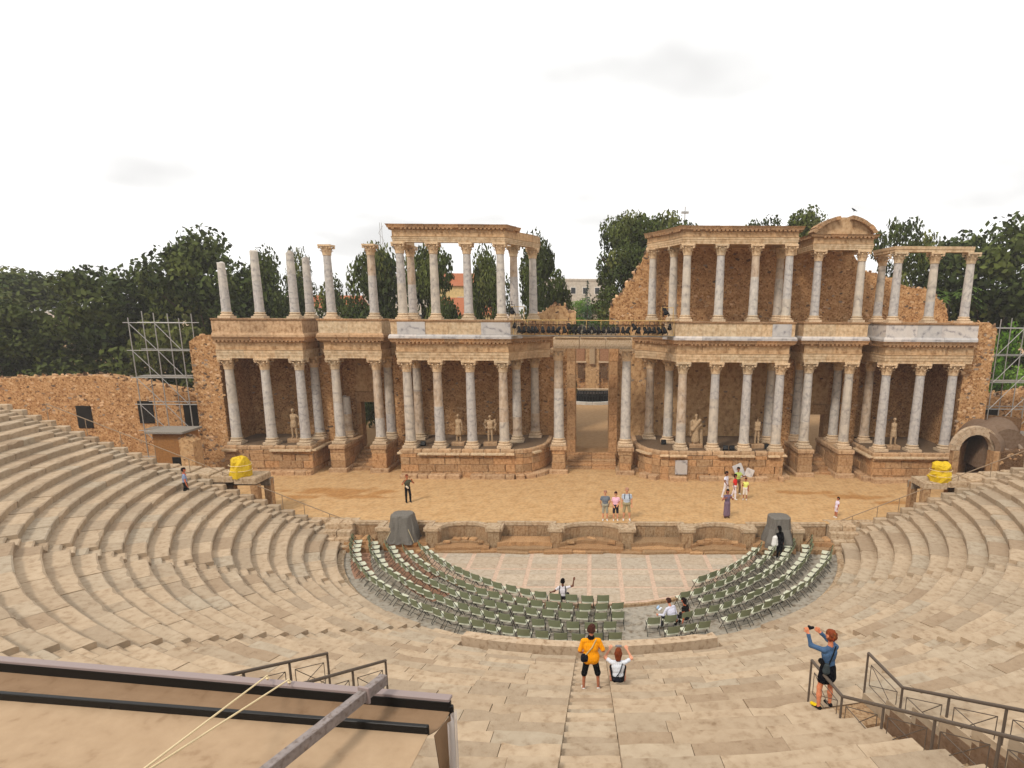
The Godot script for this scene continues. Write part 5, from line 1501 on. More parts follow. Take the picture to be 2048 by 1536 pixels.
# ---------------------------------------------------------------- stage front and sides
func pulpitum() -> void:
	var t := thing("pulpitum_wall", "low stage front wall with curved and square recesses", "wall")
	# [x from, x to, kind]: 0 pier, 1 curved recess, 2 square recess
	var bays := [[-13.5, -11.75, 2], [-11.75, -10.9, 0], [-10.9, -9.1, 2], [-9.1, -8.45, 0], [-8.45, -5.7, 1], [-5.7, -5.07, 0], [-5.07, -2.26, 2], [-2.26, -1.65, 0], [-1.65, 1.65, 1], [1.65, 2.31, 0], [2.31, 4.96, 2], [4.96, 5.6, 0], [5.6, 8.4, 1], [8.4, 9.0, 0], [9.0, 11.1, 2], [11.1, 11.65, 0], [11.65, 13.3, 2]]
	var zf := -34.0; var zb := -35.15
	var pts := []
	var line := []
	for b in bays:
		var x0: float = b[0]; var x1: float = b[1]
		var seg := []
		if b[2] == 0: seg = [v2(x0, zf), v2(x1, zf)]
		elif b[2] == 2: seg = [v2(x0, zb), v2(x1, zb)]
		else:
			for i in 9:
				var u := i / 8.0
				seg.append(v2(lerpf(x0, x1, 0.5 - 0.5 * cos(u * PI)), zf - 1.12 * pow(sin(u * PI), 0.8)))
		for q in seg:
			if line.is_empty() or line[-1].distance_to(q) > 0.03: line.append(q)
	run(t, "wall_stone", line, [v2(-0.25, 0.02), v2(0.0, 0.02), v2(0.0, 1.06), v2(-0.25, 1.06)], M.pulpit, 0.72)
	run(t, "kerb_stone", line, [v2(-0.26, 1.065), v2(0.03, 1.065), v2(0.05, 1.12), v2(0.03, 1.262), v2(-0.26, 1.262)], M.kerb, 1.0)
	# pier tops
	for b in bays:
		if b[2] == 0: block("pier_cap", t, Vector3((b[0] + b[1]) * 0.5, 1.128, (zf + zb) * 0.5 - 0.3), Vector3(b[1] - b[0] + 0.3, 0.215, 1.5), pick(M.kerb), 0.015)
		if b[2] == 0: block("pier_core", t, Vector3((b[0] + b[1]) * 0.5, 0.5, (zf + zb) * 0.5 - 0.25), Vector3(b[1] - b[0] - 0.1, 1.0, 1.2), pick(M.pulpit), 0.015)
		elif b[2] == 1: block("bench_slab", t, Vector3((b[0] + b[1]) * 0.5, 1.12, zf - 1.5), Vector3(b[1] - b[0] + 0.3, 0.24, 0.34), pick(M.kerb), 0.015)
		else: block("bench_slab", t, Vector3((b[0] + b[1]) * 0.5, 1.12, zf - 1.55), Vector3(b[1] - b[0] + 0.3, 0.24, 0.4), pick(M.kerb), 0.015)
	# worn ledges of rock along the foot
	var lt := thing("rock_ledge", "worn uneven stone ledge along the foot of the stage front", "ledge")
	for b in bays:
		var x0: float = b[0]; var x1: float = b[1]
		if b[2] == 0: continue
		for lay in 2:   # two worn sheets of bench, broken along their front edge
			var poly := PackedVector2Array()
			var n := 12
			for i in n + 1:
				var u := i / float(n)
				poly.append(v2(lerpf(x0 - 0.1, x1 + 0.1, u), zf - (1.02 - 0.16 * lay if b[2] == 2 else 1.05 * sin(u * PI) - 0.16 * lay) - 0.04))
			for i in n + 1:
				var u := 1.0 - i / float(n)
				poly.append(v2(lerpf(x0 - 0.1, x1 + 0.1, u), zf + 0.12 + 0.26 * lay - (0.0 if lay else 0.5 * sin(u * PI) * (1.0 if b[2] == 1 else 0.5)) + rng.randf_range(-0.09, 0.09)))
			var mb := MB.new()
			mb.prism(poly, -0.02, (0.44 if lay == 0 else 0.27) + rng.randf_range(-0.04, 0.04))
			build("ledge_stone", mb, pick(M.ledge), lt)
		if b[2] == 1:
			for i in 5:
				var u := (i + 0.5) / 5.0
				block("fallen_stone", lt, Vector3(lerpf(x0 + 0.2, x1 - 0.2, u), 0.44, zf - 0.75 * sin(u * PI)), Vector3(rng.randf_range(0.3, 0.55), rng.randf_range(0.1, 0.2), rng.randf_range(0.2, 0.35)), pick(M.ledge), 0.05, rng.randf_range(-0.5, 0.5), 0.03)
	var x := -9.6
	while x < 9.4:
		var w := rng.randf_range(0.7, 1.9)
		block("ledge_stone", lt, Vector3(x + w * 0.5, 0.06, -33.72 + rng.randf_range(-0.08, 0.06)), Vector3(w + 0.05, 0.2 + rng.randf_range(-0.06, 0.1), 0.46 + rng.randf_range(-0.1, 0.2)), pick(M.ledge), 0.05, rng.randf_range(-0.1, 0.1), 0.03)
		x += w
	# steps at both ends of the stage front
	for s in [-1, 1]:
		var side := "left" if s < 0 else "right"
		var q := thing("stage_steps", "three worn stone steps up to the stage at its %s end" % side, "steps", Vector3.ZERO, 0, "steps at the ends of the stage")
		for i in 4:
			for j in 2: block("step", q, Vector3(s * (13.35 + j * 0.78 + 0.39), 0.155 + 0.31 * i, -35.3 + (3 - i) * 0.19), Vector3(0.77, 0.31, 1.0 + (3 - i) * 0.38), pick(M.kerb), 0.04, 0, 0.02)
		q = thing("low_wall", "rough low masonry at the %s end of the stage front" % side, "wall", Vector3.ZERO, 0, "masonry beside the stage steps")
		ashlar(q, v2(minf(s * 13.4, s * 11.9), -34.3), v2(maxf(s * 13.4, s * 11.9), -34.3), [-0.05, 0.32, 0.62], 0.6, 0.6, M.ledge, 0.06, "stone")

func stage_floor() -> void:
	var mb := MB.new()
	mb.colored = true
	var nz := FastNoiseLite.new(); nz.seed = 4; nz.frequency = 0.16; nz.fractal_octaves = 3
	var nx := 220; var nzn := 70
	var damp := [[-16.6, -41.3, 3.8, 1.0], [-15.2, -40.2, 2.6, 0.6], [17.2, -40.7, 2.4, 0.6], [14.4, -41.6, 3.0, 0.5], [19.2, -39.3, 2.0, 0.45], [-18.4, -40.0, 1.6, 0.5]]
	var pts := PackedVector3Array(); var cols := PackedColorArray()
	for i in nx + 1:
		for j in nzn + 1:
			var x := -31.0 + 62.0 * i / nx; var z := -52.4 + 17.3 * j / nzn
			var fade := clampf((-35.6 - z) / 1.2, 0.0, 1.0)
			pts.append(Vector3(x, STAGE + nz.get_noise_2d(x, z) * 0.06 * fade, z))
			var w := 0.0
			for e in damp:
				var d := Vector2((x - e[0]) / e[2], (z - e[1]) / e[3]).length() + 0.75 * nz.get_noise_2d(x * 4.0 + 50.0, z * 6.0)
				w = maxf(w, 1.0 - smoothstep(0.55, 1.05, d))
			var tone := 1.0 + 0.05 * nz.get_noise_2d(x * 2.0, z * 3.0 + 90.0)
			cols.append(Color(1, 1, 1).lerp(Color(0.80, 0.66, 0.50), minf(1.0, w * 1.2)) * tone)
	var at := func(i: int, j: int) -> int: return clampi(i, 0, nx) * (nzn + 1) + clampi(j, 0, nzn)
	var nrm := PackedVector3Array()
	for i in nx + 1:
		for j in nzn + 1:
			nrm.append((pts[at.call(i, j + 1)] - pts[at.call(i, j - 1)]).cross(pts[at.call(i + 1, j)] - pts[at.call(i - 1, j)]).normalized())
	for i in nx:
		for j in nzn:
			var q := [at.call(i, j + 1), at.call(i + 1, j + 1), at.call(i + 1, j), at.call(i, j)]
			if absf(pts[q[0]].x) > 13.3 and pts[q[0]].z > -35.75: continue
			for e in [[0, 1, 2], [0, 2, 3]]:
				for o in [0, 2, 1]:
					var k: int = q[e[o]]
					mb.v.append(pts[k]); mb.n.append(nrm[k]); mb.c.append(cols[k])
	M.sand.vertex_color_use_as_albedo = true
	struct("stage_floor", mb, M.sand)
	for s in [-1, 1]:
		var t := thing("stage_edge", "rough stone edge of the stage floor at the %s end above the steps" % ("left" if s < 0 else "right"), "kerb", Vector3.ZERO, 0, "stone edges at the ends of the stage")
		for i in 4:
			block("edge_block", t, Vector3(s * (13.75 + i * 0.92), 0.74, -35.78), Vector3(0.905, 1.03, 0.3), pick(M.kerb), 0.03)

func ground() -> void:
	var mb := MB.new()
	# one sheet: the garden and town level, dug out for the theatre, rising behind the seats
	var h := func(x: float, z: float) -> float:
		var r := Vector2(x, z - ZC).length()
		if z > -52.0 and absf(x) < 30.5 and z < -34.0: return -0.3
		if z >= -36.0 and r < 37.0: return -0.3
		var hill := clampf((z + 36.0) / 20.0, 0.0, 1.0) * 9.0
		return GARDEN + hill
	var xs := [-1500.0, -500.0, -200.0]; var zs := [-1500.0, -500.0, -200.0]
	for i in 61: xs.append(-120.0 + 4.0 * i)
	xs.append_array([-30.5, 30.5, -31.0, 31.0])
	xs.append_array([200.0, 500.0, 1500.0]); xs.sort()
	for i in 61: zs.append(-140.0 + 4.0 * i)
	zs.append_array([-52.0, -52.3, -34.0])
	zs.append_array([200.0, 500.0, 1500.0]); zs.sort()
	for i in xs.size() - 1:
		for j in zs.size() - 1:
			if xs[i + 1] - xs[i] < 1e-3 or zs[j + 1] - zs[j] < 1e-3: continue
			var p := [v2(xs[i], zs[j + 1]), v2(xs[i + 1], zs[j + 1]), v2(xs[i + 1], zs[j]), v2(xs[i], zs[j])]
			var q := []
			for e in p: q.append(Vector3(e.x, h.call(e.x, e.y), e.y))
			mb.quad(q[0], q[1], q[2], q[3])
	struct("ground", mb, M.garden)

func handrail(s: float, label: String) -> void:
	var t := thing("handrail", label, "handrail", Vector3.ZERO, 0, "handrails at the ends of the seats")
	var at := func(x: float) -> Vector3: return Vector3(s * x, 0.90 + (x - 13.5) * 0.416, WING_Z - 1.3)
	var xs := [13.6, 15.0, 16.4, 17.6, 19.2, 20.8, 22.6, 24.4, 26.2, 28.0, 30.0]
	for i in xs.size():
		var p: Vector3 = at.call(xs[i])
		var mb := MB.new()
		mb.tube(p - Vector3.UP * (1.0 if i > 0 else 0.55), p, 0.02, 0.02, 6)
		build("post", mb, M.rail_pale, t)
		if i > 0:
			mb = MB.new(); mb.tube(at.call(xs[i - 1]), p, 0.026, 0.026, 7)
			build("rail", mb, M.rail_pale, t)

func lumpy(p: Node, called: String, m: Material, o: Vector3, prof_r: Array, k: int, wob: float, sq := 0.0, pleat := 0.0) -> void:
	# wrapped bundle: rings of (r, y) with uneven folds
	var mb := MB.new()
	var rings := []
	for j in prof_r.size():
		var ring := []
		for i in k:
			var a := TAU * i / k
			var box := pow(pow(absf(cos(a)), 4.0) + pow(absf(sin(a)), 4.0), -0.25)
			var r: float = prof_r[j].x * lerpf(1.0, box, sq) * (1.0 + wob * (sin(a * 5 + j * 1.3) * 0.4 + rng.randf_range(-0.6, 0.6)))
			r *= 1.0 + pleat * (1.0 - float(j) / prof_r.size()) * sin(a * 11.0 + 1.5 * sin(a * 3.0) + j * 0.25)
			ring.append(o + Vector3(cos(a) * r, prof_r[j].y + rng.randf_range(-wob, wob) * 0.25, -sin(a) * r))
		rings.append(ring)
	for j in rings.size() - 1:
		for i in k:
			var i2 := (i + 1) % k
			mb.quad(rings[j][i], rings[j][i2], rings[j + 1][i2], rings[j + 1][i])
	var c := Vector3.ZERO
	for q in rings[-1]: c += q
	c /= k
	for i in k: mb.tri(rings[-1][i], rings[-1][(i + 1) % k], c + Vector3.UP * 0.03)
	build(called, mb, m, p)

func sides() -> void:
	for s in [-1, 1]:
		var side := "left" if s < 0 else "right"
		# vaulted side passage: flat stone roof stepping up, dark mouth towards the stage
		var t := thing("side_passage", "stone roofed side passage beside the stage on the %s" % side, "passage", Vector3.ZERO, 0, "side passages")
		for i in 6:
			var x0 := 18.9 + i * 1.3
			block("roof_slab", t, Vector3(s * (x0 + 0.65), 3.35 + i * 0.10 + (0.1 if s < 0 else 0.0), WING_Z - 2.05), Vector3(1.29, 0.36, 1.7), pick(M.kerb), 0.04, 0, 0.02)
		block("side_beam", t, Vector3(s * 22.8, 3.0, WING_Z - 2.95), Vector3(7.8, 0.42, 0.5), M.concrete, 0.03)
		for e in [[19.1, -1.45], [19.1, -2.95], [21.3, -2.95]]:
			block("pillar", t, Vector3(s * e[0], 2.0, WING_Z + e[1]), Vector3(0.42, 2.4, 0.42), pick(M.ashlar), 0.03)
		block("inner_wall", t, Vector3(s * 23.5, 1.9, WING_Z - 2.2), Vector3(4.0, 2.2, 1.2), M.dark_stone, 0.05)
		# yellow bundle on the roof
		var b := thing("tarp_bundle", "bright yellow tarpaulin bundle tied on the %s side passage roof" % side, "tarpaulin", Vector3(s * 20.0, 3.6 if s < 0 else 3.5, WING_Z - 1.75), 0.2 * s, "yellow tarpaulin bundles")
		if s < 0: lumpy(b, "cover", M.tarp_yellow, Vector3.ZERO, [v2(0.56, 0), v2(0.60, 0.3), v2(0.52, 0.62), v2(0.45, 0.9), v2(0.36, 1.08), v2(0.2, 1.12)], 15, 0.24)
		else: lumpy(b, "cover", M.tarp_yellow, Vector3.ZERO, [v2(0.52, 0), v2(0.60, 0.3), v2(0.54, 0.5), v2(0.42, 0.66), v2(0.52, 0.82), v2(0.50, 1.02), v2(0.34, 1.12)], 15, 0.2)
		for e in [0.38, 0.7]:
			var mb := MB.new()
			mb.lathe(Vector3(0, e, 0), [v2(0.60, -0.012), v2(0.625, 0), v2(0.60, 0.012)], 14)
			build("cord", mb, M.rope, b)
		# scaffold towers behind the ends of the stage building
		var sc := thing("scaffold", "grey tube scaffold tower at the %s end of the stage building" % side, "scaffold", Vector3.ZERO, 0, "scaffold towers")
		var xs := [28.7, 30.4, 32.2] if s < 0 else [28.5, 30.2, 32.0]
		for x in xs:
			for z in [-46.4, -47.9]:
				var mb := MB.new(); mb.tube(Vector3(s * x, 1.0, z), Vector3(s * x, 12.2 + rng.randf() * 0.6, z), 0.035, 0.035, 6); build("standard", mb, M.scaffold, sc)
		for y in [2.4, 4.3, 6.2, 8.1, 10.0, 11.9]:
			for z in [-46.4, -47.9]:
				var mb := MB.new(); mb.tube(Vector3(s * (xs[0] - 0.5), y, z), Vector3(s * (xs[2] + 0.4), y, z), 0.03, 0.03, 6); build("ledger", mb, M.scaffold, sc)
			for i in 2:
				var a: float = xs[i]; var c: float = xs[i + 1]
				var mb := MB.new(); mb.tube(Vector3(s * a, y - 1.9, -46.35), Vector3(s * c, y, -46.35), 0.026, 0.026, 6); build("brace", mb, M.scaffold, sc)
			if y in [4.3, 8.1]:
				for j in 3: block("deck_board", sc, Vector3(s * (xs[0] + xs[2]) * 0.5, y + 0.06, -46.7 - j * 0.42), Vector3(xs[2] - xs[0] + 0.3, 0.05, 0.38), M.plank, 0.01)
		# rough building behind the scaffold, black panels painting the shade inside its openings
		var rb := pier_wall("side_building", "rough ruined masonry building beyond the %s scaffold" % side, minf(s * 28.6, s * 46.0), maxf(s * 28.6, s * 46.0), -49.2, -51.0, 0.9, PackedVector2Array([v2(minf(s * 28.6, s * 46.0), 7.6 if s < 0 else 6.3), v2(s * 37.0, 7.9), v2(maxf(s * 28.6, s * 46.0), 6.3 if s < 0 else 7.0)]), 9.0, M.rubble)
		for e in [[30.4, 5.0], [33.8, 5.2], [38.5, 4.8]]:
			block("opening_shade", rb, Vector3(s * e[0], e[1], -49.2), Vector3(1.1, 1.7, 0.12), M.black_metal, 0.01)
	# gate arch on the right
	var ar := thing("arch_gate", "round stone arch of the side entrance with pale wedge stones", "arch")
	var o := Vector3(24.7, 4.3, -41.0)
	for i in 13:
		var a0 := PI * i / 13.0 + 0.006; var a1 := PI * (i + 1) / 13.0 - 0.006
		for ring in 2:
			var r0 := 1.04 + ring * 0.31; var r1 := r0 + (0.30 if ring == 0 else 0.22)
			var poly := PackedVector2Array([v2(r0 * cos(a0), r0 * sin(a0)), v2(r1 * cos(a0), r1 * sin(a0)), v2(r1 * cos(a1), r1 * sin(a1)), v2(r0 * cos(a1), r0 * sin(a1))])
			var mb := MB.new()
			mb.prism(poly, -0.35, 0.06 - ring * 0.05 + rng.randf_range(-0.02, 0.02), Vector3.RIGHT, Vector3.UP, Vector3.BACK, o)
			build("arch_stone", mb, pick(M.parapet), ar)
	for s in [-1, 1]:
		for j in 4: block("jamb_stone", ar, o + Vector3(s * 1.22, -0.36 - j * 0.7, -0.15), Vector3(0.4, 0.685, 0.5), pick(M.ashlar), 0.03)
	# passage behind the arch: walls with thickness and a dark end
	var away := Vector3(0.66, 0, -0.75).normalized(); var across := Vector3(0.75, 0, 0.66).normalized()
	var pt := -atan2(across.z, across.x)
	for s in [-1, 1]: block("passage_wall", ar, o + across * (s * 1.18) + away * 3.7 - Vector3.UP * 1.2, Vector3(0.3, 2.5, 6.8), M.ashlar[2], 0.02, pt)
	block("passage_end", ar, o + away * 7.2 - Vector3.UP * 0.5, Vector3(2.6, 3.8, 0.3), M.dark_stone, 0.02, pt)
	var shell := MB.new()
	for i in 14:
		var a0 := PI * i / 14.0; var a1 := PI * (i + 1) / 14.0
		var poly := PackedVector2Array([v2(1.05 * cos(a0), 1.05 * sin(a0)), v2(1.36 * cos(a0), 1.36 * sin(a0)), v2(1.36 * cos(a1), 1.36 * sin(a1)), v2(1.05 * cos(a1), 1.05 * sin(a1))])
		shell.prism(poly, 0.45, 7.1, across, Vector3.UP, away, o)
	build("passage_vault", shell, M.vault, ar)
	var vb := MB.new()
	var ring1 := []; var ring2 := []
	for i in 17:
		var a := PI * i / 16.0
		ring1.append(Vector3(27.1 + 1.75 * cos(a), 3.0 + 2.6 * sin(a), -41.6)); ring2.append(Vector3(27.6 + 1.75 * cos(a), 3.0 + 2.6 * sin(a), -46.5))
	for i in 16: vb.quad(ring1[i], ring2[i], ring2[i + 1], ring1[i + 1])
	var fc := PackedVector2Array()
	for q in ring1: fc.append(v2(q.x, q.y))
	vb.prism(fc, -42.2, -41.62, Vector3.RIGHT, Vector3.UP, Vector3.BACK)
	var va := thing("vault", "weathered grey-brown barrel vault beside the right arch", "vault")
	build("shell", vb, M.vault, va)
	pier_wall("gate_wall", "dark rough masonry below the vault, right of the arch", 26.0, 32.0, -40.8, -44.0, 0.9, PackedVector2Array([v2(26.0, 4.2), v2(32.0, 4.6)]), 12.0, M.dark_stone)
	# doorway wing on the left
	pier_wall("gate_wall", "worn masonry doorway wall behind the left tarpaulin bundle", -27.3, -26.4, -42.4, -43.4, 0.9, PackedVector2Array([v2(-27.3, 4.5), v2(-26.9, 4.6), v2(-26.4, 4.3)]), 10.0, M.rubble_plain)
	var lh := thing("lean_to", "small ochre lean-to with a flat board roof under the left scaffold", "shed", Vector3(-28.2, 0, -43.6))
	block("wall", lh, Vector3(0, 3.0, 0), Vector3(2.0, 3.6, 1.8), mat(Color(0.62, 0.44, 0.26), "blotch", 1.2, 0.9), 0.02)
	block("roof_board", lh, Vector3(0, 4.9, 0.1), Vector3(2.5, 0.14, 2.3), M.plank, 0.02)
	block("door", lh, Vector3(0.55, 2.2, 0.92), Vector3(0.8, 2.0, 0.06), M.black_metal, 0.01)
	# covered loudspeakers at the stage front
	for s in [-1, 1]:
		var side := "left" if s < 0 else "right"
		var x := -10.45 if s < 0 else 10.4
		var q := thing("covered_speaker", "loudspeaker stack wrapped in a grey tarpaulin, %s of the stage front" % side, "loudspeaker", Vector3(x, 0.02, -34.5), 0.05 * s, "wrapped loudspeakers")
		if s < 0:
			block("base", q, Vector3(0, 0.2, 0.1), Vector3(1.85, 0.4, 1.2), M.wood, 0.02)
			for e in 3:
				var cm := MB.new(); cm.tube(Vector3(-0.8 + e * 0.8, 0.5, 0.72), Vector3(-0.1 + e * 0.15, 1.85, 0.52), 0.012, 0.012, 5); build("cord", cm, M.rope, q)
			lumpy(q, "cover", M.tarp_grey, Vector3(0, 0.42, 0), [v2(0.84, 0), v2(0.80, 0.15), v2(0.75, 0.4), v2(0.68, 0.75), v2(0.63, 1.1), v2(0.58, 1.42), v2(0.55, 1.52), v2(0.48, 1.54)], 44, 0.035, 0.9, 0.10)
		else:
			block("base", q, Vector3(0, 0.08, 0.0), Vector3(1.7, 0.16, 1.2), M.black_metal, 0.02)
			lumpy(q, "cover", M.tarp_grey, Vector3(0, 0.17, 0), [v2(0.86, 0), v2(0.82, 0.35), v2(0.70, 0.75), v2(0.60, 1.1), v2(0.57, 1.4), v2(0.56, 1.7), v2(0.52, 1.74)], 44, 0.03, 0.95, 0.10)

func awning() -> void:
	var t := thing("awning", "beige canvas awning stretched between dark bars at the bottom left", "awning")
	var F0 := Vector3(-1.45, 8.985, -6.03); var F1 := Vector3(-8.4, 8.985, -7.0)
	var B0 := Vector3(-1.58, 8.99, -5.62); var B1 := Vector3(-8.3, 8.99, -6.42)
	var bar := func(a: Vector3, b: Vector3, hgt: float, dep: float, lift: float) -> MB:
		var d := (b - a).normalized()
		var bs := Basis(d, Vector3.UP, d.cross(Vector3.UP))
		var mb := MB.new()
		mb.cbox((a + b) * 0.5 + Vector3.UP * lift, Vector3(a.distance_to(b), hgt, dep), 0.006, bs)
		return mb
	build("front_bar", bar.call(F0, F1, 0.11, 0.05, 0.0), M.black_metal, t)
	build("front_trim", bar.call(F0 + Vector3(0, 0, -0.02), F1 + Vector3(0, 0, -0.02), 0.03, 0.10, 0.075), M.aluminium, t)
	build("rear_bar", bar.call(B0, B1, 0.10, 0.05, 0.0), M.black_metal, t)
	var sheet := func(a: Vector3, b: Vector3, c: Vector3, d: Vector3, sag: float) -> MB:   # a, b front edge; c, d rear edge
		var mb := MB.new()
		var at := func(u: float, w: float) -> Vector3: return a.lerp(b, u).lerp(c.lerp(d, u), w) - Vector3.UP * (sag * sin(PI * w) * (0.8 + 0.2 * cos(u * 17.0)))
		for i in 24:
			for j in 6:
				var p: Vector3 = at.call(i / 24.0, j / 6.0); var q: Vector3 = at.call((i + 1) / 24.0, j / 6.0); var r: Vector3 = at.call((i + 1) / 24.0, (j + 1) / 6.0); var s: Vector3 = at.call(i / 24.0, (j + 1) / 6.0)
				mb.quad(p, s, r, q)
				var g := Vector3.UP * 0.008
				mb.quad(p - g, q - g, r - g, s - g)
		return mb
	build("front_canvas", sheet.call(F0 - Vector3.UP * 0.05, F1 - Vector3.UP * 0.05, B0 - Vector3.UP * 0.05, B1 - Vector3.UP * 0.05, 0.05), M.canvas, t)
	build("rear_canvas", sheet.call(B0 - Vector3.UP * 0.03, B1 - Vector3.UP * 0.03, Vector3(-1.75, 9.0, -4.3), Vector3(-8.2, 9.0, -4.9), 0.06), M.canvas_lit, t)
	var mb := MB.new()
	var e0 := F0 + Vector3(0.02, -0.06, 0.02); var e1 := B0 + Vector3(0.05, -0.06, 0); var e2 := Vector3(-1.5, 8.1, -5.75); var e3 := Vector3(-1.42, 8.1, -6.0)
	mb.quad(e0, e1, e2, e3)
	var th := Vector3(0.006, 0, 0.002)
	mb.quad(e0 + th, e3 + th, e2 + th, e1 + th)
	build("side_flap", mb, M.canvas, t)
	mb = MB.new()
	for i in 6:
		var a := Vector3(-1.40 + 0.03 * sin(i * 2.1), 8.98, -6.0 + i * 0.05); var b := Vector3(-1.40 + 0.03 * sin((i + 1) * 2.1), 8.98, -6.0 + (i + 1) * 0.05)
		mb.quad(a, b, b - Vector3.UP * 1.3, a - Vector3.UP * 1.3)
	build("plastic_curtain", mb, M.plastic, t)
	for e in [F0, F1, B0.lerp(B1, 0.5)]:
		mb = MB.new(); mb.tube(Vector3(e.x, 6.6, e.z), e, 0.03, 0.03, 8)
		build("post", mb, M.black_metal, t)
	var bm := thing("steel_beam", "grey painted steel beam lying across the awning", "beam")
	var a0 := Vector3(-2.15, 9.24, -6.12); var a1 := Vector3(-2.53, 9.28, -5.0)
	var a2 := a0 + (a1 - a0) * 2.6
	build("beam", bar.call(a0, a2, 0.11, 0.085, 0.0), M.steel, bm)
	build("bracket", bar.call(a0.lerp(a2, 0.10), a0.lerp(a2, 0.11), 0.17, 0.13, 0.0), M.aluminium, bm)
	for e in [[Vector3(-3.47, 9.15, -6.32), Vector3(-3.33, 9.5, -5.0), "left one of a pair of taut pale ropes over the awning"], [Vector3(-3.22, 9.13, -6.28), Vector3(-3.26, 9.45, -5.0), "right one of a pair of taut pale ropes over the awning"]]:
		var rp := MB.new(); rp.tube(e[0], e[0] + (e[1] - e[0]) * 1.8, 0.009, 0.009, 6)
		rp.lathe(e[0] - Vector3(0, 0.03, 0), [v2(0, -0.03), v2(0.022, 0), v2(0, 0.03)], 8)
		tag(build("rope", rp, M.rope, self), e[2], "rope", "ropes over the awning")

# ---------------------------------------------------------------- visitors
func visitors() -> void:
	var H := 1.0
	# near the camera
	var y1 := row_y(9)
	var p := person("man in a yellow shirt and black shorts standing on the central stair, seen from behind", "", Vector3(0.0, 3.17, -15.5), 0.05, 1.82, {
		"top": Color(0.93, 0.60, 0.07), "low": Color(0.055, 0.055, 0.065), "skin": Color(0.66, 0.42, 0.31), "shoe": Color(0.80, 0.79, 0.77), "cell": 0.014, "wide": 1.12, "hem": 1.02, "sleeve": 0.85, "hair": Color(0.27, 0.15, 0.12), "extra": [[Vector3(-0.07, 0.95, 0), Vector3(0.07, 0.95, 0), 0.145, 0.145], [Vector3(-0.07, 0.88, 0), Vector3(0.07, 0.88, 0), 0.142, 0.142], [Vector3(-0.02, 1.475, 0.015), Vector3(0.02, 1.475, 0.015), 0.066, 0.066, Color(0.08, 0.08, 0.09)]],
		"head": -0.45, "nod": -0.1, "leg_l": [Vector3(-0.2, -1, 0.02), Vector3(-0.04, -1, 0)], "leg_r": [Vector3(0.22, -1, 0.02), Vector3(0.05, -1, 0)],
		"arm_l": [Vector3(-0.3, -1, 0.05), Vector3(0.2, -0.6, -0.8)], "arm_r": [Vector3(0.42, -1, 0.1), Vector3(-0.25, -0.25, -0.95)], "curl": 0.9})
	var s := 1.82 / 1.75
	add_part(p, "bag_strap", [[Vector3(0.13, 1.44, 0.06) * s, Vector3(0.02, 1.25, 0.135) * s, 0.017, 0.017, Color(0.75, 0.68, 0.5)], [Vector3(0.02, 1.25, 0.135) * s, Vector3(-0.16, 1.02, 0.12) * s, 0.017, 0.017, Color(0.75, 0.68, 0.5)]])
	add_part(p, "shoulder_bag", [[Vector3(-0.19, 1.02, 0.12) * s, Vector3(-0.19, 0.92, 0.11) * s, 0.07, 0.075, Color(0.10, 0.10, 0.13)], [Vector3(-0.13, 1.0, 0.13) * s, Vector3(-0.13, 0.92, 0.12) * s, 0.06, 0.06, Color(0.10, 0.10, 0.13)]])
	p = person("woman in a white t-shirt sitting on the stair steps and raising a camera", "", Vector3(0.72, 3.30, -15.55), -0.05, 1.68, {
		"top": Color(0.83, 0.85, 0.88), "low": Color(0.09, 0.085, 0.09), "skin": Color(0.86, 0.62, 0.50), "shoe": Color(0.75, 0.5, 0.4), "cell": 0.014, "pelvis": 0.20, "wide": 0.95, "hem": 0.9, "sleeve": 0.55, "hair": Color(0.45, 0.22, 0.12), "hair_len": 0.17, "nod": 0.1, "lean": 0.08,
		"leg_l": [Vector3(-0.25, 0.5, -1), Vector3(-0.05, -1, -0.15)], "leg_r": [Vector3(0.2, 0.5, -1), Vector3(0.05, -1, -0.15)],
		"arm_l": [Vector3(-0.62, 0.15, -0.6), Vector3(0.5, 0.85, -0.25)], "arm_r": [Vector3(0.62, 0.15, -0.6), Vector3(-0.5, 0.85, -0.25)], "palm": Vector3(0, 0.2, -1), "curl": 1.1})
	s = 1.68 / 1.75
	add_part(p, "camera", [[Vector3(-0.06, 0.98, -0.34) * s, Vector3(0.06, 0.98, -0.34) * s, 0.032, 0.032, Color(0.5, 0.5, 0.52)]])
	add_part(p, "bag_strap", [[Vector3(0.12, 0.68, 0.075) * s, Vector3(0.05, 0.45, 0.13) * s, 0.015, 0.015, Color(0.13, 0.13, 0.15)], [Vector3(0.05, 0.45, 0.13) * s, Vector3(-0.08, 0.25, 0.14) * s, 0.015, 0.015, Color(0.13, 0.13, 0.15)]])
	add_part(p, "waist_bag", [[Vector3(-0.08, 0.22, 0.13) * s, Vector3(0.06, 0.20, 0.13) * s, 0.055, 0.055, Color(0.10, 0.10, 0.12)]])
	p = person("woman with curly red hair in a denim jacket aiming a camera beside the railing", "", Vector3(5.02, 4.72, -12.45), 0.45, 1.74, {
		"top": Color(0.27, 0.37, 0.49), "low": Color(0.045, 0.045, 0.055), "skin": Color(0.80, 0.50, 0.36), "shoe": Color(0.10, 0.10, 0.10), "cell": 0.014, "wide": 0.95, "hem": 0.55, "sleeve": 2.0, "hair": Color(0.48, 0.235, 0.13), "curly": true, "head": 0.1,
		"leg_l": [Vector3(-0.16, -1, -0.1), Vector3(-0.08, -1, 0.12)], "leg_r": [Vector3(0.08, -1, 0), Vector3(0.02, -1, 0.05)],
		"arm_l": [Vector3(-0.35, 0.05, -0.75), Vector3(-0.1, 1.0, -0.35)], "arm_r": [Vector3(0.12, 0.1, -0.9), Vector3(-0.75, 0.75, -0.3)], "palm": Vector3(0, 0.3, -1), "curl": 1.1, "skirt": 0.22, "flare": 0.155})
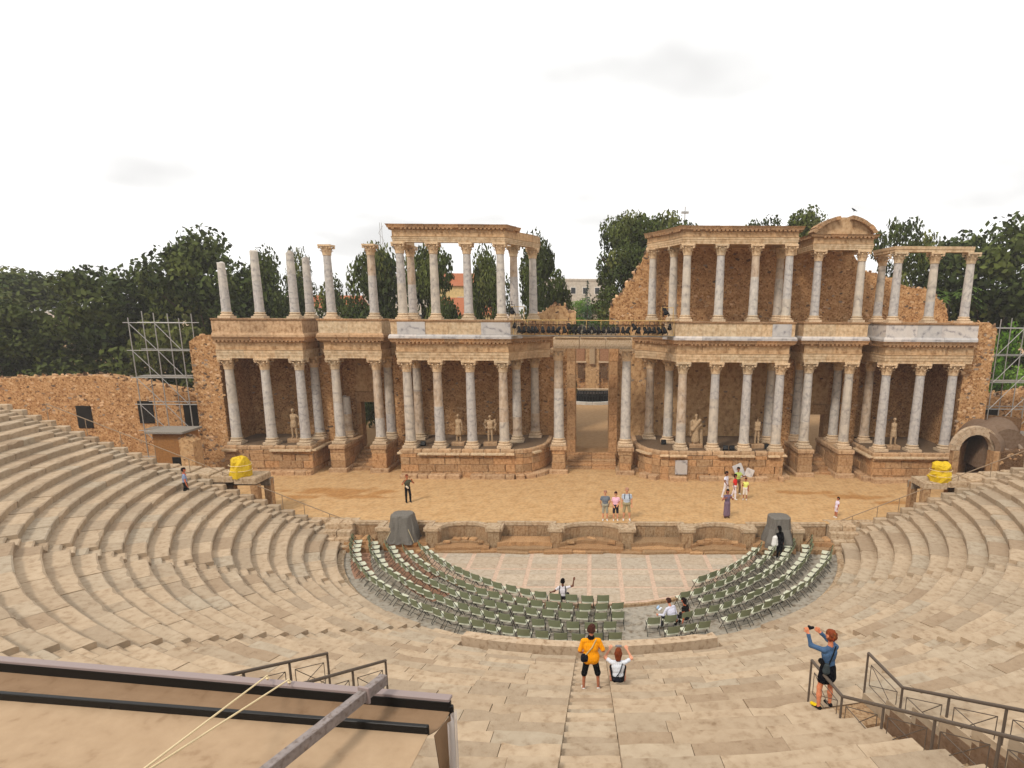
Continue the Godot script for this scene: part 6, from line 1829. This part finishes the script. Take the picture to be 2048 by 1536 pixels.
	s = 1.74 / 1.75
	add_part(p, "camera", [[Vector3(-0.21, 1.70, -0.40) * s, Vector3(-0.12, 1.70, -0.40) * s, 0.032, 0.032, Color(0.08, 0.08, 0.09)], [Vector3(-0.16, 1.70, -0.42) * s, Vector3(-0.16, 1.70, -0.48) * s, 0.028, 0.028, Color(0.08, 0.08, 0.09)]])
	add_part(p, "shoulder_bag", [[Vector3(-0.15, 1.06, 0.10) * s, Vector3(-0.15, 0.94, 0.10) * s, 0.06, 0.08, Color(0.22, 0.25, 0.26)], [Vector3(-0.2, 1.13, -0.02) * s, Vector3(-0.2, 1.1, 0.02) * s, 0.06, 0.05, Color(0.07, 0.07, 0.08)]])
	add_part(p, "bag_strap", [[Vector3(0.1, 1.44, 0.07) * s, Vector3(-0.02, 1.3, 0.125) * s, 0.014, 0.014, Color(0.1, 0.1, 0.1)], [Vector3(-0.02, 1.3, 0.125) * s, Vector3(-0.14, 1.05, 0.13) * s, 0.014, 0.014, Color(0.1, 0.1, 0.1)]])
	add_part(p, "yellow_shoe", [[Vector3(-0.17, 0.045, 0.02) * s, Vector3(-0.2, 0.04, -0.17) * s, 0.047, 0.04, Color(0.85, 0.72, 0.10)]])
	# on the stage
	p = person("older man in a grey polo shirt, left of the three on the stage edge", "", Vector3(0.77, STAGE, -35.62), PI, 1.74, {"face": true, "top": Color(0.42, 0.44, 0.47), "low": Color(0.62, 0.60, 0.53), "hem": 0.95, "hair": Color(0.62, 0.46, 0.38), "wide": 1.12, "arm_l": [Vector3(-0.3, -1, 0.1), Vector3(0.25, -0.9, 0.3)], "arm_r": [Vector3(0.3, -1, 0.1), Vector3(-0.25, -0.9, 0.3)]})
	p = person("woman in a pink top and dark shorts, middle of the three on the stage edge", "", Vector3(1.37, STAGE, -35.62), PI, 1.66, {"face": true, "top": Color(0.90, 0.70, 0.76), "low": Color(0.14, 0.14, 0.18), "hem": 0.9, "hair": Color(0.20, 0.08, 0.08), "hair_len": 0.06, "arm_l": [Vector3(-0.2, -1, 0.0), Vector3(0.5, -0.5, -0.6)], "arm_r": [Vector3(0.2, -1, 0.0), Vector3(-0.4, -0.7, -0.6)]})
	p = person("tall man in a light blue shirt, right of the three on the stage edge", "", Vector3(2.0, STAGE, -35.66), PI, 1.88, {"face": true, "top": Color(0.70, 0.73, 0.77), "low": Color(0.62, 0.57, 0.44), "hem": 0.95, "hair": Color(0.66, 0.5, 0.42), "wide": 1.2, "leg_l": [Vector3(-0.14, -1, 0), Vector3(-0.05, -1, 0)], "leg_r": [Vector3(0.14, -1, 0), Vector3(0.05, -1, 0)]})
	add_part(p, "shoulder_strap", [[Vector3(0.12, 1.6, -0.08), Vector3(0.14, 1.3, -0.13), 0.02, 0.02, Color(0.15, 0.15, 0.17)], [Vector3(-0.12, 1.6, -0.08), Vector3(-0.14, 1.3, -0.13), 0.02, 0.02, Color(0.15, 0.15, 0.17)]], null, 0.016)
	person("woman in a long patterned strap dress standing on the stage", "", Vector3(7.85, STAGE, -36.2), PI + 0.1, 1.68, {"face": true, "top": Color(0.42, 0.36, 0.44), "low": Color(0.45, 0.37, 0.43), "skin": Color(0.62, 0.38, 0.30), "shoe": Color(0.3, 0.2, 0.15), "sleeve": 0.15, "hair": Color(0.10, 0.06, 0.05), "hair_len": 0.16, "skirt": 0.72, "flare": 0.16, "arm_l": [Vector3(-0.5, -0.8, -0.2), Vector3(0.55, 0.6, -0.4)], "arm_r": [Vector3(0.45, -0.8, -0.2), Vector3(-0.5, 0.5, -0.5)]})
	person("person all in white, leftmost of four walking below the marble slab", "", Vector3(8.6, STAGE, -40.3), PI + 0.9, 1.72, {"top": Color(0.84, 0.84, 0.88), "low": Color(0.87, 0.85, 0.86), "skin": Color(0.5, 0.32, 0.25), "hair": Color(0.08, 0.06, 0.06), "arm_r": [Vector3(0.6, -0.7, -0.3), Vector3(0.4, -0.5, -0.7)], "leg_l": [Vector3(-0.05, -1, -0.25), Vector3(0, -1, 0.05)], "leg_r": [Vector3(0.05, -1, 0.2), Vector3(0, -1, 0.3)]})
	person("woman in a red top and white trousers walking among four on the stage", "", Vector3(9.1, STAGE, -40.0), PI + 1.0, 1.62, {"top": Color(0.85, 0.20, 0.18), "low": Color(0.88, 0.84, 0.85), "skin": Color(0.55, 0.34, 0.27), "hair": Color(0.10, 0.05, 0.05), "hair_len": 0.08, "wide": 1.1, "leg_l": [Vector3(-0.05, -1, 0.3), Vector3(0, -1, 0.35)], "leg_r": [Vector3(0.05, -1, -0.25), Vector3(0, -1, 0.0)]})
	person("man in a lime green shirt at the back of four people on the stage", "", Vector3(9.55, STAGE, -41.2), PI + 0.4, 1.78, {"top": Color(0.68, 0.74, 0.40), "low": Color(0.38, 0.30, 0.22), "skin": Color(0.55, 0.36, 0.27), "hair": Color(0.10, 0.07, 0.06), "arm_l": [Vector3(-0.5, -0.7, -0.3), Vector3(0.1, 0.3, -0.9)], "leg_l": [Vector3(-0.06, -1, -0.2), Vector3(0, -1, 0.05)], "leg_r": [Vector3(0.05, -1, 0.25), Vector3(0, -1, 0.25)]})
	person("child in a yellow t-shirt and white shorts, rightmost of four on the stage", "", Vector3(9.75, STAGE, -39.9), PI - 0.3, 1.42, {"top": Color(0.84, 0.85, 0.45), "low": Color(0.87, 0.84, 0.80), "hem": 1.1, "skin": Color(0.62, 0.36, 0.28), "hair": Color(0.25, 0.13, 0.10), "arm_r": [Vector3(0.2, -0.9, -0.3), Vector3(-0.2, 0.8, -0.5)]})
	person("small child in white standing alone near the right stage steps", "", Vector3(14.25, STAGE, -36.3), PI * 0.5 + 0.2, 1.22, {"top": Color(0.86, 0.80, 0.86), "low": Color(0.87, 0.82, 0.86), "hem": 0.75, "skin": Color(0.66, 0.38, 0.28), "hair": Color(0.09, 0.06, 0.06), "hair_len": 0.06, "lean": -0.12})
	p = person("man in a patterned shirt and black trousers photographing, alone on the left of the stage", "", Vector3(-11.4, STAGE, -39.0), PI + 0.6, 1.74, {"face": true, "top": Color(0.30, 0.30, 0.24), "low": Color(0.05, 0.05, 0.06), "skin": Color(0.68, 0.42, 0.30), "shoe": Color(0.1, 0.1, 0.1), "hair": Color(0.45, 0.25, 0.16), "arm_l": [Vector3(-0.6, -0.5, -0.5), Vector3(0.5, 0.75, -0.3)], "arm_r": [Vector3(0.6, -0.5, -0.5), Vector3(-0.5, 0.75, -0.3)], "leg_l": [Vector3(-0.12, -1, -0.08), Vector3(0, -1, 0)]})
	add_part(p, "waist_bag", [[Vector3(0.1, 1.05, -0.14), Vector3(0.02, 0.95, -0.15), 0.06, 0.06, Color(0.85, 0.80, 0.72)]], null, 0.02)
	# sitting on chairs
	var sit := {"pelvis": 0.54, "leg_l": [Vector3(-0.15, 0.02, -1), Vector3(-0.02, -1, -0.05)], "leg_r": [Vector3(0.15, 0.02, -1), Vector3(0.02, -1, -0.05)]}
	var a := {"top": Color(0.82, 0.80, 0.82), "low": Color(0.12, 0.12, 0.13), "skin": Color(0.42, 0.27, 0.21), "hair": Color(0.05, 0.04, 0.04), "cell": 0.02, "arm_r": [Vector3(0.6, 0.2, -0.1), Vector3(0.15, 1.0, -0.1)], "arm_l": [Vector3(-0.7, -0.7, 0.0), Vector3(-0.6, -0.4, -0.5)]}
	a.merge(sit)
	var c1 := pol(chair_r(9.6, 97.0), 97.3, 0.02)
	p = person("person in a white shirt sitting in the innermost chair row with one hand raised", "", c1, atan2(c1.x, c1.z - ZC), 1.75, a)
	add_part(p, "bag_strap", [[Vector3(-0.12, 1.08, 0.06), Vector3(-0.14, 0.72, 0.12), 0.022, 0.022, Color(0.08, 0.08, 0.09)], [Vector3(0.12, 1.08, 0.06), Vector3(0.16, 0.72, 0.12), 0.022, 0.022, Color(0.08, 0.08, 0.09)]], null, 0.016)
	a = {"top": Color(0.80, 0.80, 0.86), "low": Color(0.12, 0.14, 0.2), "skin": Color(0.80, 0.52, 0.40), "hair": Color(0.22, 0.12, 0.09), "cell": 0.02, "lean": 0.35, "sleeve": 2.0, "wide": 1.15, "arm_l": [Vector3(-0.4, -0.7, -0.4), Vector3(-0.2, 0.1, -1)]}
	a.merge(sit)
	c1 = pol(12.35, 74.2, 0.02)
	p = person("person in a white shirt leaning forward on a chair in the right block, reading", "", c1, atan2(c1.x, c1.z - ZC) + 0.35, 1.75, a)
	add_part(p, "paper", [[Vector3(-0.25, 0.78, -0.55), Vector3(-0.1, 0.8, -0.6), 0.05, 0.05, Color(0.88, 0.9, 0.92)], [Vector3(-0.3, 0.86, -0.6), Vector3(-0.2, 0.88, -0.65), 0.05, 0.05, Color(0.62, 0.72, 0.82)]], null, 0.016)
	a = {"top": Color(0.08, 0.07, 0.07), "low": Color(0.1, 0.1, 0.12), "skin": Color(0.78, 0.40, 0.25), "hair": Color(0.09, 0.05, 0.05), "hair_len": 0.12, "cell": 0.02, "lean": 0.25, "sleeve": 0.4}
	a.merge(sit)
	c1 = pol(12.35, 71.2, 0.02)
	person("dark haired person in black sitting close beside the reader in the right block", "", c1, atan2(c1.x, c1.z - ZC) + 0.5, 1.68, a)
	person("person in black carrying a white bundle beside the right wrapped loudspeaker", "", Vector3(10.1, 0.02, -33.0), 0.4, 1.74, {"top": Color(0.04, 0.04, 0.05), "low": Color(0.05, 0.05, 0.06), "skin": Color(0.5, 0.33, 0.26), "hair": Color(0.04, 0.03, 0.03), "hair_len": 0.2, "sleeve": 2.0, "lean": 0.2, "extra": [[Vector3(-0.28, 1.15, -0.1), Vector3(-0.3, 0.8, -0.1), 0.13, 0.16, Color(0.85, 0.84, 0.82)]]})
	person("man in a light blue shirt walking by the left end of the seats", "", Vector3(-21.6, 2.95, -33.6), -0.9, 1.72, {"top": Color(0.52, 0.57, 0.68), "low": Color(0.06, 0.06, 0.07), "hem": 0.9, "skin": Color(0.78, 0.45, 0.33), "hair": Color(0.12, 0.07, 0.06), "shoe": Color(0.6, 0.3, 0.25), "leg_l": [Vector3(-0.05, -1, -0.25), Vector3(0, -1, 0.1)], "leg_r": [Vector3(0.05, -1, 0.2), Vector3(0, -1, 0.3)], "extra": [[Vector3(-0.2, 1.4, -0.05), Vector3(-0.24, 1.1, -0.1), 0.05, 0.05, Color(0.75, 0.15, 0.15)]]})
	# bird on the broken pediment
	var b := thing("bird", "small dark bird perched on the right horn of the broken pediment", "bird", Vector3(17.6, 19.52, -46.6), 0.6)
	add_part(b, "body", [[Vector3(0, 0.12, 0.05), Vector3(0, 0.2, -0.08), 0.06, 0.05, Color(0.12, 0.12, 0.13)], [Vector3(0, 0.24, -0.12), Vector3(0, 0.25, -0.14), 0.04, 0.035, Color(0.12, 0.12, 0.13)], [Vector3(0, 0.24, -0.17), Vector3(0, 0.235, -0.2), 0.01, 0.006, Color(0.2, 0.18, 0.1)], [Vector3(0, 0.1, 0.08), Vector3(0, 0.04, 0.24), 0.03, 0.02, Color(0.1, 0.1, 0.11)], [Vector3(0.02, 0.08, 0), Vector3(0.02, 0, 0), 0.01, 0.01, Color(0.2, 0.15, 0.1)], [Vector3(-0.02, 0.08, 0), Vector3(-0.02, 0, 0), 0.01, 0.01, Color(0.2, 0.15, 0.1)]], null, 0.012)

# ---------------------------------------------------------------- garden and town behind
func house(label: String, at: Vector3, w: float, h: float, d: float, wall: Material, roof: String, floors: int, bays: int) -> void:
	var t := thing("house", label, "house", at, 0, "houses of the town behind")
	var mb := MB.new(); mb.box(Vector3(0, h * 0.5, -d * 0.5), Vector3(w, h, d)); build("wall", mb, wall, t)
	if roof == "gable":
		mb = MB.new()
		mb.prism(PackedVector2Array([v2(0.35, h), v2(-d - 0.35, h), v2(-d * 0.5, h + d * 0.26)]), -w * 0.5 - 0.3, w * 0.5 + 0.3, Vector3.BACK, Vector3.UP, Vector3.RIGHT)
		build("roof", mb, M.roof, t)
	else:
		mb = MB.new(); mb.box(Vector3(0, h + 0.2, -d * 0.5), Vector3(w + 0.3, 0.4, d + 0.3)); build("roof", mb, M.plaster_pale, t)
	for f in floors:
		for b in bays:
			var x := lerpf(-w * 0.5, w * 0.5, (b + 0.5) / bays); var y := h * (f + 0.5) / floors
			var fm := MB.new(); fm.cbox(Vector3(x, y, 0.03), Vector3(1.3, 1.6, 0.1), 0.02)
			var wn := build("window", fm, M.plaster_pale if roof == "gable" else M.plaster_white, t)
			fm = MB.new(); fm.box(Vector3(x, y, 0.085), Vector3(1.0, 1.3, 0.03)); build("pane", fm, M.glass, wn)

func backdrop() -> void:
	var list := [
		# name, label, kind, x, z, width, height, bottom, turn
		["broad_tree", "huge dark spreading tree at the left behind the first broken shaft", "dense", -36.0, -63.0, 11.5, 18.6, 0.12],
		["broad_tree", "dark round tree between the first and second broken shafts", "dense", -30.6, -64.0, 6.4, 17.2, 0.1],
		["broad_tree", "slim loose tree standing behind the fourth broken shaft", "tall", -29.0, -66.5, 3.4, 18.6, 0.1],
		["broad_tree", "light open tree behind the left lone column with a capital", "loose", -24.9, -63.0, 5.2, 15.8, 0.2],
		["broad_tree", "dense dark tree behind the right lone column with a capital", "dense", -20.2, -62.0, 6.6, 18.0, 0.05],
		["broad_tree", "tall dark tree seen between the first and third upper columns left of the gate", "dense", -14.6, -60.5, 5.2, 18.2, 0.05],
		["broad_tree", "dark bushy tree seen through the free-standing columns, right of the yellow house", "dense", -9.4, -61.0, 4.6, 17.2, 0.05],
		["broad_tree", "round dark tree just right of the free-standing colonnade", "dense", -4.4, -61.5, 5.8, 18.4, 0.1],
		["broad_tree", "tall tree left of the ragged upper wall, right of the gap over the gate", "dense", 2.9, -61.0, 6.2, 20.9, 0.5],
		["broad_tree", "tallest tree rising behind the right upper colonnade's left corner", "dense", 7.0, -65.0, 7.6, 21.4, 0.3],
		["broad_tree", "tree crown peeping over the right upper cornice, left one", "loose", 15.4, -62.0, 6.4, 20.8, 0.45],
		["broad_tree", "tree crown peeping over the right upper cornice, beside the pediment", "dense", 19.6, -64.0, 6.4, 21.2, 0.5],
		["broad_tree", "open gnarled tree right of the broken pediment", "loose", 27.0, -60.0, 7.0, 20.6, 0.2],
		["broad_tree", "low dense tree behind the plain beam at the far right", "dense", 25.6, -62.0, 6.0, 15.0, 0.05],
		["broad_tree", "very large dark tree at the far right edge", "dense", 36.2, -62.0, 15.0, 19.6, 0.05],
		["broad_tree", "big tree beyond the far left of the theatre", "dense", -45.5, -64.0, 13.0, 16.0, 0.05],
		["broad_tree", "low leafy tree at the far left behind the side building", "dense", -54.0, -60.0, 11.0, 13.0, 0.05],
		["broad_tree", "dark tree at the far left edge beyond the seats, nearest the corner", "dense", -64.0, -66.0, 15.0, 15.0, 0.02],
		["broad_tree", "far dark tree behind the left side building, partly hidden", "dense", -72.0, -84.0, 18.0, 17.0, 0.02],
		["broad_tree", "far tree filling the gap left of the first broken shaft", "dense", -40.0, -78.0, 13.0, 16.0, 0.02],
		["broad_tree", "big tree beyond the far right of the theatre", "dense", 47.0, -60.0, 13.0, 16.0, 0.05]]
	for e in list: tree(e[0], e[1], "trees behind the stage building", e[2], Vector3(e[3], GARDEN, e[4]), e[5], e[6] * 1.02 - GARDEN, e[7], rng.randf() * TAU)
	for e in [["round clipped green shrub at the far right above the scaffold", 35.0, -56.5, 5.6, 9.6], ["bright green bush in the gap over the gate, nearer the ragged wall", 0.9, -93.0, 5.0, 12.2], ["bright green bush in the gap over the gate, left part", -1.9, -94.0, 5.4, 12.4], ["dark hedge bush behind the low ruined wall left of the gate", -5.4, -58.0, 5.0, 9.9]]:
		tree("shrub", e[0], "shrubs behind the stage building", "bright" if e[0].begins_with("bright") or e[0].begins_with("round") else "dense", Vector3(e[1], GARDEN, e[2]), e[3], e[4], 0.68 if e[2] < -90.0 else 0.02, rng.randf())
	conifer("small dark cone shaped cypress above the low ruined wall", Vector3(-2.7, GARDEN, -60.0), 2.0, 12.6, Color(0.17, 0.22, 0.13))
	conifer("grey-green conifer in the gap over the gate, before the pale building", Vector3(-0.7, GARDEN, -91.0), 5.6, 14.8, Color(0.30, 0.35, 0.28))
	palm("palm tree with drooping fronds behind the ruined wall at the far right", Vector3(30.2, GARDEN, -57.0), 12.2, 3.0)
	house("yellow house with a red tiled roof seen between the free-standing columns", Vector3(-17.6, GARDEN, -92.0), 7.5, 10.2, 9.0, M.plaster_yellow, "gable", 2, 3)
	house("tall ochre house with a tiled roof behind the yellow house", Vector3(-22.0, GARDEN, -104.0), 7.0, 14.4, 8.0, M.plaster_yellow, "gable", 3, 2)
	house("long pale flat roofed building in the gap over the gate", Vector3(-1.0, GARDEN, -108.0), 13.0, 11.6, 10.0, M.concrete, "flat", 3, 5)
	house("white far building above the pale one in the gap over the gate", Vector3(-3.0, GARDEN, -150.0), 16.0, 17.2, 10.0, M.plaster_pale, "flat", 4, 6)
	house("white building seen between the two lone columns", Vector3(-36.5, GARDEN, -104.0), 10.0, 9.6, 8.0, M.plaster_white, "flat", 2, 4)
	house("white house with a tiled roof behind the broken shafts", Vector3(-46.0, GARDEN, -112.0), 12.0, 11.0, 8.0, M.plaster_white, "gable", 2, 4)
	house("pale tall block far behind the lone columns", Vector3(-44.0, GARDEN, -150.0), 14.0, 18.0, 10.0, M.plaster_pale, "flat", 5, 5)
	# red and white hoardings by the white building
	for i in 3:
		var hb := thing("hoarding", "red and white hoarding panel between the lone columns, %s from the left" % ORD[i], "hoarding", Vector3(-29.9 + i * 2.6, 9.4, -85.0), 0, "red and white hoardings")
		block("red_panel", hb, Vector3(-0.35, 1.0, 0), Vector3(0.7, 2.6, 0.1), M.red, 0.01)
		block("white_panel", hb, Vector3(0.5, 1.0, 0), Vector3(1.0, 2.6, 0.1), M.plaster_white, 0.01)
		block("post", hb, Vector3(0, -3.9, -0.1), Vector3(0.15, 7.2, 0.1), M.scaffold, 0.01)
	var mast := thing("light_mast", "thin grey light mast with a small head above the right colonnade", "mast", Vector3(11.3, GARDEN, -85.0))
	var mb := MB.new(); mb.tube(Vector3.ZERO, Vector3(0, 23.4, 0), 0.12, 0.06, 8); build("pole", mb, M.scaffold, mast)
	mb = MB.new(); mb.box(Vector3(0, 22.7, 0), Vector3(0.9, 0.25, 0.3)); build("head", mb, M.scaffold, mast)
	var ant := thing("lattice_mast", "thin lattice mast far behind the lone columns", "mast", Vector3(-37.0, GARDEN, -120.0))
	mb = MB.new()
	for s in [-1, 1]: mb.tube(Vector3(s * 0.5, 0, 0), Vector3(s * 0.15, 25.5, 0), 0.06, 0.04, 5)
	build("leg", mb, M.scaffold, ant)
	mb = MB.new()
	for i in 20: mb.tube(Vector3(-0.45 if i % 2 else 0.45, i * 1.25, 0), Vector3(0.42 if i % 2 else -0.42, (i + 1) * 1.25, 0), 0.03, 0.03, 4)
	build("lattice", mb, M.scaffold, ant)
	# through the gate: the sandy court, a kerb, a railing and ruined walls
	var ct := thing("court_wall", "low ochre wall closing the court seen through the gate", "wall")
	for i in 8: block("wall_block", ct, Vector3(-6.1 + i * 1.75, 2.6, -80.5), Vector3(1.74, 1.4, 0.5), M.kerb[2], 0.03)
	block("coping", ct, Vector3(0, 3.38, -80.5), Vector3(14.0, 0.18, 0.7), M.kerb[0], 0.03)
	var kb := thing("court_kerb", "white curved kerb before the railing seen through the gate", "kerb")
	for i in 12:
		var ang := lerpf(20.0, 160.0, (i + 0.5) / 12.0)
		put("kerb_stone", ring_block(3.0, 3.4, GARDEN - 0.1, GARDEN + 0.35, 0.58), M.plaster_white, kb, Vector3(0, 0, -79.8), deg_to_rad(-ang))
	var rl := thing("court_railing", "black iron railing in a curve seen through the gate", "railing", Vector3(0, GARDEN, -79.6))
	for i in 19:
		var ang := deg_to_rad(lerpf(20.0, 160.0, i / 18.0))
		mb = MB.new(); mb.tube(Vector3(cos(ang) * 2.6, 0, sin(ang) * 2.6), Vector3(cos(ang) * 2.6, 1.55, sin(ang) * 2.6), 0.05, 0.05, 5); build("bar", mb, M.black_metal, rl)
	mb = MB.new()
	for y in [0.3, 1.0, 1.55]:
		for i in 18:
			var b0 := deg_to_rad(lerpf(20.0, 160.0, i / 18.0)); var b1 := deg_to_rad(lerpf(20.0, 160.0, (i + 1) / 18.0))
			mb.tube(Vector3(cos(b0) * 2.6, y, sin(b0) * 2.6), Vector3(cos(b1) * 2.6, y, sin(b1) * 2.6), 0.05, 0.05, 5, false)
	build("rail", mb, M.black_metal, rl)
	mb = MB.new(); mb.lathe(Vector3.ZERO, [v2(2.45, 0), v2(2.45, 1.2), v2(0, 1.25)], 24); build("pit_cover", mb, M.black, rl)
	pier_wall("court_ruin", "ruined reddish wall with pale patches beyond the court", -4.5, -0.9, -86.0, -87.0, 2.0, PackedVector2Array([v2(-4.5, 9.6), v2(-0.9, 9.2)]), 8.0, M.rubble)
	pier_wall("court_ruin", "ruined brick wall right of the pale post beyond the court", 0.9, 4.5, -86.0, -87.0, 2.0, PackedVector2Array([v2(0.9, 9.4), v2(4.5, 9.2)]), 8.0, M.rubble)
	var pn := pier_wall("court_ruin", "pale battered wall in the middle beyond the court", -0.9, 0.9, -85.6, -87.0, 2.0, PackedVector2Array([v2(-0.9, 9.3), v2(0.9, 9.5)]), 4.0, M.rubble_plain)
	for s in [-1, 1]:
		block("red_panel", pn, Vector3(s * 1.55, 7.3, -85.55), Vector3(1.15, 1.7, 0.1), mat(Color(0.66, 0.50, 0.38), "warm", 1.5, 0.9), 0.02)
		block("frame", pn, Vector3(s * 1.55, 8.25, -85.5), Vector3(1.4, 0.18, 0.2), M.base[0], 0.02)
		block("frame", pn, Vector3(s * 1.55, 6.35, -85.5), Vector3(1.5, 0.16, 0.25), M.base[0], 0.02)
		block("niche_shade", pn, Vector3(s * 1.5, 5.0, -85.55), Vector3(0.8, 1.5, 0.1), M.dark_stone, 0.02)  # dark brown block painting the shade inside a low opening
	block("pillar", pn, Vector3(0, 7.4, -85.4), Vector3(0.75, 2.6, 0.4), M.statue, 0.15)

func _ready() -> void:
	# ---- camera
	var cam := Camera3D.new()
	cam.name = "camera"
	var f := 1305.0
	var pitch := atan((919.0 - 619.0) / f)
	var yaw := deg_to_rad(0.37); var roll := deg_to_rad(0.38)
	cam.position = Vector3(0, 13.0, 0)
	cam.basis = Basis(Vector3.UP, -yaw) * Basis(Vector3.RIGHT, -pitch) * Basis(Vector3.BACK, roll)
	cam.near = 0.1; cam.far = 4000.0
	cam.projection = Camera3D.PROJECTION_FRUSTUM
	cam.keep_aspect = Camera3D.KEEP_HEIGHT
	cam.size = 1536.0 / f * cam.near
	cam.frustum_offset = Vector2(-168.0, 151.0) / f * cam.near
	add_child(cam)
	# ---- sky: pale overcast with faint cloud
	var env := Environment.new()
	var img := Image.create(1024, 512, false, Image.FORMAT_RGBF)
	var cn := FastNoiseLite.new(); cn.seed = 12; cn.frequency = 1.6; cn.fractal_octaves = 5
	for y in 512:
		var el := PI * (0.5 - (y + 0.5) / 512.0)
		for x in 1024:
			var az := TAU * (x + 0.5) / 1024.0
			var d := Vector3(sin(az) * cos(el), sin(el), cos(az) * cos(el))
			var q := d / maxf(0.12, absf(d.y) + 0.10)
			var n := cn.get_noise_3d(q.x * 0.35, q.y * 0.2, q.z * 0.35)
			var v := SKY_LEVEL * (1.0 - 0.33 * smoothstep(-0.05, 0.6, n))
			if el < -0.02: v *= 0.55
			img.set_pixel(x, y, Color(v * 1.0, v * 0.995, v * 0.985))
	var pano := PanoramaSkyMaterial.new()
	pano.panorama = ImageTexture.create_from_image(img)
	var sky := Sky.new(); sky.sky_material = pano
	env.background_mode = Environment.BG_SKY; env.sky = sky
	env.tonemap_mode = Environment.TONE_MAPPER_LINEAR
	env.tonemap_exposure = 1.14
	env.sdfgi_enabled = true; env.ssao_enabled = true; env.ssil_enabled = true
	env.fog_enabled = true; env.fog_density = 0.0006; env.fog_light_color = Color(0.93, 0.92, 0.91)
	var we := WorldEnvironment.new(); we.name = "environment"; we.environment = env
	add_child(we)
	# ---- veiled sun, from behind the left shoulder of the camera
	var sun := DirectionalLight3D.new()
	sun.name = "sun"
	sun.light_energy = 0.62; sun.light_angular_distance = 10.0; sun.light_color = Color(1.0, 0.965, 0.92); sun.shadow_enabled = true
	sun.rotation = Vector3(deg_to_rad(-46.0), deg_to_rad(-34.0), 0)
	add_child(sun)
	rng.seed = 20240
	make_materials()
	make_stones()
	make_column_parts()
	ground(); stage_floor(); orchestra(); seating(); stairs()
	railed_stair(77.0, "right", 1); railed_stair(102.1, "left", 0)
	stage_building(); pulpitum(); sides(); backdrop()
	gantry(); chairs(); awning()
	stair_rail("dark bent metal handrail with wire crosses just in front of the denim jacket woman", 77.0, 0.70, true)
	stair_rail("dark metal handrail with wire crosses right of the denim jacket woman's handrail", 77.0, -0.70, true)
	stair_rail("dark metal handrail by the awning, right one of two", 102.1, -0.70, false)
	stair_rail("dark metal handrail by the awning, left one of two", 102.1, 0.70, false)
	handrail(-1.0, "thin pale handrail rising along the left end of the seats")
	handrail(1.0, "thin pale handrail rising along the right end of the seats")
	visitors()

const SKY_LEVEL := 1.15
